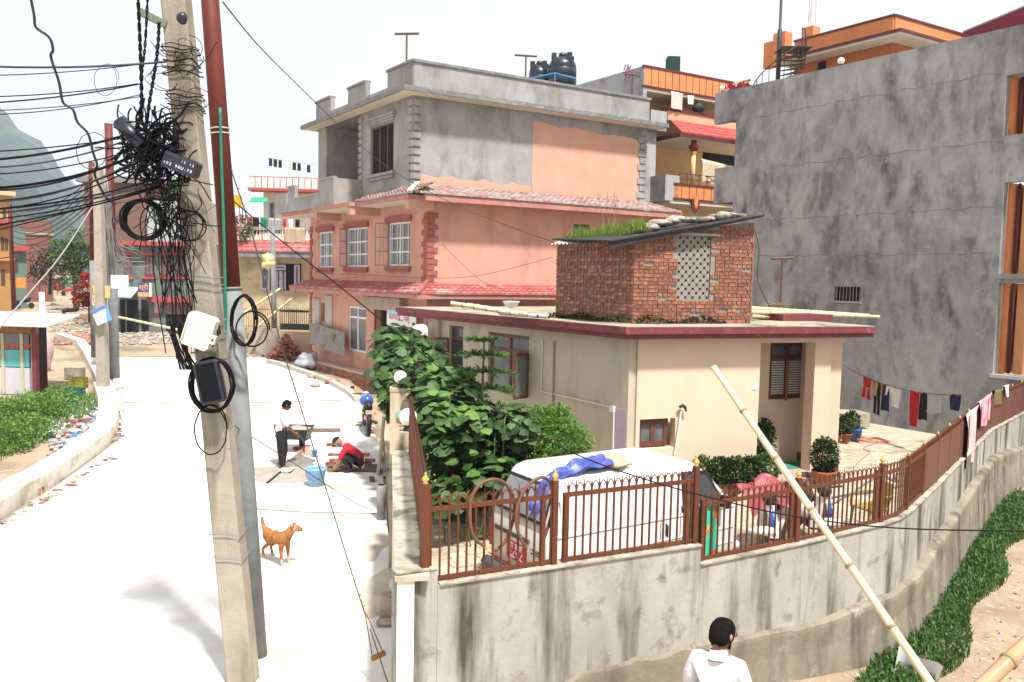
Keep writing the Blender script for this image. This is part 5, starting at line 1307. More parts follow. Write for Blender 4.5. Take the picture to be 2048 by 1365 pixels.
# clothes bag and things behind the fence
m_greencl = M('green_print_cloth', (.02, .36, .24), (.03, .42, .28), 3, c3=(.6, .08, .03), s3=7, lo3=.60, hi3=.62, c4=(.6, .48, .05), s4=5, lo4=.62, hi4=.64)
ga = gp(1372, 1010, 1.75); fa0 = FW1.P(FW1.uv(1368, 1010, -.12)[0], -.14, WZ + .42); fa1 = FW1.P(FW1.uv(1438, 1005, -.12)[0], -.14, WZ + .42)
cloth('printed_cloth', fa0, fa1, .85, .1, m_greencl, 'green cloth printed with red and yellow fruit behind the fence', 'cloth', None, .04)
# ================================================================ the yard: paving stones, pots, plants, scooters
m_paver = M('paving_stone', (.42, .36, .26), (.54, .48, .37), 2, c3=(.28, .24, .17), s3=1.5, objvar=.22, bump=.25, bs=20)
yo = bpy.data.objects['yard']
fy = Face((0, 0), BR)
pm = []
for sx, sy in ((.44, .20), (.36, .20), (.30, .20)):
    b = MB(); b.hexa([fy.P(x * sx / 2, 0, 0) + fy.n * (y * sy / 2) + V(0, 0, z) for z in (0, .045) for x, y in ((-1, -1), (1, -1), (1, 1), (-1, 1))]); o = obj('b', b, m_paver); pm.append((sx, o.data)); bpy.data.objects.remove(o)
def visible_yard(p):
    for (a, b, s) in ((1650, 870, 0),): pass
    return True
cnt = 0; rest = MB()
cells = []
v = -6.0
for row in range(90):
    u = -3 + random.uniform(0, .3); vv = -13.2 + row * .215
    while u < 22:
        sx, me = random.choice(pm); c = fy.P(u + sx / 2, -vv - 10.5 + 2.0, YZ - .045); u += sx + .012
        cells.append((c, sx, me))
def side(p, a, b): return (b.x - a.x) * (p.y - a.y) - (b.y - a.y) * (p.x - a.x)
ring = [C0 + V(.25, .35, 0), P2 + V(-.1, .25, 0), P4 + V(-.15, .25, 0), P5 + V(-.25, .2, 0), P7 + V(-.3, .1, 0), P9, V(13.3, 23.9, 0), V(10.6, 27.4, 0), CR.P(CRL + .1, -.4, 0), CR.P(0, .08, 0), CL.P(2.5, .08, 0), V(-1.6, 15.6, 0)]
def inside(p):
    c = False; n = len(ring); j = n - 1
    for i in range(n):
        a, b = ring[i], ring[j]
        if (a.y > p.y) != (b.y > p.y) and p.x < (b.x - a.x) * (p.y - a.y) / (b.y - a.y) + a.x: c = not c
        j = i
    return c
def project(p):
    d = p - CAM; k = d.dot(_f); return W0 / 2 + d.dot(_R) / k * FPX, H0 / 2 - d.dot(_U) / k * FPX
vis = []
for c, sx, me in cells:
    if not inside(c): continue
    x, y = project(c)
    show = (1560 < x < 1960 and 835 < y < 1060) or (860 < x < 985 and 1040 < y < 1175)
    vis.append((0 if show else 1, random.random(), c, sx, me))
vis.sort(key=lambda t: t[:2])
for k, (_, _, c, sx, me) in enumerate(vis):
    if k < 290: share('paving_stone', me, yo, c + V(0, 0, random.uniform(-.004, .004)))
    else: rest.hexa([c + fy.d * (x * sx / 2) + fy.n * (y * .10) + V(0, 0, z) for z in (0, .045) for x, y in ((-1, 1), (1, 1), (1, -1), (-1, -1))])
obj('paving', rest, m_paver, yo, kind='stuff')
# ---- plants
m_terra = M('terracotta', (.30, .085, .045), (.38, .13, .07), 4, rough=.8, c3=(.42, .3, .22), s3=5, lo3=.62, hi3=.7)
m_soil = M('soil', (.05, .035, .025), rough=.95)
def pot(parent, p, r, h, mat=None):
    q = MB(); q.lathe([(r * .68, 0), (r * .95, h * .82), (r * 1.06, h * .82), (r * 1.08, h), (r * .93, h), (r * .9, h * .88), (.01, h * .88)], p, 18); obj('pot', q, mat or m_terra, parent, True)
def potted(px, py, r, h, crown, label, group, leafm, n=350, ls=(.05, .10), z=None, stem=True, asp=.4):
    p = gp(px, py, YZ if z is None else z); t = root('potted_plant', label, 'potted plant', p, group); pot(t, p, r, h)
    cx, cy, cz, rx_, ry_, rz_ = crown; c = p + V(cx, cy, h + cz)
    q = MB(); leaf_cloud(q, in_ellipsoid(c, (rx_, ry_, rz_), n, .35), ls[0], ls[1], asp); obj('foliage', q, leafm, t)
    q = MB(); q.tube([p + V(0, 0, h * .85), c], .02, 6); obj('stem', q, m_grassD, t)
    return t
gP = 'pots in the bungalow yard'
potted(1646, 974, .24, .36, (0, 0, .33, .30, .30, .40), 'clipped dark round shrub in a wide terracotta pot by the porch column', gP, m_leafD, 2600, (.04, .075), None, True, .35)
for i, (px, py) in enumerate(((1408, 985), (1440, 987), (1470, 986), (1500, 984), (1530, 978))):
    potted(px, py, .17, .24, (0, 0, .22, .30, .26, .30), ['low leafy plant in a terracotta pot, nearest the van nose', 'low leafy plant in a terracotta pot, second from the van nose', 'low leafy plant in a terracotta pot, middle of the row by the wall', 'low leafy plant in a terracotta pot, second from the porch step', 'low leafy plant in a terracotta pot right by the porch step'][i], gP, [m_leafM, m_leafD][i % 2], 800, (.05, .10), None, True, .4)
potted(1555, 915, .2, .3, (0, 0, .5, .36, .3, .6), 'tall bushy plant under the porch window', gP, m_leafD, 1500, (.08, .15), YZ + .18)
potted(1525, 935, .18, .28, (0, 0, .35, .25, .25, .5), 'narrow dark plant at the edge of the porch step', gP, m_leafD, 900, (.06, .11), YZ + .1)
for i, (px, py) in enumerate(((1672, 886), (1692, 884), (1703, 876))):
    potted(px, py, .15, .24, (0, 0, .25, .2, .2, .3), ['small leafy pot plant against the red plinth', 'small leafy pot plant next to the blue bucket', 'small leafy pot plant under the turquoise bucket'][i], gP, m_leafD, 400, (.05, .1))
# little norfolk pine with tiers
ar_ = gp(960, 880, YZ); ar_ = at(962, 880, 15.2); ar = V(ar_.x, ar_.y, YZ)
tr = root('norfolk_pine', 'young norfolk pine with flat tiers of drooping needles before the window', 'tree', ar)
topz = at(972, 655, 15.2).z
q = MB(); q.tube([ar, V(ar.x, ar.y, YZ + 1.5), V(ar.x + .03, ar.y, topz)], [.05, .035, .012], 8); obj('trunk', q, M('pine_bark', (.16, .11, .07), (.1, .07, .05), 6), tr, True)
m_pine = M('pine_needles', (.035, .09, .02), (.085, .17, .035), 5, trans=.15)
for k, (py, rad) in enumerate(((684, .30), (712, .50), (745, .62), (778, .70), (815, .80), (850, .85), (885, .85))):
    z = at(972, py, 15.2).z; nb = 7; q = MB()
    for j in range(nb):
        a = 2 * pi * j / nb + k * .4; d = V(cos(a), sin(a), 0)
        pts = [V(ar.x, ar.y, z) + d * (rad * t) + V(0, 0, .10 * t - .26 * t * t * rad) for t in (0, .25, .5, .75, 1)]
        q.tube(pts, [.014, .012, .01, .008, .004], 4)
        for i in range(60):
            t = random.uniform(.1, 1); c = pts[0] + d * (rad * t) + V(0, 0, .10 * t - .26 * t * t * rad); s = V(-d.y, d.x, 0) * random.choice((-1, 1))
            e = (s * random.uniform(.4, 1) + d * .5 + V(0, 0, random.uniform(-.2, .7))).normalized(); leaf(q, c, e, V(0, 0, 1), random.uniform(.10, .20), .016, .1)
    obj('tier', q, m_pine, tr)
# climbing vine over the gate side: large soft leaves
def vine_leaf_mesh(seed, mat):
    r_ = random.Random(seed); pts = []; m = MB()
    prof = [(0, 0), (.10, .30), (.34, .48), (.52, .38), (.72, .34), (.80, .18), (1.0, 0)]
    up = [V(x, y, -.10 * y * y + .05 * sin(4 * x) - .1 * x * x) for x, y in prof]; dn = [V(p.x, -p.y, p.z) for p in up[1:-1]]
    c = V(.45, 0, .05); allp = up + dn[::-1]; n = len(allp)
    m.add(allp + [c], [(i, (i + 1) % n, n) for i in range(n)]); o = obj('l', m, mat); me = o.data; bpy.data.objects.remove(o); return me
vl = [vine_leaf_mesh(k, mm_) for k, mm_ in enumerate((m_leafL, m_leafM, m_leafM, M('leaf_soft', (.07, .14, .05), (.12, .21, .085), 4, rough=.55, trans=.3)))]
vroot = V(xl(17.5) + .5, 17.5, YZ)
vn_ = root('squash_vine', 'dense squash vine with large soft leaves sprawling over the gate side', 'plant', vroot)
blobs = []
for px, py, dp, rx_, ry_, rz_, wgt in ((800, 690, 19.5, .68, 1.2, .45, 14), (790, 745, 18.3, .42, 1.2, .55, 12), (792, 795, 17.2, .22, .6, .4, 5), (835, 720, 18.6, .7, 1.2, .5, 12), (840, 790, 16.6, .6, .8, .5, 10), (880, 770, 15.8, .75, .9, .45, 12), (900, 830, 14.8, .75, .9, .5, 13), (945, 850, 14.3, .55, .6, .4, 7), (1035, 850, 14.2, .35, .5, .35, 5), (880, 880, 14.4, .5, .6, .5, 6), (930, 930, 14.0, .7, .6, .5, 5), (905, 1000, 13.4, .45, .4, .3, 5), (990, 960, 13.6, .6, .5, .4, 5)):
    c = at(px, py, dp); blobs.append((c, (rx_, ry_, rz_), wgt))
tot = sum(b[2] for b in blobs); LV = []
for c, r, wg_ in blobs:
    for _ in range(int(2300 * wg_ / tot)):
        d = V(random.gauss(0, 1), random.gauss(0, 1), random.gauss(.25, 1)).normalized(); t = .55 + .5 * random.random() ** .5
        p = c + V(d.x * r[0] * t, d.y * r[1] * t, d.z * r[2] * t)
        if p.z < YZ + .05: continue
        LV.append((p, d))
random.shuffle(LV)
LV.sort(key=lambda t: -(t[1].dot((CAM - t[0]).normalized()) + t[1].z * .6))
rest = MB()
prof_ = [(0, 0), (.10, .30), (.34, .48), (.52, .38), (.72, .34), (.80, .18), (1.0, 0)]
for k, (p, d) in enumerate(LV):
    yaw = random.uniform(0, 6.28); nrm = (d * .6 + V(0, 0, .8) + V(random.gauss(0, .3), random.gauss(0, .3), 0)).normalized(); s = random.uniform(.15, .30)
    x = V(cos(yaw), sin(yaw), -.35); x = (x - nrm * x.dot(nrm)).normalized(); y = nrm.cross(x)
    if k < 280:
        o = bpy.data.objects.new('leaf', random.choice(vl)); COL.objects.link(o); o.parent = vn_
        mm = Matrix((x * s, y * s, nrm * s)).transposed().to_4x4(); mm.translation = p - vroot; o.matrix_local = mm
    else:
        up = [p + (x * a + y * b) * s for a, b in prof_]; dn = [p + (x * a - y * b) * s for a, b in prof_[1:-1]]; al = up + dn[::-1]; n = len(al)
        rest.add(al + [p + (x * .45 + nrm * .06) * s], [(i, (i + 1) % n, n) for i in range(n)], random.randrange(2))
obj('leaf_mass', rest, [m_leafM, m_leafD], vn_, kind='stuff')
q = MB()
for c, r, _ in blobs[3:]:
    for _ in range(3):
        a = c + V(random.uniform(-r[0], r[0]), random.uniform(-r[1], r[1]), random.uniform(-.2, .2)); q.tube(smooth_path([V(a.x + random.uniform(-.3, .3), a.y, YZ), (a + vroot) / 2 + V(0, 0, .2) if False else V(a.x, a.y, (a.z + YZ) / 2), a, a + V(random.uniform(-.4, .4), random.uniform(-.4, .4), .1)], 3), .012, 5)
obj('stems', q, M('vine_stem', (.09, .13, .04)), vn_, kind='stuff')
# bush right of the vine, by the bungalow wall
bp0 = at(1105, 940, 14.6); bu = root('round_bush', 'light green bushy shrub against the shaded bungalow wall', 'bush', V(bp0.x, bp0.y, YZ))
q = MB()
for px, py, dp, r in ((1070, 850, 14.9, .42), (1110, 870, 14.7, .50), (1145, 885, 14.5, .38), (1080, 910, 14.4, .5), (1130, 925, 14.2, .45), (1050, 900, 14.8, .45), (1110, 840, 15.0, .35)):
    leaf_cloud(q, in_ellipsoid(at(px, py, dp), (r, r * .8, r * .8), 1100, .25), .05, .10, .28)
obj('foliage', q, m_leafL, bu); q = MB()
for k in range(7): a = random.uniform(0, 6.28); q.tube([V(bp0.x, bp0.y, YZ), V(bp0.x + .2 * cos(a), bp0.y + .2 * sin(a), YZ + .5), V(bp0.x + .55 * cos(a), bp0.y + .4 * sin(a), YZ + 1.1)], [.03, .02, .008], 5)
obj('branches', q, m_grassD, bu)
# dark evergreen filling the shade under the vine
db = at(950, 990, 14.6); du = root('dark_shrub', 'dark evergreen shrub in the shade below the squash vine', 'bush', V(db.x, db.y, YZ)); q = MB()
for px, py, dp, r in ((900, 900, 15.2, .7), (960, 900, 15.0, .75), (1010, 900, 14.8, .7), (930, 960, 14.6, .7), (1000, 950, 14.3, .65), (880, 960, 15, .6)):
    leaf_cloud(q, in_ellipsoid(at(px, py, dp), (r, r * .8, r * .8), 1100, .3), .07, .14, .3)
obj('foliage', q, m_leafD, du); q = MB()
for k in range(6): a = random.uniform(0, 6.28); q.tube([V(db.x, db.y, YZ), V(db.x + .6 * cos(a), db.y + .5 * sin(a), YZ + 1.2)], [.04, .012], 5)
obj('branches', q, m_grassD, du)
fp2 = gp(905, 1040, YZ); potted(893, 1040, .16, .22, (0, 0, .1, .22, .2, .2), 'small leafy plant in an orange pot at the yard edge by the fence', gP, m_leafM, 300)
# ---- buckets, mat, washing line, hose
def bucket(p, r, h, mat, label, group=None, handle=True):
    t = root('bucket', label, 'bucket', p, group); p = Vector(p)
    q = MB(); q.lathe([(r * .78, 0), (r * .97, h * .88), (r * 1.04, h * .9), (r * 1.05, h), (r * .97, h), (r * .95, h * .9), (r * .74, .02), (.005, .02)], p, 24); obj('shell', q, mat, t, True)
    if handle:
        q = MB(); q.tube([p + V(-r, 0, h * .95), p + V(-r * .8, -r * .75, h * .55), p + V(0, -r * 1.1, h * .38), p + V(r * .8, -r * .75, h * .55), p + V(r, 0, h * .95)], .006, 6); obj('handle', q, m_iron, t, True)
    return t
m_bluepl = M('blue_plastic', (.06, .20, .50), (.08, .25, .56), 2, rough=.35)
bucket(gp(1711, 880, YZ), .16, .32, M('royal_blue_plastic', (.04, .13, .38), rough=.35), 'blue bucket on the yard paving beside the pots')
bs_ = gp(1693, 858, YZ); q = MB(); q.obox(V(bs_.x, bs_.y + .6, YZ + .22), V(.75, .12, 0), V(-.1, .4, 0), V(0, 0, .22)); one('cement_step', q, m_oldcem, 'mossy cement block behind the pots', 'step')
bucket((bs_.x - .3, bs_.y + .45, YZ + .44), .14, .27, M('turquoise_plastic', (.06, .42, .42), rough=.35), 'turquoise bucket on the mossy cement block')
mat_ = MB(); mp_ = gp(1592, 932, YZ + .18); mat_.obox(V(mp_.x, mp_.y, YZ + .19), CR.d * .42, CR.n * .25, V(0, 0, .01)); one('door_mat', mat_, M('green_mat', (.03, .20, .13), (.05, .26, .17), 8), 'green mat on the porch step', 'mat')
def coil(c, R0, R1, turns, tilt, r, seed, z_up=.0):
    rnd = random.Random(seed); pts = []
    for k in range(int(turns * 18)):
        a = 2 * pi * k / 18; R = R0 + (R1 - R0) * (.5 + .5 * sin(k * .37 + seed)); pts.append(Vector(c) + V(cos(a) * R + rnd.uniform(-.02, .02), sin(a) * R * tilt, z_up + .015 + .006 * (k // 18) + .012 * sin(k * .9)))
    return pts
hc_ = gp(1748, 882, YZ); q = MB(); pts = coil(hc_, .28, .52, 6, .7, .01, 3); tail = [gp(x, y, YZ + .015) for x, y in ((1728, 895), (1740, 905), (1728, 915), (1712, 930), (1704, 945), (1700, 960))]
q.tube(pts + smooth_path([pts[-1]] + tail, 5), .011, 6); one('pink_hose', q, M('pink_hose', (.55, .20, .15), rough=.4), 'coiled pink hose lying on the yard paving', 'hose', None, True)
m_gh = M('blue_grey_hose', (.12, .15, .20), rough=.45)
q = MB(); hp2 = [gp(x, y, YZ + .03) for x, y in ((1575, 1028), (1600, 1018), (1640, 1003), (1690, 990), (1740, 985), (1790, 975), (1825, 962), (1815, 948), (1790, 950), (1795, 965), (1760, 952), (1700, 988), (1650, 1015), (1600, 1030), (1560, 1020))]
q.tube(smooth_path(hp2, 6), .016, 6); one('grey_hose', q, m_gh, 'blue-grey hose looping across the yard behind the fence', 'hose', None, True)
# clothes line with each garment on it
la, lb_ = at(1672, 722, 26.0), V(P8.x - .3, P8.y + .4, 2.35)
lb_ = at(1925, 790, 20.3); ll = MB(); LN = [la * (1 - t) + lb_ * t + V(0, 0, -.3 * 4 * t * (1 - t)) for t in [k / 20 for k in range(21)]]
ll.tube(LN, .008, 5); one('clothes_line', ll, m_iron, 'washing line strung across the yard before the grey wall', 'line')
def on_line(t): k = min(int(t * 20), 19); f = t * 20 - k; return LN[k] * (1 - f) + LN[k + 1] * f
def garment(t0, t1, drop, mat, label, name='garment', cat='clothes', seed=1, split=False):
    a, b = on_line(t0), on_line(t1); d = b - a; n = Vector((d.y, -d.x, 0)).normalized(); mb = MB(); rnd = random.Random(seed); ph = rnd.uniform(0, 6)
    def fn(u, v, off=0, w=1):
        return a + d * (off + u * w) + V(0, 0, -drop * v - .02 * sin(u * 7 + ph)) + n * (.035 * sin(u * 9 + ph + v * 2) * v - .01)
    mb.sheet(fn, 12, 10) if not split else (mb.sheet(lambda u, v: fn(u, v * .45), 12, 5), mb.sheet(lambda u, v: fn(u, .45 + .55 * v, .02, .42), 6, 6), mb.sheet(lambda u, v: fn(u, .45 + .55 * v, .56, .42), 6, 6))
    one(name, mb, mat, label, cat, 'washing on the yard line', True)
m_redc = M('red_cotton', (.55, .015, .015), (.42, .01, .012), 4); m_blk = M('black_cotton', (.012, .012, .015)); m_navy = M('navy_cotton', (.02, .02, .07)); m_whc = M('white_cotton', (.75, .74, .76)); m_tanc = M('tan_cotton', (.42, .28, .15)); m_gryc = M('grey_cotton', (.3, .3, .33))
m_check = M('checked_cloth', (.55, .54, .56), (.35, .34, .37), 16, st=(1, 1, 6))
for a in ((.26, .335, .62, m_redc, 'red trousers on the washing line, left of the tan cloth', 1), (.34, .43, .42, m_tanc, 'tan cloth on the washing line next to the red trousers', 0), (.36, .415, .95, m_blk, 'black long-sleeved top hanging low on the washing line', 1), (.43, .485, .75, m_navy, 'navy top beside the black one on the washing line', 0), (.44, .50, .3, m_whc, 'small white cloth above the navy top on the washing line', 0), (.50, .575, .55, m_whc, 'white shirt on the washing line', 0), (.585, .64, .6, m_gryc, 'grey top beside the red dress on the washing line', 0), (.645, .715, .95, m_redc, 'long red dress on the washing line', 0), (.72, .77, .72, m_blk, 'black shirt right of the red dress', 0), (.775, .87, .5, m_check, 'checked cloth on the washing line by the fence', 0), (.92, .99, .4, m_navy, 'dark blue cloth at the fence end of the washing line', 0)):
    garment(a[0], a[1], a[2], a[3], a[4], seed=int(a[0] * 100), split=bool(a[5]))
FA7 = Face(V(P6.x, P6.y, 0), P7 - P6)
def on7(px, py, off=-.05): u, z = FA7.uv(px, py, off); return FA7.P(u, off, z)
ft = 1.48 + FH + .1
e1, e2 = FA7.P(FA7.uv(1936, 800)[0], -.05, ft), FA7.P(FA7.uv(1962, 790)[0], -.05, ft)
cloth('pink_towel', e1, e2, 1.05, .5, M('pink_lace_towel', (.70, .48, .48), (.62, .38, .40), 6), 'long pale pink towel hung over the fence corner', 'towel', None, .05)
cloth('pink_shirt', FA7.P(FA7.uv(1962, 780)[0], -.05, ft + .05), FA7.P(FA7.uv(1985, 775)[0], -.05, ft + .05), .6, .4, M('pink_print', (.6, .12, .25), (.65, .45, .45), 7), 'bright pink printed shirt over the fence beside the towel', 'shirt', None, .05, seed=4)
FA8 = Face(V(P7.x, P7.y, 0), P8 - P7)
cloth('olive_jacket', FA8.P(.15, -.05, ft + .06), FA8.P(.75, -.05, ft + .02), .35, .3, M('olive_cloth', (.14, .12, .05)), 'olive jacket lying over the fence top', 'jacket', None, .04, seed=6)
cloth('white_cloth', FA8.P(1.1, -.05, ft + .06), FA8.P(1.55, -.05, ft + .06), .28, .25, m_whc, 'crumpled white cloth on the far fence top', 'cloth', None, .05, seed=8)
# plastic chair, tub, scooters
def chair(p, ang, label):
    t = root('plastic_chair', label, 'chair', p); x = V(cos(ang), sin(ang), 0); y = V(-sin(ang), cos(ang), 0); p = Vector(p); m = M('olive_plastic', (.26, .21, .05), (.32, .26, .07), 3, rough=.5)
    def L(a, b, c): return p + x * a + y * b + V(0, 0, c)
    for a, b in ((-.2, -.2), (.2, -.2), (-.2, .2), (.2, .2)):
        q = MB(); q.tube([L(a * 1.15, b * 1.15, 0), L(a, b, .42)], [.02, .028], 6); obj('leg', q, m, t)
    q = MB(); q.obox(L(0, 0, .43), x * .23, y * .22, V(0, 0, .015)); obj('seat', q, m, t)
    q = MB(); q.sheet(lambda u, v: L(-.22 - .10 * v, (u - .5) * .42, .44 + .42 * v) - x * (.05 * (1 - (2 * u - 1) ** 2)), 8, 5); obj('backrest', q, m, t, True)
    for s in (-1, 1):
        q = MB(); q.tube(smooth_path([L(-.26, s * .22, .66), L(0, s * .26, .66), L(.2, s * .25, .63), L(.22, s * .23, .42)], 4), .022, 6); obj('armrest', q, m, t, True)
cp0 = gp(1738, 1062, YZ); chair(cp0, radians(200), 'olive plastic armchair in the yard behind the fence')
tb_ = at(1700, 1050, 11.6); tb_ = V(tb_.x, tb_.y, YZ + .23); ax_ = V(-.85, -.45, 0).normalized(); tt = root('plastic_tub', 'tan plastic tub lying on its side with a dark mouth', 'tub', V(tb_.x, tb_.y, YZ)); q = MB()
q.lathe([(.005, .30), (.17, .30), (.22, -.22), (.235, -.23), (.235, -.25), (.21, -.25), (.16, .27), (.005, .27)], tb_, 22, ax_ * -1); obj('shell', q, M('tan_plastic', (.48, .32, .18), (.55, .40, .24), 3, rough=.5), tt, True)
q = MB(); q.lathe([(.2, -.2), (.005, -.2)], tb_, 22, ax_ * -1, 0, False); obj('dark_inside', q, m_dark, tt)
def scooter(p, ang, label, body, trim):
    t = root('scooter', label, 'scooter', p, 'scooters in the yard'); x = V(cos(ang), sin(ang), 0); y = V(-sin(ang), cos(ang), 0); p = Vector(p)
    def L(a, b, c): return p + x * a + y * b + V(0, 0, c)
    for a in (-.60, .62):
        q = MB(); q.lathe([(.13, -.045), (.21, -.05), (.235, -.02), (.235, .02), (.21, .05), (.13, .045)], L(a, 0, .235), 20, y); wl = obj('wheel', q, m_rub, t, True); q = MB(); q.lathe([(.01, -.03), (.14, -.035), (.14, .035), (.01, .03)], L(a, 0, .235), 14, y); obj('rim', q, M('steel_rim', (.4, .4, .4)), wl, True)
    q = MB(); secs = [(-.85, .60, .05, .05), (-.7, .62, .13, .12), (-.4, .58, .17, .17), (-.1, .45, .15, .16), (.02, .33, .14, .07)]
    q.tube([L(a, 0, z) for a, z, _, _ in secs], [s[2] for s in secs], 12); obj('rear_body', q, body, t, True)
    q = MB(); q.obox(L(.16, 0, .28), x * .2, y * .15, V(0, 0, .03)); obj('floorboard', q, m_rub, t)
    q = MB(); q.sheet(lambda u, v: L(.36 + .06 * v + .10 * (1 - (2 * u - 1) ** 2), (u - .5) * (.40 - .14 * v), .30 + .55 * v), 8, 6); obj('leg_shield', q, body, t, True)
    q = MB(); q.tube([L(.40, .12, .35), L(.50, .1, .6), L(.46, .06, .82)], .035, 8); obj('trim', q, trim, t, True)
    q = MB(); q.tube([L(.62, 0, .25), L(.42, 0, .95)], .03, 8); obj('fork', q, m_iron, t)
    q = MB(); q.blob(L(.66, 0, .46), .2, (1.2, .5, .4), .05, 12, 8, seed=2); obj('front_fender', q, body, t, True)
    q = MB(); q.blob(L(.44, 0, .95), .13, (.9, 1.1, .9), .05, 12, 8, seed=3); obj('headlight_cowl', q, m_rub, t, True)
    q = MB(); q.tube([L(.36, -.34, 1.0), L(.44, -.1, 1.0), L(.44, .1, 1.0), L(.36, .34, 1.0)], .018, 8); obj('handlebar', q, m_rub, t, True)
    for s in (-1, 1):
        q = MB(); q.tube([L(.40, s * .2, 1.0), L(.38, s * .26, 1.16)], .008, 5); mr = obj('mirror_stem', q, m_rub, t); q = MB(); q.blob(L(.38, s * .27, 1.2), .065, (.4, 1.1, .8), .02, 10, 8, seed=1); obj('mirror', q, m_rub, mr, True)
    q = MB(); q.tube([L(-.78, 0, .74), L(-.5, 0, .78), L(-.2, 0, .73), L(0, 0, .68)], [.06, .12, .12, .06], 10); obj('seat', q, m_rub, t, True)
m_scw = M('scooter_white', (.70, .70, .70), rough=.25, spec=.5); m_scb = M('scooter_blue', (.02, .10, .42), rough=.25, spec=.5)
s1 = gp(1540, 1105, YZ); scooter(V(s1.x + .1, s1.y + .2, YZ), radians(238), 'blue and white scooter half under a red cover beside the van', m_scw, m_scb)
s2 = gp(1625, 1090, YZ); scooter(V(s2.x + .1, s2.y + .4, YZ), radians(275), 'white scooter with blue trim next to the fence post', m_scw, m_scb)
# red cover draped over the first scooter
cv = MB(); sc1 = V(s1.x - .12, s1.y + .15, YZ)
def cvf(u, v):
    a = (u - .5) * 1.15; b = (v - .5) * .95; hgt = 1.22 - .95 * abs(b) ** 1.5 - .25 * abs(a) + .06 * sin(a * 9 + b * 5) + .03 * sin(b * 17)
    return sc1 + BR * a + A_ * b * .7 + V(0, 0, max(.25, hgt))
cv.sheet(cvf, 24, 20); one('red_cover', cv, M('red_scooter_cover', (.26, .04, .055), (.34, .08, .09), 2, rough=.5, c3=(.5, .22, .16), s3=2.5, lo3=.6, hi3=.64), 'dull red patterned cover draped over the scooter by the van', 'cover', None, True)
# ================================================================ people and the dog
m_skin = M('skin_brown', (.17, .085, .05), (.20, .105, .065), 6, rough=.55)
m_skinL = M('skin_tan', (.32, .17, .11), (.36, .2, .13), 6, rough=.55)
m_hair = M('black_hair', (.007, .006, .006), (.018, .015, .013), 40, rough=.9, spec=.05, bump=1, bs=90)
def skin_mesh(joints, bones, sub=2):
    """joints: name -> (pos, radius); bones: (a, b, material index). returns verts, faces, material per face"""
    names = list(joints); me = bpy.data.meshes.new('sk'); me.from_pydata([tuple(joints[n][0]) for n in names], [(names.index(a), names.index(b)) for a, b, _ in bones], [])
    o = bpy.data.objects.new('sk', me); COL.objects.link(o); o.modifiers.new('s', 'SKIN')
    for i, n in enumerate(names):
        r = joints[n][1]; sv = me.skin_vertices[0].data[i]; sv.radius = (r, r) if not isinstance(r, tuple) else r; sv.use_root = (i == 0)
    sm = o.modifiers.new('d', 'SUBSURF'); sm.levels = sub; sm.render_levels = sub
    dg = bpy.context.evaluated_depsgraph_get(); ev = bpy.data.meshes.new_from_object(o.evaluated_get(dg))
    vs = [v.co.copy() for v in ev.vertices]; fs = [tuple(p.vertices) for p in ev.polygons]; cs = [p.center.copy() for p in ev.polygons]
    bpy.data.objects.remove(o); bpy.data.meshes.remove(me); bpy.data.meshes.remove(ev)
    ms = []
    for c in cs:
        best = None
        for a, b, mi in bones:
            A, B = Vector(joints[a][0]), Vector(joints[b][0]); ab = B - A; t = max(0, min(1, (c - A).dot(ab) / max(ab.length_squared, 1e-9)))
            d = (c - (A + ab * t)).length
            if best is None or d < best[0]: best = (d, mi)
        ms.append(best[1])
    return vs, fs, ms
def sq(d): return tuple(math.copysign(abs(c) ** .82, c) for c in d)
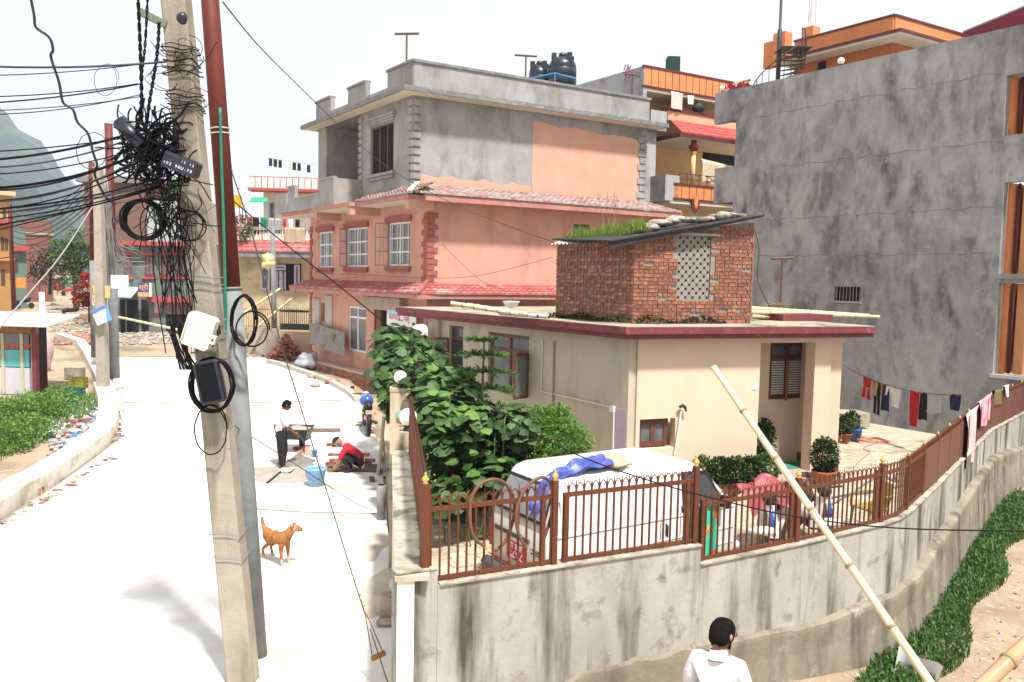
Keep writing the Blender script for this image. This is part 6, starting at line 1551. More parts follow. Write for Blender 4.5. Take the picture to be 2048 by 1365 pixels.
def person(base, H, yaw, label, mats, pose=None, hair='short', group=None, sub=2, hands=True, head_tilt=(0, 0, 0), extras=None, sleeve=True, rad=None):
    """mats: skin, shirt, trousers, shoes. local frame: x forward, y left, z up, in units of height"""
    J = dict(pelvis=(0, 0, .52), spine=(0, 0, .62), chest=(.005, 0, .735), neck=(0, 0, .84), skull=(.015, 0, .885))
    for s, n in ((1, 'L'), (-1, 'R')):
        J['sh' + n] = (0, s * .095, .80); J['ua' + n] = (0, s * .118, .71); J['el' + n] = (.0, s * .128, .625); J['wr' + n] = (.05, s * .128, .485); J['ha' + n] = (.065, s * .128, .45)
        J['hp' + n] = (0, s * .05, .49); J['kn' + n] = (.015, s * .055, .275); J['an' + n] = (0, s * .055, .045); J['to' + n] = (.085, s * .065, .02)
    if pose: J.update(pose)
    Rd = dict(pelvis=.078, spine=.074, chest=.080, neck=.034, skull=.036, sh=.046, ua=.043, el=.030, wr=.018, ha=.02, hp=.056, kn=.042, an=.03, to=.022)
    Rd.update(rad or {})
    base = Vector(base); fx = V(cos(yaw), sin(yaw), 0); fy_ = V(-sin(yaw), cos(yaw), 0)
    def T(p): return base + (fx * p[0] + fy_ * p[1] + V(0, 0, p[2])) * H
    joints = {}
    for k, p in J.items():
        r = Rd.get(k, Rd.get(k[:2], .03)); joints[k] = (T(p), r * H)
    for k in ('pelvis', 'spine', 'chest'): joints[k] = (joints[k][0], (joints[k][1] * 1.2, joints[k][1] * .9) if False else joints[k][1])
    bones = [('pelvis', 'spine', 1), ('spine', 'chest', 1), ('chest', 'neck', 1), ('neck', 'skull', 0)]
    for n in 'LR':
        bones += [('chest', 'sh' + n, 1), ('sh' + n, 'ua' + n, 1), ('ua' + n, 'el' + n, 1 if sleeve else 0), ('el' + n, 'wr' + n, 0), ('wr' + n, 'ha' + n, 0), ('pelvis', 'hp' + n, 2), ('hp' + n, 'kn' + n, 2), ('kn' + n, 'an' + n, 2), ('an' + n, 'to' + n, 3)]
    vs, fs, ms = skin_mesh(joints, bones, sub)
    mb = MB(); mb.v = [tuple(v) for v in vs]; mb.f = fs; mb.m = ms
    # head with nose and ears, turned on the neck
    hc = T(J['skull']); ry = yaw + head_tilt[2]; hf = V(cos(ry) * cos(head_tilt[1]), sin(ry) * cos(head_tilt[1]), sin(head_tilt[1])); hl = V(-sin(ry), cos(ry), 0); hu = hf.cross(hl) ; hu = hl.cross(hf) * -1 if hf.cross(hl).z < 0 else hf.cross(hl)
    cen = hc + hu * (.042 * H) + hf * (.012 * H)
    b0 = len(mb.v); SG, RN = 20, 14
    def headp(d):
        x, y, z = sq(d); r_x, r_y, r_z = .060, .047, .068
        if z < 0: r_y *= 1 - .25 * z * z; 
        X = x * r_x; Y = y * r_y; Z = z * r_z
        if x > .55 and z < -.1: X += .006 * (1 - abs(y))
        return cen + (hf * X + hl * Y + hu * Z) * H
    for i in range(RN + 1):
        t = pi * i / RN
        for k in range(SG):
            a = 2 * pi * k / SG; mb.v.append(tuple(headp(V(sin(t) * cos(a), sin(t) * sin(a), cos(t)))))
    for i in range(RN):
        for k in range(SG): k2 = (k + 1) % SG; mb.f.append((b0 + i * SG + k, b0 + (i + 1) * SG + k, b0 + (i + 1) * SG + k2, b0 + i * SG + k2)); mb.m.append(0)
    def hp_(x, y, z): return cen + (hf * x + hl * y + hu * z) * H
    mb.tube([hp_(.055, 0, .012), hp_(.068, 0, -.012), hp_(.058, 0, -.02)], [.004 * H, .009 * H, .006 * H], 6)
    for s in (-1, 1): mb.tube([hp_(-.004, s * .046, .014), hp_(-.010, s * .052, .004), hp_(-.004, s * .047, -.016)], [.006 * H, .010 * H, .006 * H], 6)
    # hands: palm and five bent fingers
    if hands:
        for n, s in (('L', 1), ('R', -1)):
            w_, h_ = T(J['wr' + n]), T(J['ha' + n]); d = (h_ - w_).normalized(); sd = d.cross(fy_ if abs(d.dot(fy_)) < .9 else fx).normalized(); nm = d.cross(sd).normalized()
            mb.obox(h_ + d * (.012 * H), d * (.028 * H), sd * (.022 * H), nm * (.009 * H))
            for k in range(4):
                o_ = h_ + d * (.036 * H) + sd * ((k - 1.5) * .0115 * H); L = (.04, .046, .043, .034)[k] * H
                mb.tube([o_, o_ + d * L * .5 + nm * (.006 * H), o_ + d * L * .9 + nm * (.018 * H)], [.0058 * H, .0052 * H, .004 * H], 5)
            o_ = h_ - d * (.008 * H) + sd * (.02 * H); mb.tube([o_, o_ + sd * (.016 * H) + d * (.014 * H), o_ + sd * (.018 * H) + d * (.032 * H) + nm * (.008 * H)], [.008 * H, .0068 * H, .005 * H], 5)
    p = root('person', label, 'person', base, group)
    obj('figure', mb, mats, p, True)
    # hair: a cap over the back and top of the skull
    hm = MB(); 
    def hairp(d, g):
        d = V(*sq(d))
        return cen + (hf * (d.x * (.060 + g) - .004) + hl * (d.y * (.047 + g)) + hu * (d.z * (.068 + g) + .003)) * H
    if hair:
        b1 = 0; NT = 9
        for i in range(NT + 1):
            for k in range(24):
                a = 2 * pi * k / 24; front = cos(a)
                lim = 1.30 + (.95 if front < -.3 else .75 * (1 - (front + .3) / 1.3)) + .06 * sin(a * 9)
                if front > .6: lim = min(lim, 1.05)
                t = lim * i / NT; d = V(sin(t) * cos(a), sin(t) * sin(a), cos(t)); hm.v.append(tuple(hairp(d, .0055 + .002 * sin(7 * a + 3 * t))))
        for i in range(NT):
            for k in range(24): k2 = (k + 1) % 24; hm.f.append((i * 24 + k, (i + 1) * 24 + k, (i + 1) * 24 + k2, i * 24 + k2)); hm.m.append(0)
        obj('hair', hm, m_hair, p, True)
    if extras: extras(p, hp_, T, J, H, mats)
    return p
m_white_sh = M('white_shirt', (.58, .58, .61), (.66, .66, .68), 5, bump=1.0, bs=7); m_blacktr = M('black_trousers', (.010, .010, .012), (.018, .018, .02), 6)
# standing man by the mortar, hand on the barrow
b_ = G(563, 938)
def collar(p, hp_, T, J, H, mats):
    q = MB(); c = T(J['neck']); q.lathe([(.040 * H, -.02 * H), (.043 * H, .004 * H), (.036 * H, .012 * H)], c, 14); obj('collar', q, mats[1], p, True)
person(b_, 1.62, radians(35), 'barefoot man in white shirt and black three-quarter trousers standing by the mortar', [m_skin, m_white_sh, m_blacktr, m_skin],
       dict(elR=(.04, -.13, .635), wrR=(.14, -.115, .53), haR=(.17, -.11, .505), elL=(-.05, .13, .63), wrL=(-.03, .13, .50), haL=(-.02, .13, .46), skull=(.045, 0, .875), neck=(.02, 0, .84), anL=(.02, .06, .04), anR=(-.01, -.06, .04)), 'short', None, 2, True, (0, -.5, -.2), collar, True, dict(pelvis=.085, spine=.085, chest=.09, sh=.05, ua=.05, hp=.068, kn=.062, an=.034))
# crouching mason in red with cap and mask
b2_ = G(697, 944)
def cap_mask(p, hp_, T, J, H, mats):
    q = MB(); c = hp_(.0, 0, .02)
    n = 20
    f_ = (hp_(1, 0, 0) - hp_(0, 0, 0)).normalized(); l_ = (hp_(0, 1, 0) - hp_(0, 0, 0)).normalized(); u_ = (hp_(0, 0, 1) - hp_(0, 0, 0)).normalized()
    for i in range(7):
        t = 1.35 * i / 6
        for k in range(n): a = 2 * pi * k / n; q.v.append(tuple(c + (f_ * (sin(t) * cos(a) * .068) + l_ * (sin(t) * sin(a) * .055) + u_ * (cos(t) * .058)) * H))
    for i in range(6):
        for k in range(n): k2 = (k + 1) % n; q.f.append((i * n + k, (i + 1) * n + k, (i + 1) * n + k2, i * n + k2)); q.m.append(0)
    cp = obj('cap', q, m_blk, p, True); q = MB()
    q.sheet(lambda u, v: hp_(.055 + .06 * v * (1 - (2 * u - 1) ** 2 * .6), (u - .5) * .085, .018 - .02 * v), 8, 3); obj('visor', q, m_blk, cp, True)
    q = MB(); q.sheet(lambda u, v: hp_(.058 - .045 * (2 * u - 1) ** 2 + .008 * (1 - (2 * v - 1) ** 2), (u - .5) * .098, .0 - .052 * v), 10, 6); obj('face_mask', q, M('blue_mask', (.25, .5, .62)), p, True)
    q = MB(); q.sphere(hp_(-.02, 0, -.005), .045 * H, 12, 8, (1, .95, .8)); obj('grey_hair', q, M('grey_hair', (.25, .24, .23)), p, True)
pz = dict(pelvis=(-.20, 0, .13), spine=(-.16, 0, .22), chest=(-.04, 0, .31), neck=(.065, 0, .365), skull=(.11, 0, .385))
for s, n in ((1, 'L'), (-1, 'R')):
    pz['sh' + n] = (.02, s * .095, .345); pz['ua' + n] = (.07, s * .12, .27); pz['el' + n] = (.10, s * .13, .20); pz['wr' + n] = (.16, s * .07, .085); pz['ha' + n] = (.17, s * .05, .055)
    pz['hp' + n] = (-.17, s * .06, .12); pz['kn' + n] = (.085, s * .085, .245); pz['an' + n] = (-.03, s * .075, .04); pz['to' + n] = (.055, s * .085, .02)
person(b2_, 1.68, radians(184), 'crouching mason in red shirt with black cap and blue mask', [m_skinL, M('red_polo', (.48, .02, .035), (.42, .015, .03), 5, bump=.2, bs=9), M('charcoal_trousers', (.016, .017, .022), (.03, .03, .036), 5), m_rub], pz, None, None, 2, True, (0, -.75, 0), cap_mask)
# man in the alley, seen from behind
hd = at(1441, 1237, 6.75); H3 = 1.78
b3_ = V(hd.x - .02, hd.y - .05, hd.z - H3 * 1.0)
def glasses(p, hp_, T, J, H, mats):
    q = MB(); q.tube([hp_(.0, -.05, .012), hp_(.05, -.05, .010)], .0022 * H, 5)
    for s in (-1, 1):
        c = hp_(.064, s * .022, .006); pts = []
        for k in range(12):
            a = 2 * pi * k / 12; pts.append(hp_(.064, s * .022 + .017 * cos(a), .006 + .012 * sin(a)))
        q.tube(pts, .0018 * H, 5, closed=True)
    q.tube([hp_(.0, .05, .012), hp_(.05, .05, .010)], .0022 * H, 5); obj('glasses', q, m_iron, p)
    q = MB(); q.sheet(lambda u, v: hp_(.064 - .062 * (2 * u - 1) ** 2 , (u - .5) * .104, -.012 - .058 * v), 12, 6); obj('black_mask', q, m_blk, p, True)
    c = T(J['neck']); q = MB(); 
    for i in range(2):
        pass
    q.sheet(lambda u, v: c + V(cos(2 * pi * u) * (.038 + .018 * v) * H, sin(2 * pi * u) * (.038 + .016 * v) * H, (.022 - .046 * v - .010 * sin(2 * pi * u)) * H), 24, 4); cl = obj('polo_collar', q, m_white_sh, p, True)
    q = MB(); q.tube([c + V(cos(2 * pi * k / 24) * .0565 * H, sin(2 * pi * k / 24) * .0545 * H, (-.024 - .010 * sin(2 * pi * k / 24)) * H) for k in range(24)], .0022 * H, 5, closed=True); obj('collar_trim', q, M('maroon_trim', (.2, .03, .06)), cl)
person(b3_, H3, radians(62), 'man in white polo shirt with glasses and black mask, seen from behind in the alley', [m_skinL, m_white_sh, m_blacktr, m_rub],
       dict(shL=(0, .105, .795), shR=(0, -.105, .795), uaL=(.0, .128, .70), uaR=(.0, -.128, .70), elL=(.03, .135, .62), wrL=(.13, .10, .57), haL=(.16, .08, .57), elR=(.02, -.135, .62), wrR=(.12, -.11, .56), haR=(.15, -.10, .56), chest=(-.005, 0, .74)), 'short', None, 3, True, (0, -.25, -.35), glasses)
# people in the street
def small_person(px, py, H, yaw, label, top, bottom, group): person(G(px, py), H, yaw, label, [m_skin, top, bottom, m_rub], None, 'short', group, 1, False)
gq = 'people at the shop front'
m_lav = M('lavender_cloth', (.30, .24, .42)); m_dred = M('dark_red_cloth', (.10, .015, .02))
small_person(265, 663, 1.66, radians(250), 'person in white shirt and dark wrap standing before the dark shop', m_white_sh, m_dred, gq)
small_person(252, 664, 1.5, radians(300), 'person in lavender clothes standing beside the white shirt', m_lav, m_lav, gq)
gf = 'people far up the street'
small_person(115, 588, 1.6, radians(200), 'far person in red clothes standing up the dirt street', m_redc, m_redc, gf)
small_person(128, 590, 1.6, radians(260), 'far person in dark clothes beside the red motorbike', m_navy, m_blacktr, gf)
# dog
d0 = gp(566, 1135, 0)
m_dog = M('ginger_fur', (.24, .085, .022), (.40, .18, .06), 9, rough=.9, spec=.1, c3=(.52, .32, .16), s3=3.5, lo3=.52, hi3=.7, bump=.7, bs=70)
def D(x, y, z): return d0 + V(x, y, z)
dj = dict(chest=(D(-.01, .04, .435), .122), belly=(D(-.16, .15, .43), .092), loin=(D(-.27, .23, .465), .075), rump=(D(-.345, .29, .47), .082), tail0=(D(-.40, .335, .53), .034), tail1=(D(-.43, .36, .62), .030), tail2=(D(-.445, .37, .70), .018), neck0=(D(.05, .03, .50), .098), neck1=(D(.105, .04, .57), .078), head=(D(.16, .05, .625), .070), brow=(D(.205, .062, .62), .056), muz=(D(.26, .08, .585), .034), nose=(D(.29, .088, .578), .024))
for n, sx, sy, fx_, fy2 in (('L', -.02, -.02, .0, .0), ('R', .04, .11, .07, .14)):
    dj['sh' + n] = (D(sx, sy, .38), .055); dj['el' + n] = (D(fx_ - .035, fy2 + .01, .26), .034); dj['wr' + n] = (D(fx_ - .025, fy2, .13), .023); dj['pw' + n] = (D(fx_ - .015, fy2, .03), .022); dj['tp' + n] = (D(fx_ + .03, fy2 - .01, .018), .018)
for n, fx_, fy2, hy_ in (('A', -.39, .34, .24), ('B', -.30, .50, .36)):
    dj['hp' + n] = (D(-.335, hy_, .42), .07); dj['kn' + n] = (D(fx_ + .10, (fy2 + hy_) / 2 - .02, .30), .045); dj['hk' + n] = (D(fx_ - .045, fy2 + .02, .165), .024); dj['pw' + n] = (D(fx_ - .01, fy2, .03), .021); dj['tp' + n] = (D(fx_ + .035, fy2 - .01, .018), .018)
db_ = [('chest', 'belly', 0), ('belly', 'loin', 0), ('loin', 'rump', 0), ('rump', 'tail0', 0), ('tail0', 'tail1', 0), ('tail1', 'tail2', 0), ('chest', 'neck0', 0), ('neck0', 'neck1', 0), ('neck1', 'head', 0), ('head', 'brow', 0), ('brow', 'muz', 0), ('muz', 'nose', 1)]
for n in 'LR': db_ += [('chest', 'sh' + n, 0), ('sh' + n, 'el' + n, 0), ('el' + n, 'wr' + n, 0), ('wr' + n, 'pw' + n, 2), ('pw' + n, 'tp' + n, 2)]
for n in 'AB': db_ += [('rump', 'hp' + n, 0), ('hp' + n, 'kn' + n, 0), ('kn' + n, 'hk' + n, 0), ('hk' + n, 'pw' + n, 0), ('pw' + n, 'tp' + n, 2)]
vs, fs, ms = skin_mesh(dj, db_, 2); dm = MB(); dm.v = [tuple(v) for v in vs]; dm.f = fs; dm.m = ms
for s in (-1, 1):
    e = D(.15, .05 + s * .055, .68); dm.add([e + V(-.035, 0, 0), e + V(.03, 0, .005), e + V(-.01, s * .035, -.085), e + V(.0, s * .02, .012)], [(0, 1, 2), (1, 3, 2), (3, 0, 2), (0, 3, 1)])
dg_ = root('dog', 'ginger dog standing on the white road with tail raised and head turned away', 'dog', d0); obj('body', dm, [m_dog, m_iron, M('pale_paw', (.5, .38, .27))], dg_, True)
q = MB(); q.tube([D(.085 - .07 * cos(a) * .5, .035 + .09 * sin(a), .545 + .07 * cos(a)) for a in [2 * pi * k / 16 for k in range(16)]], .008, 5, closed=True); obj('collar', q, M('tan_collar', (.3, .2, .12)), dg_)
# ================================================================ building site on the road
m_cemwet = M('wet_mortar', (.14, .13, .115), (.24, .225, .20), 4, bump=.8, bs=14)
m_sand = M('mortar_sand', (.26, .235, .20), (.36, .33, .28), 3, bump=.6, bs=14)
def mound(px, py, rx_, ry_, h, mat, label, name, seed=1):
    p = G(px, py); rnd = random.Random(seed); ph = [rnd.uniform(0, 6) for _ in range(4)]; q = MB(); NA, NR_ = 28, 8
    for j in range(NR_ + 1):
        t = j / NR_
        for k in range(NA):
            a = 2 * pi * k / NA; e = 1 + .18 * sin(3 * a + ph[0]) + .12 * sin(5 * a + ph[1]); x = cos(a) * rx_ * t * e; y = sin(a) * ry_ * t * e
            z = h * (1 - t) ** 1.2 * (1 + .25 * sin(7 * a + ph[2] + t * 5)) + .004
            q.v.append((p.x + x, p.y + y, gz(p.x + x, p.y + y) + .012 + z))
    for j in range(NR_):
        for k in range(NA): k2 = (k + 1) % NA; q.f.append((j * NA + k, (j + 1) * NA + k, (j + 1) * NA + k2, j * NA + k2)); q.m.append(0)
    o = obj(name, q, mat, None, True, 'stuff'); o['label'] = label
mound(568, 948, .85, .75, .035, m_sand, 'thin spread of grey mortar on the road under the barefoot man', 'mortar_spread', 2)
mound(598, 928, .42, .40, .20, m_cemwet, 'heap of wet grey mortar beside the standing man', 'mortar_heap', 5)
mound(612, 908, .30, .25, .16, M('brick_dust', (.42, .20, .14), (.5, .3, .22), 5), 'small pink brick rubble heap behind the mortar', 'rubble_heap', 8)
sv = root('shovel', 'shovel with pale blade lying on the mortar spread', 'shovel', G(560, 955)); sh0, sh1 = G(573, 945), G(531, 972)
q = MB(); q.sheet(lambda u, v: sh0 + V((u - .5) * .28 + .02, (v - .5) * .42, .05 + .03 * (2 * u - 1) ** 2), 6, 6); obj('blade', q, M('pale_blade', (.6, .57, .5)), sv, True)
q = MB(); q.tube([sh0 + V(-.08, -.18, .06), sh1 + V(0, 0, .04)], .02, 6); obj('shaft', q, m_iron, sv); q = MB(); q.tube([sh1 + V(-.08, .04, .04), sh1 + V(.06, -.06, .04)], .02, 6); obj('grip', q, M('pale_blade', (.6, .57, .5)), sv)
bb = G(632, 972); bucket(bb, .215, .40, M('sky_blue_plastic', (.16, .36, .66), (.30, .47, .70), 2.5, rough=.4), 'large light blue bucket on the road')
q = MB(); mg = G(629, 915); q.lathe([(.05, 0), (.075, .15), (.08, .155), (.07, .155), (.045, .01), (.005, .01)], mg + V(0, 0, .02), 16); one('blue_mug', q, m_bluepl, 'small blue plastic mug behind the bucket', 'mug', None, True)
wb = root('wheelbarrow', 'black steel wheelbarrow tray held by the standing man', 'wheelbarrow', G(592, 905)); wp_ = G(592, 905)
q = MB(); q.add([wp_ + V(x, y, z) for x, y, z in ((-.28, -.2, .35), (.28, -.2, .35), (.28, .35, .35), (-.28, .35, .35), (-.36, -.3, .62), (.36, -.3, .62), (.36, .45, .62), (-.36, .45, .62))], [(0, 3, 2, 1), (0, 1, 5, 4), (1, 2, 6, 5), (2, 3, 7, 6), (3, 0, 4, 7)]); obj('tray', q, m_iron, wb)
q = MB(); q.sheet(lambda u, v: wp_ + V((u - .5) * .66, -.26 + v * .68, .56 + .10 * sin(pi * u) * sin(pi * v)), 8, 8); obj('mortar_load', q, m_sand, wb, True)
for s in (-1, 1):
    q = MB(); q.tube([wp_ + V(s * .26, .5, .3), wp_ + V(s * .28, -.3, .34), wp_ + V(s * .30, -.75, .55)], .018, 6); obj('handle', q, m_iron, wb); q = MB(); q.tube([wp_ + V(s * .26, -.2, .34), wp_ + V(s * .27, -.28, 0)], .018, 6); obj('leg', q, m_iron, wb)
q = MB(); q.lathe([(.08, -.03), (.18, -.04), (.19, 0), (.18, .04), (.08, .03)], wp_ + V(0, .6, .19), 16, (1, 0, 0)); obj('wheel', q, m_rub, wb, True)
# trench box being bricked up: loose courses of brick
bb_me = []
for k in range(4):
    b = MB(); r_ = random.Random(k); b.hexa([V(x * .115 + r_.uniform(-.006, .006), y * .055 + r_.uniform(-.005, .005), z) for z in (0, .065) for x, y in ((-1, -1), (1, -1), (1, 1), (-1, 1))]); o = obj('b', b, m_brick); bb_me.append(o.data); bpy.data.objects.remove(o)
def loose_brick(p, label, rot=None, group='loose bricks on the site'):
    o = bpy.data.objects.new('brick', random.choice(bb_me)); COL.objects.link(o); o.location = p; o.rotation_euler = rot or (0, 0, random.uniform(0, 6.28)); tag(o, label, 'brick', group); return o
tw_ = root('brick_course', 'unfinished brick kerb course behind the crouching mason', 'brickwork', G(700, 930))
for (xa, ya, xb, yb, hh) in ((650, 930, 745, 930, 2), (655, 913, 740, 912, 1)):
    a, b = G(xa, ya), G(xb, yb); n = int((b - a).length / .25)
    for r_ in range(hh):
        for k in range(n): p = a + (b - a) * ((k + .5 + (.3 if r_ else 0)) / n); o = bpy.data.objects.new('brick', random.choice(bb_me)); COL.objects.link(o); o.parent = tw_; o.location = p + V(0, random.uniform(-.02, .02), r_ * .075) - tw_.location; o.rotation_euler = (0, 0, random.uniform(-.12, .12))
for k, (px, py, lab) in enumerate(((744, 962, 'loose red brick lying by the wall near the grey pipe'), (662, 893, 'loose red brick behind the crouching mason'), (674, 895, 'broken brick piece behind the crouching mason'), (596, 900, 'loose red brick beside the mortar heap'))):
    loose_brick(G(px, py) + V(0, 0, .012), lab)
q = MB(); q.add([p + V(0, 0, .018) for p in (G(596, 858), G(680, 858), G(682, 866), G(598, 867))], [(3, 2, 1, 0)]); setting('trench', q, M('trench_dark', (.10, .07, .045), (.2, .13, .09), 6, bump=.6))
q = MB(); q.add([p + V(0, 0, .018) for p in (G(650, 932), G(755, 930), G(752, 946), G(655, 947))], [(3, 2, 1, 0)]); setting('trench', q, M('trench_dark', (.10, .07, .045)))
sp = G(762, 1040); pt_ = at(762, 970, sp.y).z; st_ = root('drain_stub', 'short upright grey drain pipe at the roadside', 'pipe', sp)
q = MB(); q.tube([sp, V(sp.x, sp.y, pt_)], .085, 16); obj('barrel', q, M('stained_pipe', (.16, .15, .14), (.26, .25, .23), 5), st_, True); q = MB(); q.tube([V(sp.x, sp.y, pt_ + .001), V(sp.x, sp.y, pt_ + .004)], .072, 16); obj('bore', q, m_dark, st_)
pk_ = G(757, 950); q = MB(); q.beam(pk_, at(768, 835, pk_.y + .5), .20, .05, (1, 0, 0)); one('leaning_plank', q, M('grey_plank', (.38, .33, .26), (.48, .43, .35), 4, st=(4, 4, .5)), 'weathered plank leaning against the wall beside the mason', 'plank')
rk = G(776, 1228); q = MB(); q.blob(rk + V(.05, 0, .12), .19, (1, 1, .85), .5, 14, 10, seed=5); one('boulder', q, m_oldcem, 'mossy boulder at the foot of the street wall', 'boulder', None, True)
q = MB(); q.blob(G(772, 1253) + V(.0, 0, .05), .09, (1.3, 1, .6), .6, 10, 8, seed=9); one('small_rock', q, m_stone, 'small pale rock beside the boulder', 'rock', None, True)
for k, (px, py) in enumerate(((775, 955), (768, 948), (783, 960))):
    q = MB(); q.blob(G(px, py) + V(0, 0, .06), .10, (1.2, 1, .7), .5, 10, 7, seed=k); one('rubble_stone', q, m_stone, ['rubble stone against the street wall by the plank', 'rubble stone wedged behind the plank foot', 'rubble stone beside the upright grey pipe'][k], 'stone', 'rubble by the wall', True)
# stones along the plinth of the pink house
for k, (px, py) in enumerate(((622, 757), (634, 759), (645, 762), (655, 766), (663, 769), (683, 777), (631, 776))):
    q = MB(); p = G(px, py); q.blob(p + V(0, 0, .08), .12 if k != 4 else .2, (1.2, .9, .7), .5, 10, 7, seed=k + 20); one('rubble_stone', q, m_brick if k % 3 else m_stone, ['brick rubble lump on the kerb strip, nearest the brick heap', 'brick rubble lump on the kerb strip, second from the heap', 'brick rubble lump on the kerb strip, third from the heap', 'brick rubble lump on the kerb strip, fourth from the heap', 'large pale stone on the kerb strip before the plinth', 'rubble lump on the kerb strip nearest the motorcycle', 'rubble lump fallen off the kerb strip'][k], 'stone', 'rubble along the pink house', True)
# brick heap and grey tarp
bh = root('brick_heap', 'heap of red bricks stacked against the corner of the pink house', 'brick heap', G(572, 718)); hb0 = G(572, 720)
for k in range(270):
    lay = random.random() ** 1.2; r_ = 1 - lay; x = random.uniform(-.85, .85) * r_ - .05; y = random.uniform(-.6, .6) * r_ + .25
    o = bpy.data.objects.new('brick', random.choice(bb_me)); COL.objects.link(o); o.parent = bh; o.location = hb0 + V(x, y, lay * 1.05 + .02) - bh.location; o.rotation_euler = (random.gauss(0, .25), random.gauss(0, .25), random.choice((0, 1.57)) + random.gauss(0, .35))
q = MB(); q.blob(hb0 + V(-.03, .35, .22), .42, (1.3, .8, .95), .2, 14, 10, seed=2); obj('core', q, M('brick_core', (.22, .07, .04), (.3, .1, .06), 5), bh, True)
gt_ = G(614, 738); q = MB(); q.blob(gt_ + V(0, 0, .30), .42, (1.0, .8, .85), .65, 26, 18, seed=6); one('grey_tarp', q, M('grey_sheet', (.26, .28, .29), (.42, .44, .45), 4, rough=.45), 'crumpled grey plastic sheet beside the brick heap', 'tarpaulin', None, True)
# parked motorcycle seen from behind
mo = G(737, 872); mt = root('motorcycle', 'black motorcycle with blue tank parked beside the vine', 'motorcycle', mo); ang = radians(104); mx = V(cos(ang), sin(ang), 0); my = V(-sin(ang), cos(ang), 0)
def ML(a, b, c): return mo + mx * a + my * b + V(0, 0, c)
for a in (.0, 1.28):
    q = MB(); q.lathe([(.20, -.05), (.27, -.06), (.30, -.03), (.305, 0), (.30, .03), (.27, .06), (.20, .05)], ML(a, 0, .305), 24, my); wl = obj('wheel', q, m_rub, mt, True)
    q = MB(); q.lathe([(.02, -.03), (.2, -.025), (.2, .025), (.02, .03)], ML(a, 0, .305), 14, my); obj('rim', q, M('dark_rim', (.06, .06, .06)), wl, True)
q = MB(); q.tube([ML(.05, 0, .66), ML(.3, 0, .72), ML(.6, 0, .66)], [.10, .13, .10], 12); obj('tail', q, m_iron, mt, True)
q = MB(); q.tube([ML(-.12, 0, .80), ML(.2, 0, .82), ML(.55, 0, .78)], [.08, .12, .11], 10); obj('seat', q, m_rub, mt, True)
q = MB(); q.blob(ML(.78, 0, .84), .20, (1.0, .9, .8), .05, 14, 10, seed=3); obj('tank', q, m_scb, mt, True)
q = MB(); q.obox(ML(.65, 0, .42), mx * .22, my * .13, V(0, 0, .18)); obj('engine', q, M('engine_grey', (.09, .09, .09), rough=.4, metal=.5), mt)
q = MB(); q.tube([ML(1.28, 0, .3), ML(1.02, 0, .95)], .035, 8); obj('fork', q, m_iron, mt); q = MB(); q.tube([ML(.90, -.38, 1.02), ML(1.0, -.15, 1.0), ML(1.0, .15, 1.0), ML(.90, .38, 1.02)], .016, 8); obj('handlebar', q, m_rub, mt, True)
q = MB(); q.blob(ML(1.12, 0, .92), .15, (.8, 1, .9), .05, 12, 8, seed=5); obj('headlight_cowl', q, m_scw, mt, True)
for s in (-1, 1):
    q = MB(); q.tube([ML(.95, s * .28, 1.02), ML(.92, s * .36, 1.18)], .008, 5); sm_ = obj('mirror_stem', q, m_rub, mt); q = MB(); q.blob(ML(.92, s * .38, 1.20), .06, (1, 1, .7), .03, 10, 8, seed=1); obj('mirror', q, m_rub, sm_, True)
    q = MB(); q.blob(ML(-.05, s * .16, .62), .035, (1, 1.3, 1), .03, 8, 6, seed=1); obj('indicator', q, M('amber_lens', (.6, .25, .04)), mt, True)
q = MB(); q.obox(ML(-.13, 0, .52), mx * .008, my * .13, V(0, 0, .055)); pl3 = obj('number_plate', q, M('pink_plate', (.6, .42, .42), (.5, .12, .14), 9), mt)
q = MB(); q.obox(ML(-.15, 0, .66), mx * .03, my * .09, V(0, 0, .05)); obj('tail_light', q, M('pale_lens', (.45, .4, .38), rough=.2), mt)
q = MB(); q.obox(ML(-.12, 0, .42), mx * .02, my * .06, V(0, 0, .06)); obj('mudguard', q, M('pale_grey_plastic', (.4, .4, .42)), mt)
q = MB(); q.tube([ML(.5, -.16, .3), ML(.0, -.2, .36)], [.035, .05], 10); obj('exhaust', q, M('engine_grey', (.09, .09, .09)), mt, True); q = MB(); q.tube([ML(.55, .12, .28), ML(.5, .28, .01)], .012, 5); obj('side_stand', q, m_iron, mt)
# ---- bamboo and litter in the alley
a = at(1427, 735, 7.0); b = at(1860, 1365, 5.3); e = a + (b - a) * ((a.z + .02) / (a.z - b.z)); bamboo(a, e, .026, .034, 'long pale bamboo pole slanting up across the alley fence', 'bamboo poles in the alley', 12)
a = at(2150, 1196, 4.4); b = at(1965, 1372, 4.0); e = a + (b - a) * 2.2; bamboo(a, e, .037, .042, 'thick brown bamboo pole at the alley edge', 'bamboo poles in the alley', 6, M('brown_bamboo', (.36, .22, .12), (.44, .30, .18), 3, rough=.45))
q = MB(); wp2 = gp(1822, 1352, -.25); q.sheet(lambda u, v: wp2 + V(-.22 + .5 * u, .12 * sin(u * 5) - .1 * v, .42 * v * (1 - .5 * u) + .04 * sin(9 * u)), 8, 6); one('white_sheet', q, m_whc, 'folded white plastic sheet lying at the foot of the alley wall', 'sheet', None, True)
al_ = MB(); ad, an = V(.6, .8, 0), V(.8, -.6, 0)
al_.sheet(lambda a, b: (lambda p: (p.x, p.y, gz(p.x, p.y) - .022 + .006 * sin(p.x * 5) * sin(p.y * 4)))(V(-1, 3.2, 0) + ad * (28 * a) + an * (9 * b - 1.6)), 90, 34); setting('alley', al_, m_alley, True)
m_dust = M('road_dust', (.43, .37, .29), (.56, .51, .43), 2.5, bump=.4, bs=20)
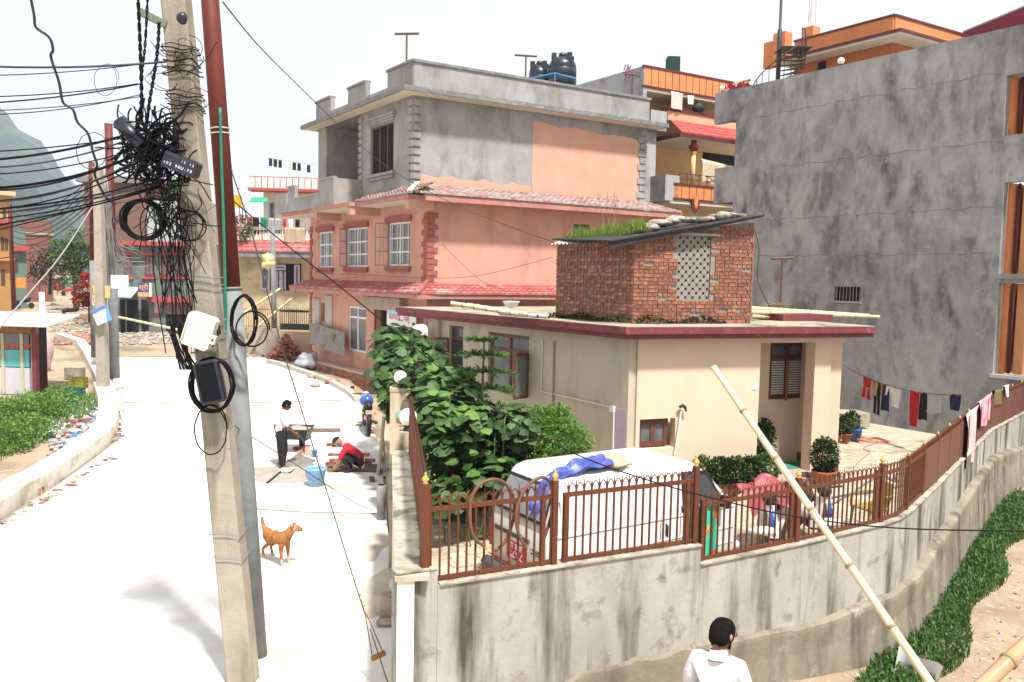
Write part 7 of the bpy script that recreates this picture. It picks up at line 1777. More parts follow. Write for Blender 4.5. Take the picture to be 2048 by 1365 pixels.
for k, (px, py, rx_, ry_) in enumerate(((748, 1190, .26, .9), (752, 1090, .22, .8), (600, 826, 1.9, .22), (470, 832, 1.3, .18), (660, 975, .9, .2), (690, 850, .8, .25), (330, 870, .5, .3), (560, 1310, .25, .3))): mound(px, py, rx_, ry_, .006, m_dust, 'thin drift of beige dust on the road', 'road_dust', k + 30)
q = MB(); q.blob(at(838, 674, 23), .34, (1.0, .7, .95), .3, 16, 12, seed=14); one('white_sack', q, M('woven_white', (.6, .6, .62), (.68, .68, .7), 6), 'bulging white sack beside the shop sign above the vine', 'sack', None, True)
gr = MB(); al0, al1 = gp(1830, 1335, -.25), gp(2046, 1000, -.25)
def gbase():
    t = random.random() * 1.25 - .2; s = random.random() ** 1.2; p = al0 + (al1 - al0) * t; d = (al1 - al0).normalized(); n = V(d.y, -d.x, 0)
    q_ = p + n * (s * (.75 + .12 * sin(t * 19)) - .40); return V(q_.x, q_.y, gz(q_.x, q_.y) - .02)
blades(gr, gbase, 9000, .05, .22, .012, .8); pts = []
for _ in range(5000): p = gbase(); pts.append((p + V(0, 0, random.uniform(.02, .16)), V(random.gauss(0, .5), random.gauss(0, .5), 1)))
leaf_cloud(gr, pts, .035, .07, .45); o = obj('alley_grass', gr, m_leafM, None, False, 'stuff'); o['label'] = 'strip of dense green grass along the alley wall'
lt = MB(); rnd = random.Random(3)
for _ in range(1700):
    p = al0 + (al1 - al0) * rnd.uniform(-.6, 1.2); d = (al1 - al0).normalized(); n = V(d.y, -d.x, 0); p = p + n * rnd.uniform(.5, 3.2); s = .006 + .022 * rnd.random() ** 3; a = rnd.uniform(0, 6.28)
    z = gz(p.x, p.y) - .02; lt.prism([V(p.x, p.y, z) + V(cos(a + k * 1.57) * s * (1 + .4 * (k % 2)), sin(a + k * 1.57) * s, 0) for k in range(4)], (0, 0, rnd.uniform(.006, .018)), rnd.choice((0, 0, 0, 0, 1, 2)))
o = obj('alley_litter', lt, [m_stone, m_whc, m_terra], None, False, 'stuff'); o['label'] = 'pebbles, brick chips and paper scraps on the alley dirt'
# ================================================================ left roadside: low wall, grass, rubble, kiosk
m_lowwall = M('whitewashed_cement', (.56, .52, .44), (.66, .63, .56), 2, c3=(.42, .37, .29), s3=2, bump=.25)
kb = [G(-40, 1072), G(0, 1043), G(60, 1000), G(130, 957), G(200, 905), G(228, 878), G(237, 850), G(234, 815), G(222, 785)]
lw = root('roadside_wall', 'low whitewashed wall curving along the edge of the road', 'wall', kb[3])
kb2 = smooth_path(kb, 4); q = MB(); ins = []
for i, p in enumerate(kb2):
    d = (kb2[min(i + 1, len(kb2) - 1)] - kb2[max(i - 1, 0)]); d.z = 0; d.normalize(); ins.append(V(-d.y, d.x, 0))
for i, p in enumerate(kb2):
    for a, z in ((-.02, -.3), (.0, .34), (.03, .38), (.50, .38), (.52, .34), (.54, -.3)): c = p + ins[i] * a; q.v.append((c.x, c.y, gz(p.x, p.y) + z + .01 * sin(i * 1.7)))
for i in range(len(kb2) - 1):
    for k in range(5): q.f.append((i * 6 + k, i * 6 + k + 1, (i + 1) * 6 + k + 1, (i + 1) * 6 + k)); q.m.append(0)
obj('wall_body', q, m_lowwall, lw)
k2 = [G(216, 800), G(200, 760), G(180, 722), G(160, 692), G(118, 678)]
q = MB()
for a, b in zip(k2[:-1], k2[1:]): q.beam(a + V(0, 0, .14), b + V(0, 0, .14), .42, .36)
for a in k2[1:-1]: q.lathe([(.215, -.05), (.215, .318)], a, 12)
obj('wall_body', q, m_lowwall, lw)
gg = MB()
def gpatch():
    px, py = random.uniform(-60, 215), random.uniform(795, 985)
    lim = 1000 - (px + 40) * .5
    if py > lim - 55: py = random.uniform(790, max(800, lim - 60))
    p = G(px, py); return p
blades(gg, gpatch, 3500, .06, .3, .012, .7); pts = []
for px, py, r, n in ((30, 850, 1.0, 2600), (80, 835, .8, 1800), (10, 900, .7, 1300), (120, 815, .5, 800), (60, 880, .6, 900)):
    c = G(px, py); pts += in_ellipsoid(c + V(0, 0, .25), (r, r, .45), n, .4)
leaf_cloud(gg, pts, .05, .11, .42); o = obj('roadside_weeds', gg, [m_leafL, m_leafM][0], None, False, 'stuff'); o['label'] = 'green weeds growing behind the low roadside wall'
rb = MB(); rnd = random.Random(11)
for _ in range(900):
    px = rnd.uniform(100, 228); py = rnd.uniform(808, 905) + (rnd.uniform(-15, 15)); p = G(px, py)
    if py > 985 - px * .45: continue
    s = rnd.uniform(.02, .09); rb.blob(p + V(0, 0, s * .4), s, (rnd.uniform(.7, 1.6), 1, .6), .5, 6, 4, rnd.choice((0, 0, 0, 1, 2, 3)), seed=rnd.random())
for _ in range(170):
    px, py = rnd.choice(((rnd.uniform(225, 246), rnd.uniform(775, 880)), (rnd.uniform(0, 230), 0)))
    if py == 0: py = 1048 - px * .62 + rnd.uniform(0, 14)
    p = G(px, py); s = rnd.uniform(.02, .07); rb.blob(p + V(0, 0, .02), s, (1.4, 1, .5), .5, 6, 4, rnd.choice((0, 0, 0, 0, 1, 2)), seed=rnd.random())
o = obj('rubble', rb, [m_stone, m_brick, m_whc, m_bluepl], None, False, 'stuff'); o['label'] = 'mixed rubble and litter along the low roadside wall'
for k, (px, py, lab) in enumerate(((68, 990, 'brick at the bottom of the small stack by the low wall'), (78, 984, 'brick lying crosswise beside the low wall'), (86, 978, 'brick at the end of the small stack by the low wall'), (150, 850, 'orange brick among the rubble behind the low wall'), (232, 876, 'brick lying in the gutter at the bend of the low wall'), (166, 846, 'brick leaning in the rubble behind the low wall'))): loose_brick(G(px, py) + V(0, 0, .05), lab)
loose_brick(G(76, 984) + V(0, 0, .13), 'brick on top of the small stack by the low wall')
def crate(px, py, mat, label):
    p = G(px, py); t = root('crate', label, 'crate', p, 'crates behind the low wall')
    for z in (0, .12, .24):
        for sx, sy, ax, ay in ((0, -.17, .24, .012), (0, .17, .24, .012), (-.24, 0, .012, .17), (.24, 0, .012, .17)): q = MB(); q.obox(p + V(sx, sy, .05 + z), V(ax, 0, 0), V(0, ay, 0), V(0, 0, .045)); obj('slat', q, mat, t)
    q = MB(); q.obox(p + V(0, 0, .01), V(.23, 0, 0), V(0, .16, 0), V(0, 0, .01)); obj('bottom', q, mat, t)
crate(157, 775, M('green_yellow_crate', (.03, .09, .03), (.35, .3, .03), 4), 'green and yellow plastic crate beside the low wall'); crate(150, 797, M('teal_crate', (.02, .12, .10)), 'teal plastic crate nearest the weeds')
q = MB(); p = G(150, 757); q.obox(p + V(0, 0, .2), V(.28, 0, 0), V(0, .2, 0), V(0, 0, .2)); one('stone_block', q, m_capcem, 'pale stone block behind the crates', 'block')
# kiosk
kc = G(74, 790); KF = Face(kc, V(1, -.06, 0)); kz = gz(kc.x, kc.y)
ki = root('kiosk', 'small wooden kiosk with teal windows and white sheet roof', 'kiosk', V(kc.x, kc.y, kz)); uE = -6.0
def kr(py): return KF.uv(60, py)[1]
for a, b, nm, mt_ in ((790, 737, 'lower_panel', M('lilac_panel', (.50, .50, .56))), (735, 701, 'teal_panel', M('teal_glass', (.10, .42, .45), (.14, .48, .5), 3, rough=.2)), (700, 668, 'upper_glass', M('smoky_glass', (.12, .13, .14), (.2, .2, .21), 3, rough=.15, spec=.5))):
    q = MB(); q.fbox(KF, uE, -.25, -.1, -.02, kr(a), kr(b)); obj(nm, q, mt_, ki)
q = MB(); q.fbox(KF, uE, -.15, -.8, -.15, kz, kr(652)); obj('cabin', q, M('dark_cabin', (.03, .02, .018)), ki)
q = MB(); q.fbox(KF, uE, .05, -.1, .03, kr(667), kr(652)); obj('wood_fascia', q, M('kiosk_wood', (.22, .11, .05), (.30, .17, .08), 4), ki)
m_kpost = M('kiosk_frame', (.48, .45, .33))
for px in (-30, 6, 44, 66): u = KF.uv(px, 720)[0]; q = MB(); q.fbox(KF, u - .05, u + .05, -.06, .02, kz, kr(668)); obj('mullion', q, m_kpost, ki)
q = MB(); q.fbox(KF, -.12, .02, -.12, .05, kz - .1, kr(655)); obj('corner_post', q, m_maroon, ki)
for k in range(16):
    u = -2.9 + k * .17; q = MB(); q.prism([KF.P(u, .0, kr(693)), KF.P(u + .085, .0, kr(699)), KF.P(u + .17, .0, kr(693)), KF.P(u + .17, .0, kr(690)), KF.P(u, .0, kr(690))], KF.n * .01); obj('valance', q, M('red_valance', (.5, .08, .07)), ki)
q = MB(); ra, rb_ = KF.P(uE, .55, kr(650)), KF.P(.75, .55, kr(652)); q.prism([ra, rb_, KF.P(.5, -1.6, kr(636)), KF.P(uE, -1.6, kr(628))], (0, 0, .05)); obj('roof_sheet', q, M('white_roof_sheet', (.74, .74, .74), (.62, .62, .6), 3), ki)
q = MB(); q.beam(at(86, 643, 27.5), at(83, 585, 27.8), .16, .04); one('white_flag_board', q, m_whc, 'narrow white board standing on the kiosk roof', 'board')
q = MB(); bgp = G(93, 742); q.blob(bgp + V(0, 0, .75), .32, (.8, .6, 2.1), .25, 14, 12, seed=8); one('hanging_sack', q, M('pinkish_sack', (.52, .46, .50), (.5, .22, .26), 2), 'pale pink sack hanging at the kiosk corner', 'sack', None, True)
# ================================================================ street buildings
def block(name, label, F, u0, u1, z0, z1, wm, dep=7, cat='building'):
    t = root(name, label, cat, F.P((u0 + u1) / 2, 0, z0)); q = MB(); q.fbox(F, u0, u1, -dep, 0, z0 - .5, z1); obj('wall', q, wm, t); return t
def bwin(t, F, x0, x1, y0, y1, fm, gm=None, cols=2, trim=None):
    r = F.rect(x0, x1, y0, y1); window(t, F, r, cols, 1, fm, gm or m_glass, n=.06, fw=.09, back=False)
    if trim:
        q = MB(); q.fbox(F, r[0] - .15, r[1] + .15, 0, .12, r[2] - .2, r[2] - .05); obj('sill', q, trim, t); q = MB(); q.fbox(F, r[0] - .15, r[1] + .15, 0, .12, r[3] + .03, r[3] + .2); obj('lintel', q, trim, t)
def bband(t, F, u0, u1, z0, z1, n, mat, nm='band'): q = MB(); q.fbox(F, u0, u1, .0, n, z0, z1); obj(nm, q, mat, t)
m_sage = M('sage_plaster', (.12, .15, .13), (.17, .20, .175), 1.5, c3=(.08, .095, .085), s3=1); m_redtrim = M('red_trim', (.36, .05, .055), (.42, .09, .09), 3)
gc = at(310, 640, 52); GF = Face(gc, V(1, .06, 0)); gzb = gz(gc.x, gc.y)
def gr_(py): return GF.uv(310, py)[1]
u0g, u1g = GF.uv(232, 600)[0], GF.uv(395, 600)[0]
sb_ = block('sage_shop_building', 'sage green street building with red ledges and dark ground-floor shops', GF, u0g, u1g, gzb, gr_(485), m_sage, 8)
bband(sb_, GF, u0g - .3, u1g + .3, gr_(492), gr_(484), .6, m_redtrim); bband(sb_, GF, GF.uv(300, 590)[0], u1g + .3, gr_(604), gr_(594), .5, m_redtrim)
for x0, x1 in ((248, 262), (290, 308), (326, 340), (352, 366)): bwin(sb_, GF, x0, x1, 512, 552, M('maroon_window', (.16, .05, .05)), m_glassgrey, 2, m_redtrim)
for x0, x1, y0, y1 in ((241, 250, 600, 664), (254, 277, 600, 664), (283, 297, 600, 664)): r = GF.rect(x0, x1, y0, y1); q = MB(); q.fbox(GF, r[0], r[1], .0, .03, gzb - .3, r[3]); obj('shop_opening', q, m_dark, sb_)
r = GF.rect(332, 378, 605, 664); q = MB(); q.fbox(GF, r[0], r[1], .0, .03, gzb - .3, r[3]); obj('shop_opening', q, m_dark, sb_)
q = MB(); q.fbox(GF, r[0], r[1], .03, .06, GF.uv(350, 629)[1], r[3]); obj('roller_shutter', q, M('brown_shutter', (.24, .17, .15), (.18, .12, .11), 9, st=(.2, .2, 4)), sb_)
q = MB(); a = at(226, 583, 52); q.prism([at(226, 594, 50.5), at(262, 597, 50.5), at(280, 577, 52), at(245, 573, 52)], (0, 0, .06)); obj('blue_awning', q, M('blue_tin', (.26, .42, .60), (.4, .55, .68), 3), sb_)
sg2 = root('shop_signboard', 'purple shop sign with orange lower band and small yellow lettering', 'sign', at(288, 590, 51)); r = GF.rect(276, 299, 566, 585, .9); q = MB(); q.fbox(GF, r[0], r[1], .85, .95, r[2], r[3]); obj('panel', q, M('purple_print', (.10, .06, .26)), sg2)
q = MB(); q.fbox(GF, r[0], r[1], .85, .95, r[2] - .26, r[2] - .005); obj('lower_band', q, M('orange_print', (.62, .36, .12)), sg2); text_mesh('lettering', 'श्री', .42, M('yellow_print', (.7, .45, .03)), sg2, GF.P((r[0] + r[1]) / 2, .955, (r[2] + r[3]) / 2), GF.d, V(0, 0, 1)); q = MB(); q.fbox(GF, r[1], r[1] + .12, .8, .96, r[2] - .26, r[3]); obj('side_panel', q, m_whiteframe, sg2)
r = GF.rect(309, 320, 600, 632); q = MB(); q.fbox(GF, r[0], r[1], .01, .04, r[2], r[3]); o = obj('poster', q, M('poster_print', (.62, .55, .50), (.5, .25, .35), 3), sb_, label='white poster with a dark picture and pink foot')
q = MB(); q.fbox(GF, r[0], r[1], .041, .05, r[2], r[2] + .18); obj('poster_band', q, M('red_ink', (.55, .08, .1)), sb_)
# set-back upper storey, dark brick
q = MB(); uu0, uu1 = GF.uv(165, 400)[0] - 1, GF.uv(262, 400)[0]; q.fbox(GF, uu0, uu1, -9, -2.5, gr_(490), gr_(360)); one('brick_upper_house', q, M('dark_brickwork', (.13, .075, .06), (.2, .12, .09), 3, st=(1, 1, 3)), 'dark brick house front rising behind the sage green shops', 'house')
q = MB(); q.fbox(GF, uu0 - .4, uu1 + .4, -9, -2.2, gr_(360), gr_(347)); one('flat_roof', q, m_slab, 'weathered flat roof slab on the dark brick house', 'roof')
q = MB(); q.fbox(GF, uu1 + .05, u1g, -6, -2.5, gr_(484), gr_(395)); one('grey_upper_room', q, M('pale_sage', (.34, .37, .35), (.42, .45, .43), 1.5), 'pale grey room on top of the sage green building', 'building')
# yellow house with balustrade balcony
yc = at(545, 640, 41.5); YF = Face(yc, V(1, -.10, 0)); yzb = gz(yc.x, yc.y); u0y, u1y = YF.uv(462, 600)[0], YF.uv(640, 600)[0]
def yr(py): return YF.uv(545, py)[1]
m_yel = M('butter_plaster', (.50, .41, .25), (.58, .48, .31), 1.2, c3=(.36, .28, .17), s3=1, bump=.05)
yh = block('butter_house', 'butter yellow house with red tiled balcony edge and white balusters', YF, u0y, u1y, yzb, yr(505), m_yel, 7, 'house')
bband(yh, YF, u0y, u1y, yr(516), yr(505), .9, m_slab, 'balcony_slab'); obj('balcony_tiles', tiles(YF, u0y, u1y, .55, yr(483), .95, yr(505), 3, .26), m_tile, yh, True)
for k in range(24):
    u = u0y + .35 + k * (u1y - u0y - .4) / 24; q = MB(); c = YF.P(u, .5, 0); zb0, zb1 = yr(482), yr(462); h = zb1 - zb0
    q.lathe([(.05, zb0), (.05, zb0 + h * .1), (.035, zb0 + h * .15), (.075, zb0 + h * .4), (.035, zb0 + h * .75), (.05, zb0 + h * .85), (.05, zb1)], (c.x, c.y, 0), 8); obj('baluster', q, M('baluster_white', (.6, .55, .47)), yh, True)
q = MB(); q.fbox(YF, u0y, u1y, .38, .62, yr(462), yr(456)); obj('hand_rail', q, m_cement2, yh)
r = YF.rect(523, 602, 528, 581); q = MB(); q.fbox(YF, r[0], r[1], .01, .04, r[2], r[3]); obj('dark_room', q, m_dark, yh)
for x0, x1, y0, y1 in ((523, 541, 530, 580), (549, 573, 530, 541), (590, 601, 530, 576)): window(yh, YF, YF.rect(x0, x1, y0, y1), 1, 1, M('lilac_white_frame', (.55, .5, .58)), m_glassgrey, n=.12, fw=.09, back=False)
r = YF.rect(550, 573, 543, 580); q = MB(); q.sheet(lambda a, b: YF.P(r[0] + (r[1] - r[0]) * a, .06 + .03 * sin(a * 14), r[2] + (r[3] - r[2]) * b), 16, 4); obj('curtain', q, M('blue_white_curtain', (.42, .46, .56), (.58, .6, .66), 7, c3=(.05, .06, .12), s3=9, lo3=.6, hi3=.64), yh, True)
YW = Face(at(545, 690, 38.5), V(1, -.10, 0)); ub0, ub1 = YW.uv(478, 680)[0], YW.uv(622, 680)[0]; zw0, zw1 = gz(YW.o.x, YW.o.y), YW.uv(530, 657)[1]
bw_ = root('boundary_wall', 'grey boundary wall with iron railing before the butter yellow house', 'wall', V(YW.o.x, YW.o.y, zw0)); q = MB(); q.fbox(YW, ub0, YW.uv(556, 680)[0], -.15, 0, zw0 - .3, zw1); obj('wall_panel', q, m_oldcem, bw_)
q = MB(); q.fbox(YW, YW.uv(557, 680)[0], ub1, -.15, .01, zw0 - .3, YW.uv(590, 664)[1]); obj('wall_panel', q, M('peach_wall', (.5, .36, .26), (.56, .42, .31), 2), bw_)
zr1 = YW.uv(530, 617)[1]
for k in range(26): u = ub0 + .1 + k * .115; q = MB(); q.tube([YW.P(u, -.07, zw1), YW.P(u, -.07, zr1)], .012, 4); obj('railing_bar', q, M('rust_bar', (.2, .09, .07)), bw_)
for z in (zw1 + .08, zr1 - .06): q = MB(); q.tube([YW.P(ub0, -.07, z), YW.P(ub0 + 3.05, -.07, z)], .016, 5); obj('rail', q, M('rust_bar', (.2, .09, .07)), bw_)
yg = root('black_gate', 'black iron double gate with spikes beside the pink house', 'gate', YW.P(YW.uv(588, 650)[0], 0, zw0)); g0_, g1_ = YW.uv(560, 640)[0], YW.uv(617, 640)[0]; gz0, gz1 = YW.uv(590, 661)[1], YW.uv(590, 621)[1]
for k in range(15): u = g0_ + (g1_ - g0_) * k / 14; q = MB(); q.tube([YW.P(u, -.05, gz0), YW.P(u, -.05, gz1 + .12)], [.02, .012], 4); obj('bar', q, m_iron, yg)
for a, b in ((gz0 + .02, gz0 + .3), (gz1 - .1, gz1)): q = MB(); q.fbox(YW, g0_, g1_, -.07, -.03, a, b); obj('panel', q, m_iron, yg)
# washing and flowers on that balcony
wl0, wl1 = YF.P(YF.uv(495, 430)[0], .3, yr(433)), YF.P(YF.uv(618, 430)[0], .3, yr(440))
for k, (t, w_, dr, mt_, lab) in enumerate(((.03, .09, .9, m_redc, 'dark red cloth'), (.13, .10, .9, m_blk, 'black cloth'), (.25, .12, .8, M('green_cloth', (.02, .16, .12)), 'bottle green cloth'), (.40, .08, .8, m_gryc, 'grey cloth'), (.50, .09, .8, m_gryc, 'pale grey cloth'), (.62, .05, .8, m_redc, 'red and white scarf'), (.70, .08, .8, m_whc, 'white cloth'), (.82, .07, .7, m_blk, 'black vest'))):
    cloth('garment', wl0 * (1 - t) + wl1 * t, wl0 * (1 - t - w_) + wl1 * (t + w_), dr, .1, mt_, lab + ' drying on the balustrade balcony', 'clothes', 'washing on the balustrade balcony', .04, 8, 6, k)
cloth('striped_blanket', YF.P(YF.uv(580, 470)[0], .64, yr(456)), YF.P(YF.uv(619, 470)[0], .64, yr(456)), .75, .3, M('green_red_stripe', (.40, .42, .26), (.48, .22, .18), 2, st=(6, .2, .2)), 'green and red striped blanket over the balustrade', 'blanket', None, .03)
q = MB(); leaf_cloud(q, in_ellipsoid(at(482, 455, 41), (.75, .5, .6), 700, .3), .07, .14); fb = root('flower_pots', 'pink flowering shrub in the balcony corner of the butter yellow house', 'plant', at(482, 475, 41)); obj('foliage', q, m_leafM, fb); q = MB(); leaf_cloud(q, in_ellipsoid(at(480, 446, 40.6), (.6, .4, .4), 90, .5), .07, .12, .6); obj('flowers', q, M('pink_petals', (.55, .10, .28)), fb, kind='stuff')
# white house behind, water tank, grey street pole
wc = at(565, 420, 56); WF = Face(wc, V(1, .08, 0)); u0w, u1w = WF.uv(527, 400)[0], WF.uv(640, 400)[0]
m_pale = M('pale_pink_paint', (.68, .58, .53), (.74, .66, .61), 2)
wh = block('pale_house', 'pale pink house with panelled roof parapet behind the butter yellow house', WF, u0w, u1w, 1, WF.uv(565, 382)[1], m_pale, 6, 'house')
bband(wh, WF, WF.uv(504, 380)[0], u1w, WF.uv(565, 386)[1], WF.uv(565, 381)[1], 1.2, m_redtrim)
uu = WF.uv(506, 370)[0]
for k in range(11): a = uu + (u1w - uu) * k / 11; b = uu + (u1w - uu) * (k + 1) / 11; q = MB(); q.fbox(WF, a + .03, b - .03, 1.1, 1.18, WF.uv(565, 380)[1], WF.uv(565, 360)[1]); obj('parapet_panel', q, m_pale, wh)
q = MB(); q.fbox(WF, uu, u1w, 1.04, 1.098, WF.uv(565, 380)[1], WF.uv(565, 358)[1]); obj('parapet_frame', q, m_redtrim, wh)
q = MB(); q.prism([at(502, 397, 55), at(535, 397, 55), at(535, 404, 54), at(500, 405, 54)], (0, 0, .05)); obj('green_awning', q, M('green_tin', (.02, .36, .2)), wh); bwin(wh, WF, 539, 549, 406, 445, M('blue_frame', (.2, .25, .35)), None, 1)
for k in range(9):
    t = .0 + k * .1; x = 538 + k * 9.5; mt_ = (m_navy, m_blk, m_blk, m_whc, M('pale_pink_towel', (.72, .52, .48)), m_blk, m_blk, m_whc, m_navy)[k]
    cloth('garment', at(x, 316 + k * 1.6, 55), at(x + 7, 317 + k * 1.6, 55), .55, .05, mt_, ['blue jeans at the end of the roof line', 'black shirt next to the blue jeans on the roof line', 'black trousers on the roof line', 'small white cloth on the roof line', 'pale pink towel on the roof line', 'black top right of the pink towel on the roof line', 'black jacket on the roof line', 'white shirt on the roof line', 'dark cloth at the pink house end of the roof line'][k], 'clothes', 'washing on the far roof line', .03, 6, 5, k + 3)
q = MB(); q.tube([at(533, 316, 55), at(640, 332, 55)], .012, 4); one('roof_line', q, m_iron, 'washing line over the far panelled roof', 'line')
yt = at(472, 414, 60); t = root('yellow_tank', 'yellow cube water tank on a steel stand', 'water tank', yt); a0_ = at(463, 392, 60); q = MB(); q.obox(at(472, 403, 60), V(.33, 0, 0), V(0, .33, 0), V(0, 0, .42)); obj('tank', q, M('yellow_plastic', (.55, .36, .03)), t)
for s in (-1, 1):
    for s2 in (-1, 1): q = MB(); q.tube([yt + V(s * .35, s2 * .3, 0), yt + V(s * .38, s2 * .33, -1.3)], .03, 4); obj('leg', q, m_iron, t)
q = MB(); ry = at(480, 445, 58); q.obox(ry + V(-.6, 2, -1.5), V(2.2, 0, 0), V(0, 2, 0), V(0, 0, 1.7)); one('cream_roof_room', q, M('cream_plain', (.6, .53, .38), (.66, .6, .45), 2), 'cream roof room behind the flower balcony', 'room')
m_polegrey = M('galvanised', (.17, .18, .18), (.23, .24, .24), 4, rough=.75, c3=(.15, .16, .165), s3=3)
def street_pole(px0, py0, px1, py1, r, label, mat=None, depth=None, mats2=None, split=None):
    b = G(px0, py0) if depth is None else at(px0, py0, depth); tp = at(px1, py1, b.y); t = root('utility_pole', label, 'pole', b, 'street poles')
    if split:
        m = b + (tp - b) * split; q = MB(); q.tube([b, m], [r * 1.15, r * 1.1], 12); obj('lower_tube', q, mat, t, True); q = MB(); q.tube([m, tp], [r, r * .9], 12); obj('upper_tube', q, mats2, t, True)
    else: q = MB(); q.tube([b, tp], [r, r * .85], 12); obj('shaft', q, mat, t, True)
    return b, tp
m_redpole = M('oxide_red', (.10, .018, .012), (.15, .03, .02), 3, rough=.6)
street_pole(549, 712, 545, 452, .13, 'grey steel pole before the butter yellow house', m_polegrey)
q = MB(); q.blob(at(537, 524, 36), .3, (1, .5, .85), .6, 14, 10, seed=7); one('yellow_bag', q, M('yellow_translucent', (.55, .48, .16), (.62, .58, .36), 4), 'crumpled yellow plastic bag caught on the grey pole', 'bag', None, True)
for k, (x0, y0, x1, y1, lab) in enumerate(((475, 635, 560, 578, 'bamboo prop leaning up against the butter yellow house'), (505, 662, 583, 598, 'bamboo prop leaning by the black gate'))): bamboo(at(x0, y0, 38), at(x1, y1, 39), .07, .06, lab, 'bamboo props by the gate', 6)
# left pole group
cbp = G(207, 797); t = root('concrete_pole', 'square concrete pole carrying the blue poster', 'pole', cbp, 'street poles'); ctp = at(196, 335, cbp.y)
def tapered(a, b, wa, wb, da=None, db=None): 
    da = da or wa; db = db or wb; mb = MB(); mb.hexa([a + V(x * wa / 2, y * da / 2, 0) for x, y in ((-1, -1), (1, -1), (1, 1), (-1, 1))] + [b + V(x * wb / 2, y * db / 2, 0) for x, y in ((-1, -1), (1, -1), (1, 1), (-1, 1))]); return mb
m_poleconc = M('pole_concrete', (.32, .28, .22), (.40, .36, .29), 4, c3=(.30, .26, .2), s3=6, c4=(.2, .17, .14), s4=22, lo4=.66, hi4=.7, bump=.2, bs=30)
obj('shaft', tapered(cbp, ctp, .30, .22), m_poleconc, t)
street_pole(190, 715, 183, 325, .12, 'oxide red and grey pole left of the square concrete pole', m_polegrey, 31, m_redpole, .5)
street_pole(230, 757, 217, 248, .15, 'tall oxide red and grey pole right of the square concrete pole', m_polegrey, None, m_redpole, .48)
pr = MB(); pf = Face(V(cbp.x, cbp.y - .3, 0), V(1, 0, 0)); pts = [(183, 622), (213, 608), (224, 640), (196, 652)]; pr.prism([FP(pf, x, y, 0) for x, y in pts], (0, -.03, 0)); po = root('poster_board', 'tilted blue and white poster tied to the concrete pole', 'poster', FP(pf, 203, 652, 0)); obj('board', pr, M('poster_white', (.62, .66, .72), (.55, .6, .68), 3), po)
for pts, mt_ in (([(183, 622), (213, 608), (214, 614), (185, 629)], M('poster_blue', (.12, .2, .5))), ([(211, 614), (215, 613), (224, 640), (214, 643)], M('poster_cyan', (.14, .35, .62)))): pr = MB(); pr.prism([FP(pf, x, y, .035) for x, y in pts], (0, -.01, 0)); obj('print_block', pr, mt_, po)
for x0, x1, y0, y1, c, lab, nm in ((185, 197, 572, 597, (.62, .5, .15), 'yellow strip banner on the pole above the poster', 'strip'), (185, 197, 597, 611, (.66, .62, .6), 'white strip banner with red letter above the poster', 'strip'), (210, 219, 572, 596, (.55, .42, .15), 'narrow yellow strip right of the concrete pole', 'strip'), (222, 256, 551, 577, (.78, .78, .78), 'blank white board tied to the poles', 'board')):
    a, b = FP(pf, x0, y1, -.2), FP(pf, x1, y0, -.2); q = MB(); q.box(a.x, b.x, a.y, a.y + .03, a.z, b.z); o = one('banner_' + nm, q, M('banner_%d' % x0 + str(y0), c), lab, 'banner')
    if lab.startswith('yellow') or 'letter' in lab: text_mesh('letter', 'ए' if 'letter' in lab else 'U', .35, m_redink, o, V((a.x + b.x) / 2, a.y - .004, (a.z + b.z) / 2), V(1, 0, 0), V(0, 0, 1))
bamboo(at(234, 634, 33), at(362, 661, 33), .05, .05, 'bamboo rail tied level between the street poles', 'bamboo in the street', 7)
# far left houses
def far_house(name, label, x0, x1, y0, yb, dpt, wm, wins=(), dirv=None, bands=()):
    dirv = ((.86, .52) if x0 < 30 else (.88, .48))
    c = at((x0 + x1) / 2, yb, dpt); F = Face(c, V(*dirv, 0)); t = block(name, label, F, F.uv(x0, 500)[0], F.uv(x1, 500)[0], gz(c.x, c.y) - .3, F.uv((x0 + x1) / 2, y0)[1], wm, 5, 'house')
    for w_ in wins: bwin(t, F, *w_, M('dark_frame', (.08, .05, .04)), m_glass, 2)
    for y0_, y1_, n, mm in bands: bband(t, F, F.uv(x0, 500)[0] - .3, F.uv(x1, 500)[0] + .3, F.uv((x0 + x1) / 2, y1_)[1], F.uv((x0 + x1) / 2, y0_)[1], n, mm)
    return t
m_ochre = M('ochre_house', (.34, .18, .055), (.40, .23, .08), 2); m_farbrick = M('far_brick', (.16, .07, .048), (.22, .10, .07), 3, st=(1, 1, 4))
far_house('ochre_house', 'ochre house at the far left edge of the street', -80, 20, 440, 640, 62, m_ochre, ((2, 8, 475, 500), (10, 16, 478, 500), (2, 10, 540, 570)), None, ((438, 446, .8, m_redtrim), (515, 521, .5, m_orange)))
far_house('ochre_upper_house', 'upper yellow storey with flat roof at the far left edge', -80, 26, 384, 640, 70, M('pale_ochre', (.42, .30, .11), (.46, .35, .15), 2), ((6, 12, 415, 435),), None, ((382, 390, .8, m_peachy),))
far_house('maroon_rail_house', 'house with maroon balcony rail next to the ochre house', 24, 52, 462, 620, 80, M('pale_teal', (.13, .19, .17)), ((30, 36, 520, 545),), None, ((492, 503, .6, m_redtrim),))
far_house('far_brick_house', 'tall bare brick house up the dirt street', 42, 104, 442, 600, 92, m_farbrick, ((60, 70, 530, 550), (80, 90, 528, 548)), None, ((466, 470, .15, m_cement2),))
far_house('pink_far_house', 'low pink roofed shop at the far end of the street', 103, 165, 540, 590, 118, M('far_pink', (.25, .11, .11)), ((140, 158, 562, 580),), None, ((552, 557, 1.2, m_pale),))
far_house('mint_far_shop', 'mint green shop front at the far end of the street', 128, 168, 556, 592, 114, M('mint_paint', (.17, .27, .21)), ((146, 160, 564, 580),))
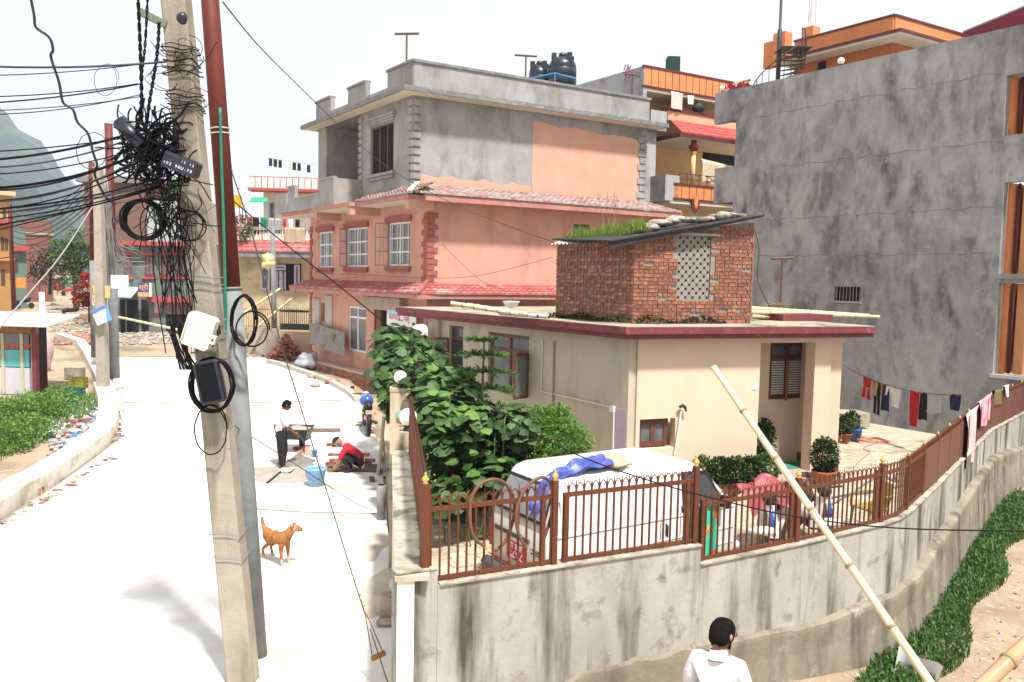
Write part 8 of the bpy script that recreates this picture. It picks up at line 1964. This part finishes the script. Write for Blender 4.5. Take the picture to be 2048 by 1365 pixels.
far_house('dim_far_house', 'dim grey house behind the wire tangle up the street', 95, 150, 500, 590, 128, M('dim_grey', (.2, .18, .17)), ((110, 118, 515, 530),))
sb = root('street_sign', 'yellow and red sign board over the far left shop', 'sign', at(41, 575, 60)); q = MB(); a = at(41, 566, 60); q.obox(a, V(.38, 0, 0), V(0, .04, 0), V(0, 0, .38)); obj('panel', q, M('yellow_sign', (.62, .42, .06), (.6, .1, .06), 2.2), sb); q = MB(); q.tube([at(41, 578, 60), at(41, 612, 60)], .05, 6); obj('post', q, m_polegrey, sb)
street_pole(28, 620, 19, 395, .16, 'oxide red pole beside the ochre house', m_redpole, 58)
street_pole(100, 590, 103, 480, .17, 'far dark pole wrapped in cables', m_iron, 85)
# street trees
def tree(px, pyb, dpt, crowns, label, mats, trunk=.18, name='street_tree'):
    b = at(px, pyb, dpt); b.z = gz(b.x, b.y); t = root(name, label, 'tree', b); q = MB(); tops = []
    for cx, cy, r in crowns: tops.append((at(cx, cy, dpt + random.uniform(-.8, .8)), r))
    mid = V(b.x, b.y, b.z + (tops[0][0].z - b.z) * .5); q.tube([b, mid], [trunk, trunk * .75], 8)
    for c, r in tops: q.tube([mid, (mid + c) / 2 + V(random.uniform(-.3, .3), 0, .2), c], [trunk * .6, trunk * .4, trunk * .12], 6)
    obj('trunk', q, M('bark', (.10, .075, .05), (.16, .12, .085), 5, bump=.4), t, True); q = MB()
    for c, r in tops: leaf_cloud(q, in_ellipsoid(c, (r, r * .8, r * .75), int(520 * r), .3), .12, .26, .42, .4, len(mats))
    obj('crown', q, mats, t)
tree(150, 600, 78, [(150, 510, 1.9), (128, 525, 1.5), (172, 505, 1.6), (160, 480, 1.4), (140, 550, 1.4), (176, 545, 1.5), (120, 500, 1.2)], 'leafy street tree beyond the pole group', [m_leafM, m_leafL, m_leafD])
tree(178, 625, 60, [(170, 580, .7), (180, 600, .6), (163, 600, .6), (176, 560, .6)], 'red flowered bush at the street edge behind the poles', [m_leafD, m_redc, m_redc], .08, 'red_bush')
tree(245, 480, 55, [(235, 460, .9), (255, 470, .8), (245, 440, .7)], 'small roof tree above the sage green building', [m_leafM, m_leafD], .08, 'roof_tree')
tree(365, 480, 58, [(350, 380, .9), (365, 395, .9), (335, 390, .6)], 'green climber on the roof behind the concrete pole', [m_leafL, m_leafM], .08, 'roof_climber')
# motorbikes and rubble up the street (too small for parts)
def tiny_bike(px, py, mat, label):
    p = G(px, py); q = MB(); t = root('parked_motorcycle', label, 'motorcycle', p, 'motorcycles up the street')
    for a in (-.55, .65): q = MB(); q.lathe([(.2, -.05), (.3, -.04), (.3, .04), (.2, .05)], p + V(a * .5, a, .3), 14, (1, -.5, 0)); obj('wheel', q, m_rub, t)
    q = MB(); q.tube([p + V(-.3, -.6, .7), p + V(0, 0, .75), p + V(.2, .4, .8), p + V(.3, .6, 1.0)], [.1, .16, .2, .08], 8); obj('body', q, mat, t, True); q = MB(); q.tube([p + V(0, .75, 1.05), p + V(.6, .45, 1.05)], .03, 6); obj('handlebar', q, m_iron, t)
tiny_bike(142, 640, m_blk, 'black motorcycle parked in the dirt street'); tiny_bike(136, 592, m_redc, 'red motorcycle at the far end of the street'); tiny_bike(48, 618, m_blk, 'black motorcycle beside the ochre house')
rr_ = MB(); rnd = random.Random(4)
for _ in range(1100):
    px, py = rnd.choice(((rnd.uniform(110, 200), rnd.uniform(670, 690)), (rnd.uniform(235, 380), rnd.uniform(664, 690)), (rnd.uniform(100, 200), rnd.uniform(598, 665)), (rnd.uniform(490, 545), rnd.uniform(696, 716))))
    p = G(px, py); s = rnd.uniform(.04, .16); rr_.blob(p + V(0, 0, .03), s, (1.4, 1, .6), .5, 6, 4, 1 if (py > 668 and px < 200 and rnd.random() < .8) else 0, seed=rnd.random())
o = obj('street_rubble', rr_, [m_stone, m_brick], None, False, 'stuff'); o['label'] = 'broken stone and brick rubble on the dirt street'
q = MB(); a = G(165, 640); q.blob(a + V(.8, 0, .3), .8, (1.6, 1, .5), .4, 14, 9, seed=5); one('dirt_mound', q, m_dirt, 'pale dirt mound behind the poster pole', 'mound', None, True)
# ================================================================ the big near poles
pb0 = at(487, 1365, 9.0); pt0 = at(352, 0, 9.0); dv = pt0 - pb0
pb1 = pb0 + dv * ((-.1 - pb0.z) / dv.z); pt1 = pb0 + dv * ((9.2 - pb0.z) / dv.z)
cpole = root('concrete_utility_pole', 'leaning square concrete utility pole carrying the cable tangle', 'pole', pb1)
q = MB(); n = 14
for i in range(n + 1):
    c = pb1 + (pt1 - pb1) * (i / n); wd = .30 - .05 * i / n; dp = .24 - .04 * i / n; b = .02
    for x, y in ((-1, -1 + b * 6), (-1 + b * 6, -1), (1 - b * 6, -1), (1, -1 + b * 6), (1, 1), (-1, 1)): q.v.append((c.x + x * wd / 2, c.y + y * dp / 2, c.z))
for i in range(n):
    for k in range(6): k2 = (k + 1) % 6; q.f.append((i * 6 + k, i * 6 + k2, (i + 1) * 6 + k2, (i + 1) * 6 + k)); q.m.append(0)
obj('shaft', q, M('near_pole_concrete', (.27, .235, .18), (.37, .33, .265), 2.5, c3=(.15, .125, .085), s3=1.3, st3=(2, 2, .4), lo3=.5, hi3=.72, c4=(.14, .11, .08), s4=26, lo4=.65, hi4=.7, bump=.35, bs=40), cpole)
def on_pole(z, dx=0, dy=-.14): c = pb1 + dv * ((z - pb1.z) / dv.z); return c + V(dx, dy, 0)
def pole_z(py): return at(420, py, 9.0).z
for py in (640, 665, 705, 1062, 1110, 570, 555): 
    z = pole_z(py); c = on_pole(z, 0, 0); q = MB(); wd = .165; q.tube([c + V(x * wd, y * .14, .012 * sin(k * 2.1)) for k, (x, y) in enumerate(((-1, -1), (0, -1.02), (1, -1), (1, 1), (-1, 1)))], .006, 5, closed=True); obj('wire_wrap', q, M('grey_wire', (.2, .2, .2)), cpole)
sb0 = gp(517, 1314, 0); st1 = at(420, 0, sb0.y); dv2 = st1 - sb0; stp = sb0 + dv2 * (9.4 / dv2.z); spm = sb0 + dv2 * ((at(447, 577, sb0.y).z) / dv2.z)
spole = root('steel_utility_pole', 'leaning steel pole, grey below and oxide red above, behind the concrete pole', 'pole', sb0)
q = MB(); q.tube([sb0, spm], [.105, .115], 16); obj('grey_tube', q, m_polegrey, spole, True)
q = MB(); q.tube([spm, stp], [.105, .095], 16); obj('red_tube', q, m_redpole, spole, True); q = MB(); q.tube([spm - dv2 * .002, spm + dv2 * .002], .124, 16); obj('joint_collar', q, m_polegrey, spole, True)
for py in (258, 268): c = sb0 + dv2 * (at(430, py, sb0.y).z / dv2.z); q = MB(); q.tube([c - dv2 * .0008, c + dv2 * .0008], .112, 16); obj('band', q, M('bright_band', (.6, .6, .6), metal=.5, rough=.4), spole, True)
gpp = [at(x, y, sb0.y - .14) for x, y in ((440, 215), (443, 330), (447, 440), (450, 560), (452, 640), (446, 700))]; q = MB(); q.tube(smooth_path(gpp, 5), .017, 8); one('green_conduit', q, M('sea_green_pipe', (.02, .17, .12), (.025, .21, .15), 4, rough=.4), 'sea green conduit strapped along the steel pole', 'conduit', None, True)
# cross arm up at the top
q = MB(); q.beam(at(276, 22, 8.8), at(332, 50, 8.9), .05, .07); one('cross_arm', q, M('mossy_steel', (.16, .18, .13)), 'short mossy steel cross arm high on the concrete pole', 'bracket')
m_cable = M('black_cable', (.006, .006, .007), rough=.6, spec=.12); m_cable2 = M('grey_cable', (.05, .05, .055), rough=.6, spec=.15)
def cable(pts, r, label, group='overhead cables', mat=None, sag=0.0, n=14, name='cable'):
    pts = [Vector(p) for p in pts]
    if len(pts) == 2:
        a, b = pts; pts = [a * (1 - t) + b * t + V(0, 0, -sag * 4 * t * (1 - t)) for t in [k / n for k in range(n + 1)]]
    else: pts = smooth_path(pts, 6)
    q = MB(); q.tube(pts, r, 6); return one(name, q, mat or m_cable, label, 'cable', group, True)
# bundles leaving to the left
L_ = [(125, 124, 332, .013, .05), (145, 130, 272, .006, .04), (186, 168, 275, .007, .05), (199, 168, 282, .009, .05), (214, 193, 285, .006, .05), (217, 190, 280, .006, .08), (294, 262, 330, .008, .06), (305, 258, 290, .016, .10), (310, 262, 300, .011, .16), (330, 290, 300, .008, .12), (346, 292, 300, .011, .22), (352, 300, 300, .018, .16), (366, 305, 300, .010, .24), (372, 310, 305, .014, .20), (384, 318, 300, .009, .22), (400, 352, 330, .012, .12), (412, 360, 330, .015, .10), (424, 368, 325, .009, .10), (444, 372, 330, .011, .06), (458, 372, 320, .008, .04)]
for k, (y0, y1, x1, r, sg_) in enumerate(L_):
    rr = 'thick' if r > .012 else ('thin' if r < .0085 else 'medium'); hi_ = 'upper' if y0 < 250 else ('middle' if y0 < 390 else 'lower')
    cable([at(-160, y0 + (y0 - y1) * .4, 7.6 + .05 * k), at(x1, y1, 8.75)], r * .8, '%s black cable in the %s bundle running left from the concrete pole' % (rr, hi_), 'cables running left from the pole', m_cable if k % 4 else m_cable2, sg_)
# wavy rope-like cable and twisted service drops
cable([at(x, y, 7.5 + y / 300) for x, y in ((58, -20), (68, 30), (72, 55), (98, 75), (106, 100), (102, 115), (118, 165), (126, 205), (146, 220), (155, 245), (176, 268), (186, 305), (194, 330), (190, 352), (212, 395), (232, 410))], .013, 'kinked thick cable hanging down past the upper bundle', 'service cables', m_cable2)
def twisted(pts, r, R, turns, label):
    P_ = smooth_path([Vector(p) for p in pts], 12); t = root('twisted_cable', label, 'cable', P_[0], 'service cables'); n = len(P_)
    for s in (0, pi):
        q = MB(); q.tube([p + V(cos(turns * 2 * pi * i / n + s) * R, sin(turns * 2 * pi * i / n + s) * R, 0) for i, p in enumerate(P_)], r, 5); obj('strand', q, m_cable, t, True)
twisted([at(275, -20, 8.7), at(280, 90, 8.7), at(283, 200, 8.7), at(276, 255, 8.7)], .011, .012, 9, 'twisted pair of cables dropping from above, farther from the concrete pole')
twisted([at(296, -20, 8.7), at(290, 90, 8.7), at(283, 160, 8.7), at(285, 250, 8.7)], .008, .009, 8, 'thin twisted cable dropping between the two thicker ones')
twisted([at(318, 45, 8.75), at(316, 90, 8.75), at(308, 150, 8.75), at(298, 210, 8.75), at(290, 270, 8.75)], .010, .011, 8, 'twisted pair of cables dropping from the cross arm')
# coils and tangle
def ringcoil(px, py, dpt, rx_, rz_, turns, r, label, tilt=.15, seed=1, ycen=-.1, squash=None):
    c = at(px, py, dpt); rnd = random.Random(seed); pts = []
    N_ = int(turns * 26)
    for k in range(N_): a = 2 * pi * k / 26 + rnd.uniform(-.02, .02); w_ = 1 + .06 * sin(k * .21 + seed) + rnd.uniform(-.012, .012); pts.append(c + V(cos(a) * rx_ * w_, .05 * sin(a * .5 + k * .05) + tilt * cos(a) * .2 + rnd.uniform(-.012, .012) , sin(a) * rz_ * w_))
    q = MB(); q.tube(pts, r, 6); return one('cable_coil', q, m_cable, label, 'cable coil', 'cable coils on the pole', True)
ringcoil(287, 440, 8.8, .20, .20, 9, .012, 'thick round coil of black cable left of the concrete pole', .2, 1)
ringcoil(424, 772, 8.78, .22, .29, 5, .010, 'oval coil of black cable around the black splice case', .1, 2)
ringcoil(420, 858, 8.8, .18, .27, 1.4, .008, 'loose open loop of cable hanging below the splice case', .1, 3)
ringcoil(488, 640, 9.3, .13, .28, 4, .010, 'narrow coil of black cable between the two poles', .1, 5)
ringcoil(505, 660, 9.4, .19, .20, 1.3, .010, 'wide loose loop of cable around the steel pole', .1, 6)
ringcoil(210, 160, 8.7, .13, .17, 1.2, .003, 'thin wire loop hanging off the upper cables', .1, 8)
ringcoil(182, 300, 8.6, .17, .19, 1.1, .004, 'thin wire loop crossing the kinked cable', .1, 9)
ringcoil(375, 450, 8.75, .17, .16, 2.2, .007, 'loose cable loop across the front of the concrete pole', .1, 10)
ringcoil(330, 275, 8.7, .11, .10, 5, .012, 'small tight coil of black cable above the labelled closure', .1, 12)
ringcoil(410, 668, 8.75, .15, .17, 1.2, .010, 'black cable loop around the white junction box', .1, 13)
tg = MB(); rnd = random.Random(21)
def squig(p, n, st, r, dr=V(0, 0, 0)):
    pts = [p]; d = V(rnd.gauss(0, 1), rnd.gauss(0, .35), rnd.gauss(0, 1)).normalized(); k_ = rnd.choice((-.45, .45))
    for _ in range(n + 5):
        k_ = k_ * .9 + rnd.gauss(0, .12); d = (d + V(-d.z, rnd.gauss(0, .15), d.x) * k_ + dr).normalized(); pts.append(pts[-1] + d * st)
    tg.tube(smooth_path(pts, 3), r, 4)
for _ in range(170): squig(at(rnd.gauss(308, 21), rnd.gauss(300, 27), 8.75 + rnd.uniform(-.12, .12)), 8, .032, rnd.choice((.004, .006, .009, .012)))
for _ in range(60): squig(at(rnd.gauss(335, 18), rnd.gauss(395, 35), 8.75 + rnd.uniform(-.1, .1)), 9, .04, rnd.choice((.003, .005, .008)), V(0, 0, -.25))
for _ in range(14): squig(at(rnd.gauss(362, 10), rnd.gauss(150, 60), 8.72), 6, .045, .004)
for _ in range(26):
    x0, x1 = rnd.uniform(300, 400), rnd.uniform(320, 400); y1 = rnd.uniform(560, 720); tg.tube(smooth_path([at(x0, rnd.uniform(380, 450), 8.72), at((x0 + x1) / 2 + rnd.uniform(-20, 20), 520, 8.7), at(x1, y1, 8.72)], 6), rnd.choice((.004, .006, .008)), 4)
for _ in range(22):
    x0 = rnd.uniform(338, 365); tg.tube(smooth_path([at(x0, rnd.uniform(640, 670), 8.7), at(x0 + 12, 700, 8.68), at(x0 + rnd.uniform(20, 40), 740, 8.7)], 5), .007, 4)
o = obj('cable_tangle', tg, m_cable, None, True, 'stuff'); o['label'] = 'dense tangle of thin black cables at the concrete pole'
for k, py in enumerate((98, 105, 112, 128, 140, 152, 190, 198, 207, 215, 222)):
    z = pole_z(py); c = on_pole(z, 0, 0); q = MB(); w_ = .15 + .01 * (k % 3); q.tube([c + V(x * w_, y * .13, .02 * sin(k + j * 1.7)) for j, (x, y) in enumerate(((-1, -1), (-.3, -1.1), (.4, -1.05), (1, -1), (1.05, 0), (1, 1), (-1, 1)))], .005 + .003 * (k % 2), 5, closed=True); obj('cable_wrap', q, m_cable, cpole)
# closures and boxes
def rbox(name, label, cat, c, w_, h, d, ang, mat, bev=.02):
    t = root(name, label, cat, c); x = V(cos(ang), 0, sin(ang)); z = V(-sin(ang), 0, cos(ang)); q = MB(); y = V(0, 1, 0)
    pts = []
    for sx, sz in ((-1, -1), (1, -1), (1, 1), (-1, 1)):
        for ox, oz in (((0, 1), (1, 0)) if sx * sz > 0 else ((1, 0), (0, 1))): pts.append(c + x * (sx * (w_ / 2 - ox * bev)) + z * (sz * (h / 2 - oz * bev)) - y * (d / 2))
    q.prism(pts, y * d); obj('case', q, mat, t); return t, x, z
cc_ = at(364, 330, 8.62); t, x, z = rbox('splice_closure', 'long black splice closure with white painted digits', 'splice closure', cc_, .36, .17, .14, radians(-20), m_tank)
for k, ch_ in enumerate('402 90U-70'): text_mesh('digit', ch_, .042, m_wht, t, cc_ + x * (-.15 + .032 * k) + z * (-.035) - V(0, .073, 0), x, z) if ch_ != ' ' else None
for k, ch_ in enumerate('12 12'): text_mesh('digit', ch_, .036, m_wht, t, cc_ + x * (.02 + .03 * k) + z * .03 - V(0, .073, 0), x, z) if ch_ != ' ' else None
q = MB(); q.beam(cc_ - x * .16 + z * .06 - V(0, .072, 0), cc_ + x * .17 + z * .06 - V(0, .072, 0), .01, .025); obj('rib', q, m_cable2, t)
cj = at(400, 662, 8.66); t, x, z = rbox('junction_box', 'white plastic junction box tied askew to the concrete pole', 'junction box', cj, .30, .36, .12, radians(-18), M('aged_white_plastic', (.62, .60, .54), (.54, .51, .45), 3, rough=.5), .03)
q = MB(); q.obox(cj + x * .17 - z * .04 - V(0, .03, 0), x * .03, V(0, .03, 0), z * .045); obj('latch', q, M('aged_white_plastic', (.62, .6, .54)), t); q = MB(); q.obox(cj + x * .172 - z * .04 - V(0, .062, 0), x * .010, V(0, .003, 0), z * .010); obj('keyhole', q, m_dark, t)
q = MB(); q.beam(cj - x * .13 + z * .10 - V(0, .063, 0), cj - x * .13 - z * .14 - V(0, .063, 0), .006, .012); obj('lid_seam', q, m_oldcem, t)
ck = at(420, 764, 8.68); t, x, z = rbox('splice_case', 'flat black splice case inside the oval cable coil', 'splice case', ck, .25, .46, .10, radians(12), m_tank, .03)
q = MB(); q.beam(ck - z * .2 - V(0, .052, 0), ck + z * .2 - V(0, .052, 0), .012, .20); obj('ribbed_lid', q, m_cable, t)
cz_ = at(258, 258, 8.7); q = MB(); q.tube([at(238, 243, 8.7), at(285, 292, 8.7)], .075, 14); one('cable_drum_end', q, m_tank, 'stubby black cylinder closure sticking out of the tangle', 'splice closure', None, True)
q = MB(); q.blob(at(363, 36, 8.7), .055, (1, .8, 1.2), .2, 10, 8, seed=2); one('clamp', q, m_tank, 'black cable clamp near the top of the concrete pole', 'clamp', None, True)
# service cables and the stay wire to the right
cable([at(446, 385, 9.8), at(560, 480, 9.2), at(700, 590, 8.8), at(850, 712, 8.4), at(1000, 826, 8.1), at(1150, 908, 7.9), at(1300, 962, 7.8), at(1450, 1003, 7.7), at(1600, 1035, 7.6), at(1800, 1057, 7.5), at(2080, 1063, 7.4)], .0075, 'long black service cable sagging from the pole across the plot to the alley', 'service cables')
cable([at(446, 5, 9.8), at(520, 95, 13), at(600, 175, 17), at(690, 262, 20), at(780, 338, 22), at(900, 405, 22.5), at(1010, 450, 22), at(1108, 485, 21.3)], .009, 'thin wire from the steel pole top to the brick shed', 'service cables', m_cable2)
cable([at(640, 562, 26), at(760, 545, 25), at(885, 490, 26.5)], .006, 'thin wire along the first floor of the pink house', 'service cables', m_cable2)
cable([at(625, 545, 33), at(760, 552, 29), at(930, 555, 25), at(1105, 515, 20.5)], .006, 'thin wire sagging across the pink side wall to the shed', 'service cables', m_cable2)
cable([at(885, 490, 26.4), at(960, 560, 25), at(1010, 580, 24)], .006, 'short wire hanging from the hook on the pink wall', 'service cables', m_cable2)
cable([at(1508, 455, 20.5), at(1518, 500, 20.5), at(1515, 560, 20.4), at(1540, 615, 20.3)], .008, 'loose black wire drooping beside the shed corner', 'service cables')
cable([at(460, 846, 9.2), at(500, 872, 9.8), at(600, 935, 11), at(700, 1000, 12.4), at(745, 1022, 13.2)], .006, 'thin wire running low over the road towards the gate', 'service cables', m_cable2)
sw_ = root('stay_wire', 'rusty stay wire with turnbuckle anchored at the roadside', 'stay wire', gp(786, 1395, 0)); sp_ = [at(x, y, d) for x, y, d in ((448, 300, 9.85), (500, 455, 9.7), (560, 680, 9.5), (625, 890, 9.35), (700, 1135, 9.15), (728, 1222, 9.08))]
q = MB(); q.tube(smooth_path(sp_, 6), .008, 6); obj('wire', q, m_cable2, sw_, True)
rnd = random.Random(5); q = MB()
for k in range(70):
    t = rnd.random(); i = t * (len(sp_) - 1); j = min(int(i), len(sp_) - 2); p = sp_[j] + (sp_[j + 1] - sp_[j]) * (i - j); q.tube([p, p + V(rnd.uniform(-.02, .02), 0, rnd.uniform(.01, .05))], .006, 4)
obj('dry_tendrils', q, m_grassD, sw_, kind='stuff')
for o1, o2 in (((731, 1232), (744, 1310)), ((738, 1240), (765, 1303))): q = MB(); q.tube([at(728, 1222, 9.08), at(*o1, 9.05), at(*o2, 8.98)], .007, 6); obj('turnbuckle_rod', q, m_antenna, sw_)
q = MB(); q.beam(at(744, 1318, 8.97), at(770, 1306, 8.97), .05, .05); obj('turnbuckle_block', q, M('rust_block', (.26, .12, .05)), sw_); q = MB(); q.tube([at(740, 1258, 9.02), gp(787, 1400, 0)], .008, 6); obj('anchor_rod', q, m_antenna, sw_)
# bundle of grey drop wires at the left pole group
rnd = random.Random(9); dw = MB()
for _ in range(34):
    x0 = rnd.uniform(195, 222); y0 = rnd.uniform(360, 470); x1 = rnd.uniform(215, 300); y1 = rnd.uniform(500, 570); d0_, d1_ = 27 + rnd.uniform(0, 2), rnd.uniform(29, 46)
    dw.tube(smooth_path([at(x0, y0, d0_), at(x0 + (x1 - x0) * .35, (y0 + y1) / 2 + 25, (d0_ + d1_) / 2), at(x1, y1 - 10, d1_)], 5), .014, 4)
for _ in range(26):
    x0 = rnd.uniform(200, 215); x1 = rnd.uniform(212, 235); dw.tube(smooth_path([at(x0, rnd.uniform(340, 400), 27), at(x0 + 8, 450, 27.2), at(x1, rnd.uniform(520, 580), 28)], 5), .018, 4)
o = obj('drop_wires', dw, M('grey_drop_wire', (.20, .19, .19), (.32, .31, .30), 2), None, True, 'stuff'); o['label'] = 'fan of grey drop wires spreading from the left pole group'
cable([at(-20, 520, 24), at(280, 415, 29)], .02, 'pale cable crossing from the left edge to the pole group', 'street cables', m_cable2, .3); cable([at(-30, 690, 18), at(60, 585, 24), at(130, 500, 26), at(215, 365, 28)], .022, 'pale stay cable slanting down over the kiosk', 'street cables', M('pale_cable', (.3, .3, .31)))
for k in range(7): cable([at(20, 410 + 12 * k, 58), at(190, 352 + 9 * k, 30)], .022, ['highest', 'second', 'third', 'fourth', 'fifth', 'sixth', 'lowest'][k] + ' dark cable strung from the ochre house pole to the pole group', 'street cables', m_cable, .8)
tg2 = MB(); rnd = random.Random(31)
for _ in range(60): a = at(rnd.gauss(95, 10), rnd.uniform(490, 560), 84); tg2.tube(smooth_path([a, a + V(rnd.gauss(0, .8), 0, rnd.uniform(-1.2, .6)), a + V(rnd.gauss(0, 1.4), 0, rnd.uniform(-2.6, .2))], 4), .03, 4)
o = obj('far_cable_tangle', tg2, m_cable, None, True, 'stuff'); o['label'] = 'dark cable tangle on the far pole up the street'
# ================================================================ hills and haze
def hill(x0, x1, dpt, prof, depth, mat, name):
    q = MB(); NX, NY = 70, 16
    def h(px):
        for (a, ya), (b, yb) in zip(prof[:-1], prof[1:]):
            if a <= px <= b: t = (px - a) / (b - a); t = t * t * (3 - 2 * t); return ya + (yb - ya) * t
        return prof[-1][1]
    def fn(a, b):
        px = x0 + (x1 - x0) * a; top = at(px, h(px), dpt); y = dpt - depth + depth * 1.9 * b; k = sin(min(1, b / .53) * pi / 2) if b < .53 else cos((b - .53) / .47 * pi / 2)
        rid = 1 + .10 * sin(a * 40 + b * 9) * k + .06 * sin(a * 90 + b * 20)
        return V(top.x * (y / dpt), y, 1 + max(0, (top.z - 1) * k * (rid if b < .5 else 1)))
    q.sheet(fn, NX, NY); return setting(name, q, mat, True)
m_forest = M('forest_slope', (.010, .024, .022), (.024, .044, .030), .02, c3=(.07, .095, .05), s3=.012, bump=0, det=10)
hill(-900, 700, 1500, [(-900, 60), (-300, 120), (-60, 225), (60, 290), (160, 375), (260, 430), (420, 490), (700, 545)], 700, m_forest, 'hill')
hill(-500, 330, 700, [(-500, 300), (-60, 330), (40, 365), (110, 430), (200, 500), (330, 548)], 300, m_forest, 'hill_slope')
hz = MB(); hz.box(-2200, 1500, -8, 2900, -2.0, 420); h_ = obj('haze', hz, None, None, False, 'stuff')
h_.data.materials.clear(); hm = bpy.data.materials.new('haze_air'); hm.use_nodes = True; hn = hm.node_tree; hn.nodes.clear()
pv = hn.nodes.new('ShaderNodeVolumePrincipled'); pv.inputs['Color'].default_value = (.74, .87, 1.0, 1); pv.inputs['Density'].default_value = .0003; pv.inputs['Anisotropy'].default_value = .2
ho = hn.nodes.new('ShaderNodeOutputMaterial'); hn.links.new(pv.outputs[0], ho.inputs['Volume']); h_.data.materials.append(hm)
SC.cycles.volume_bounces = 1
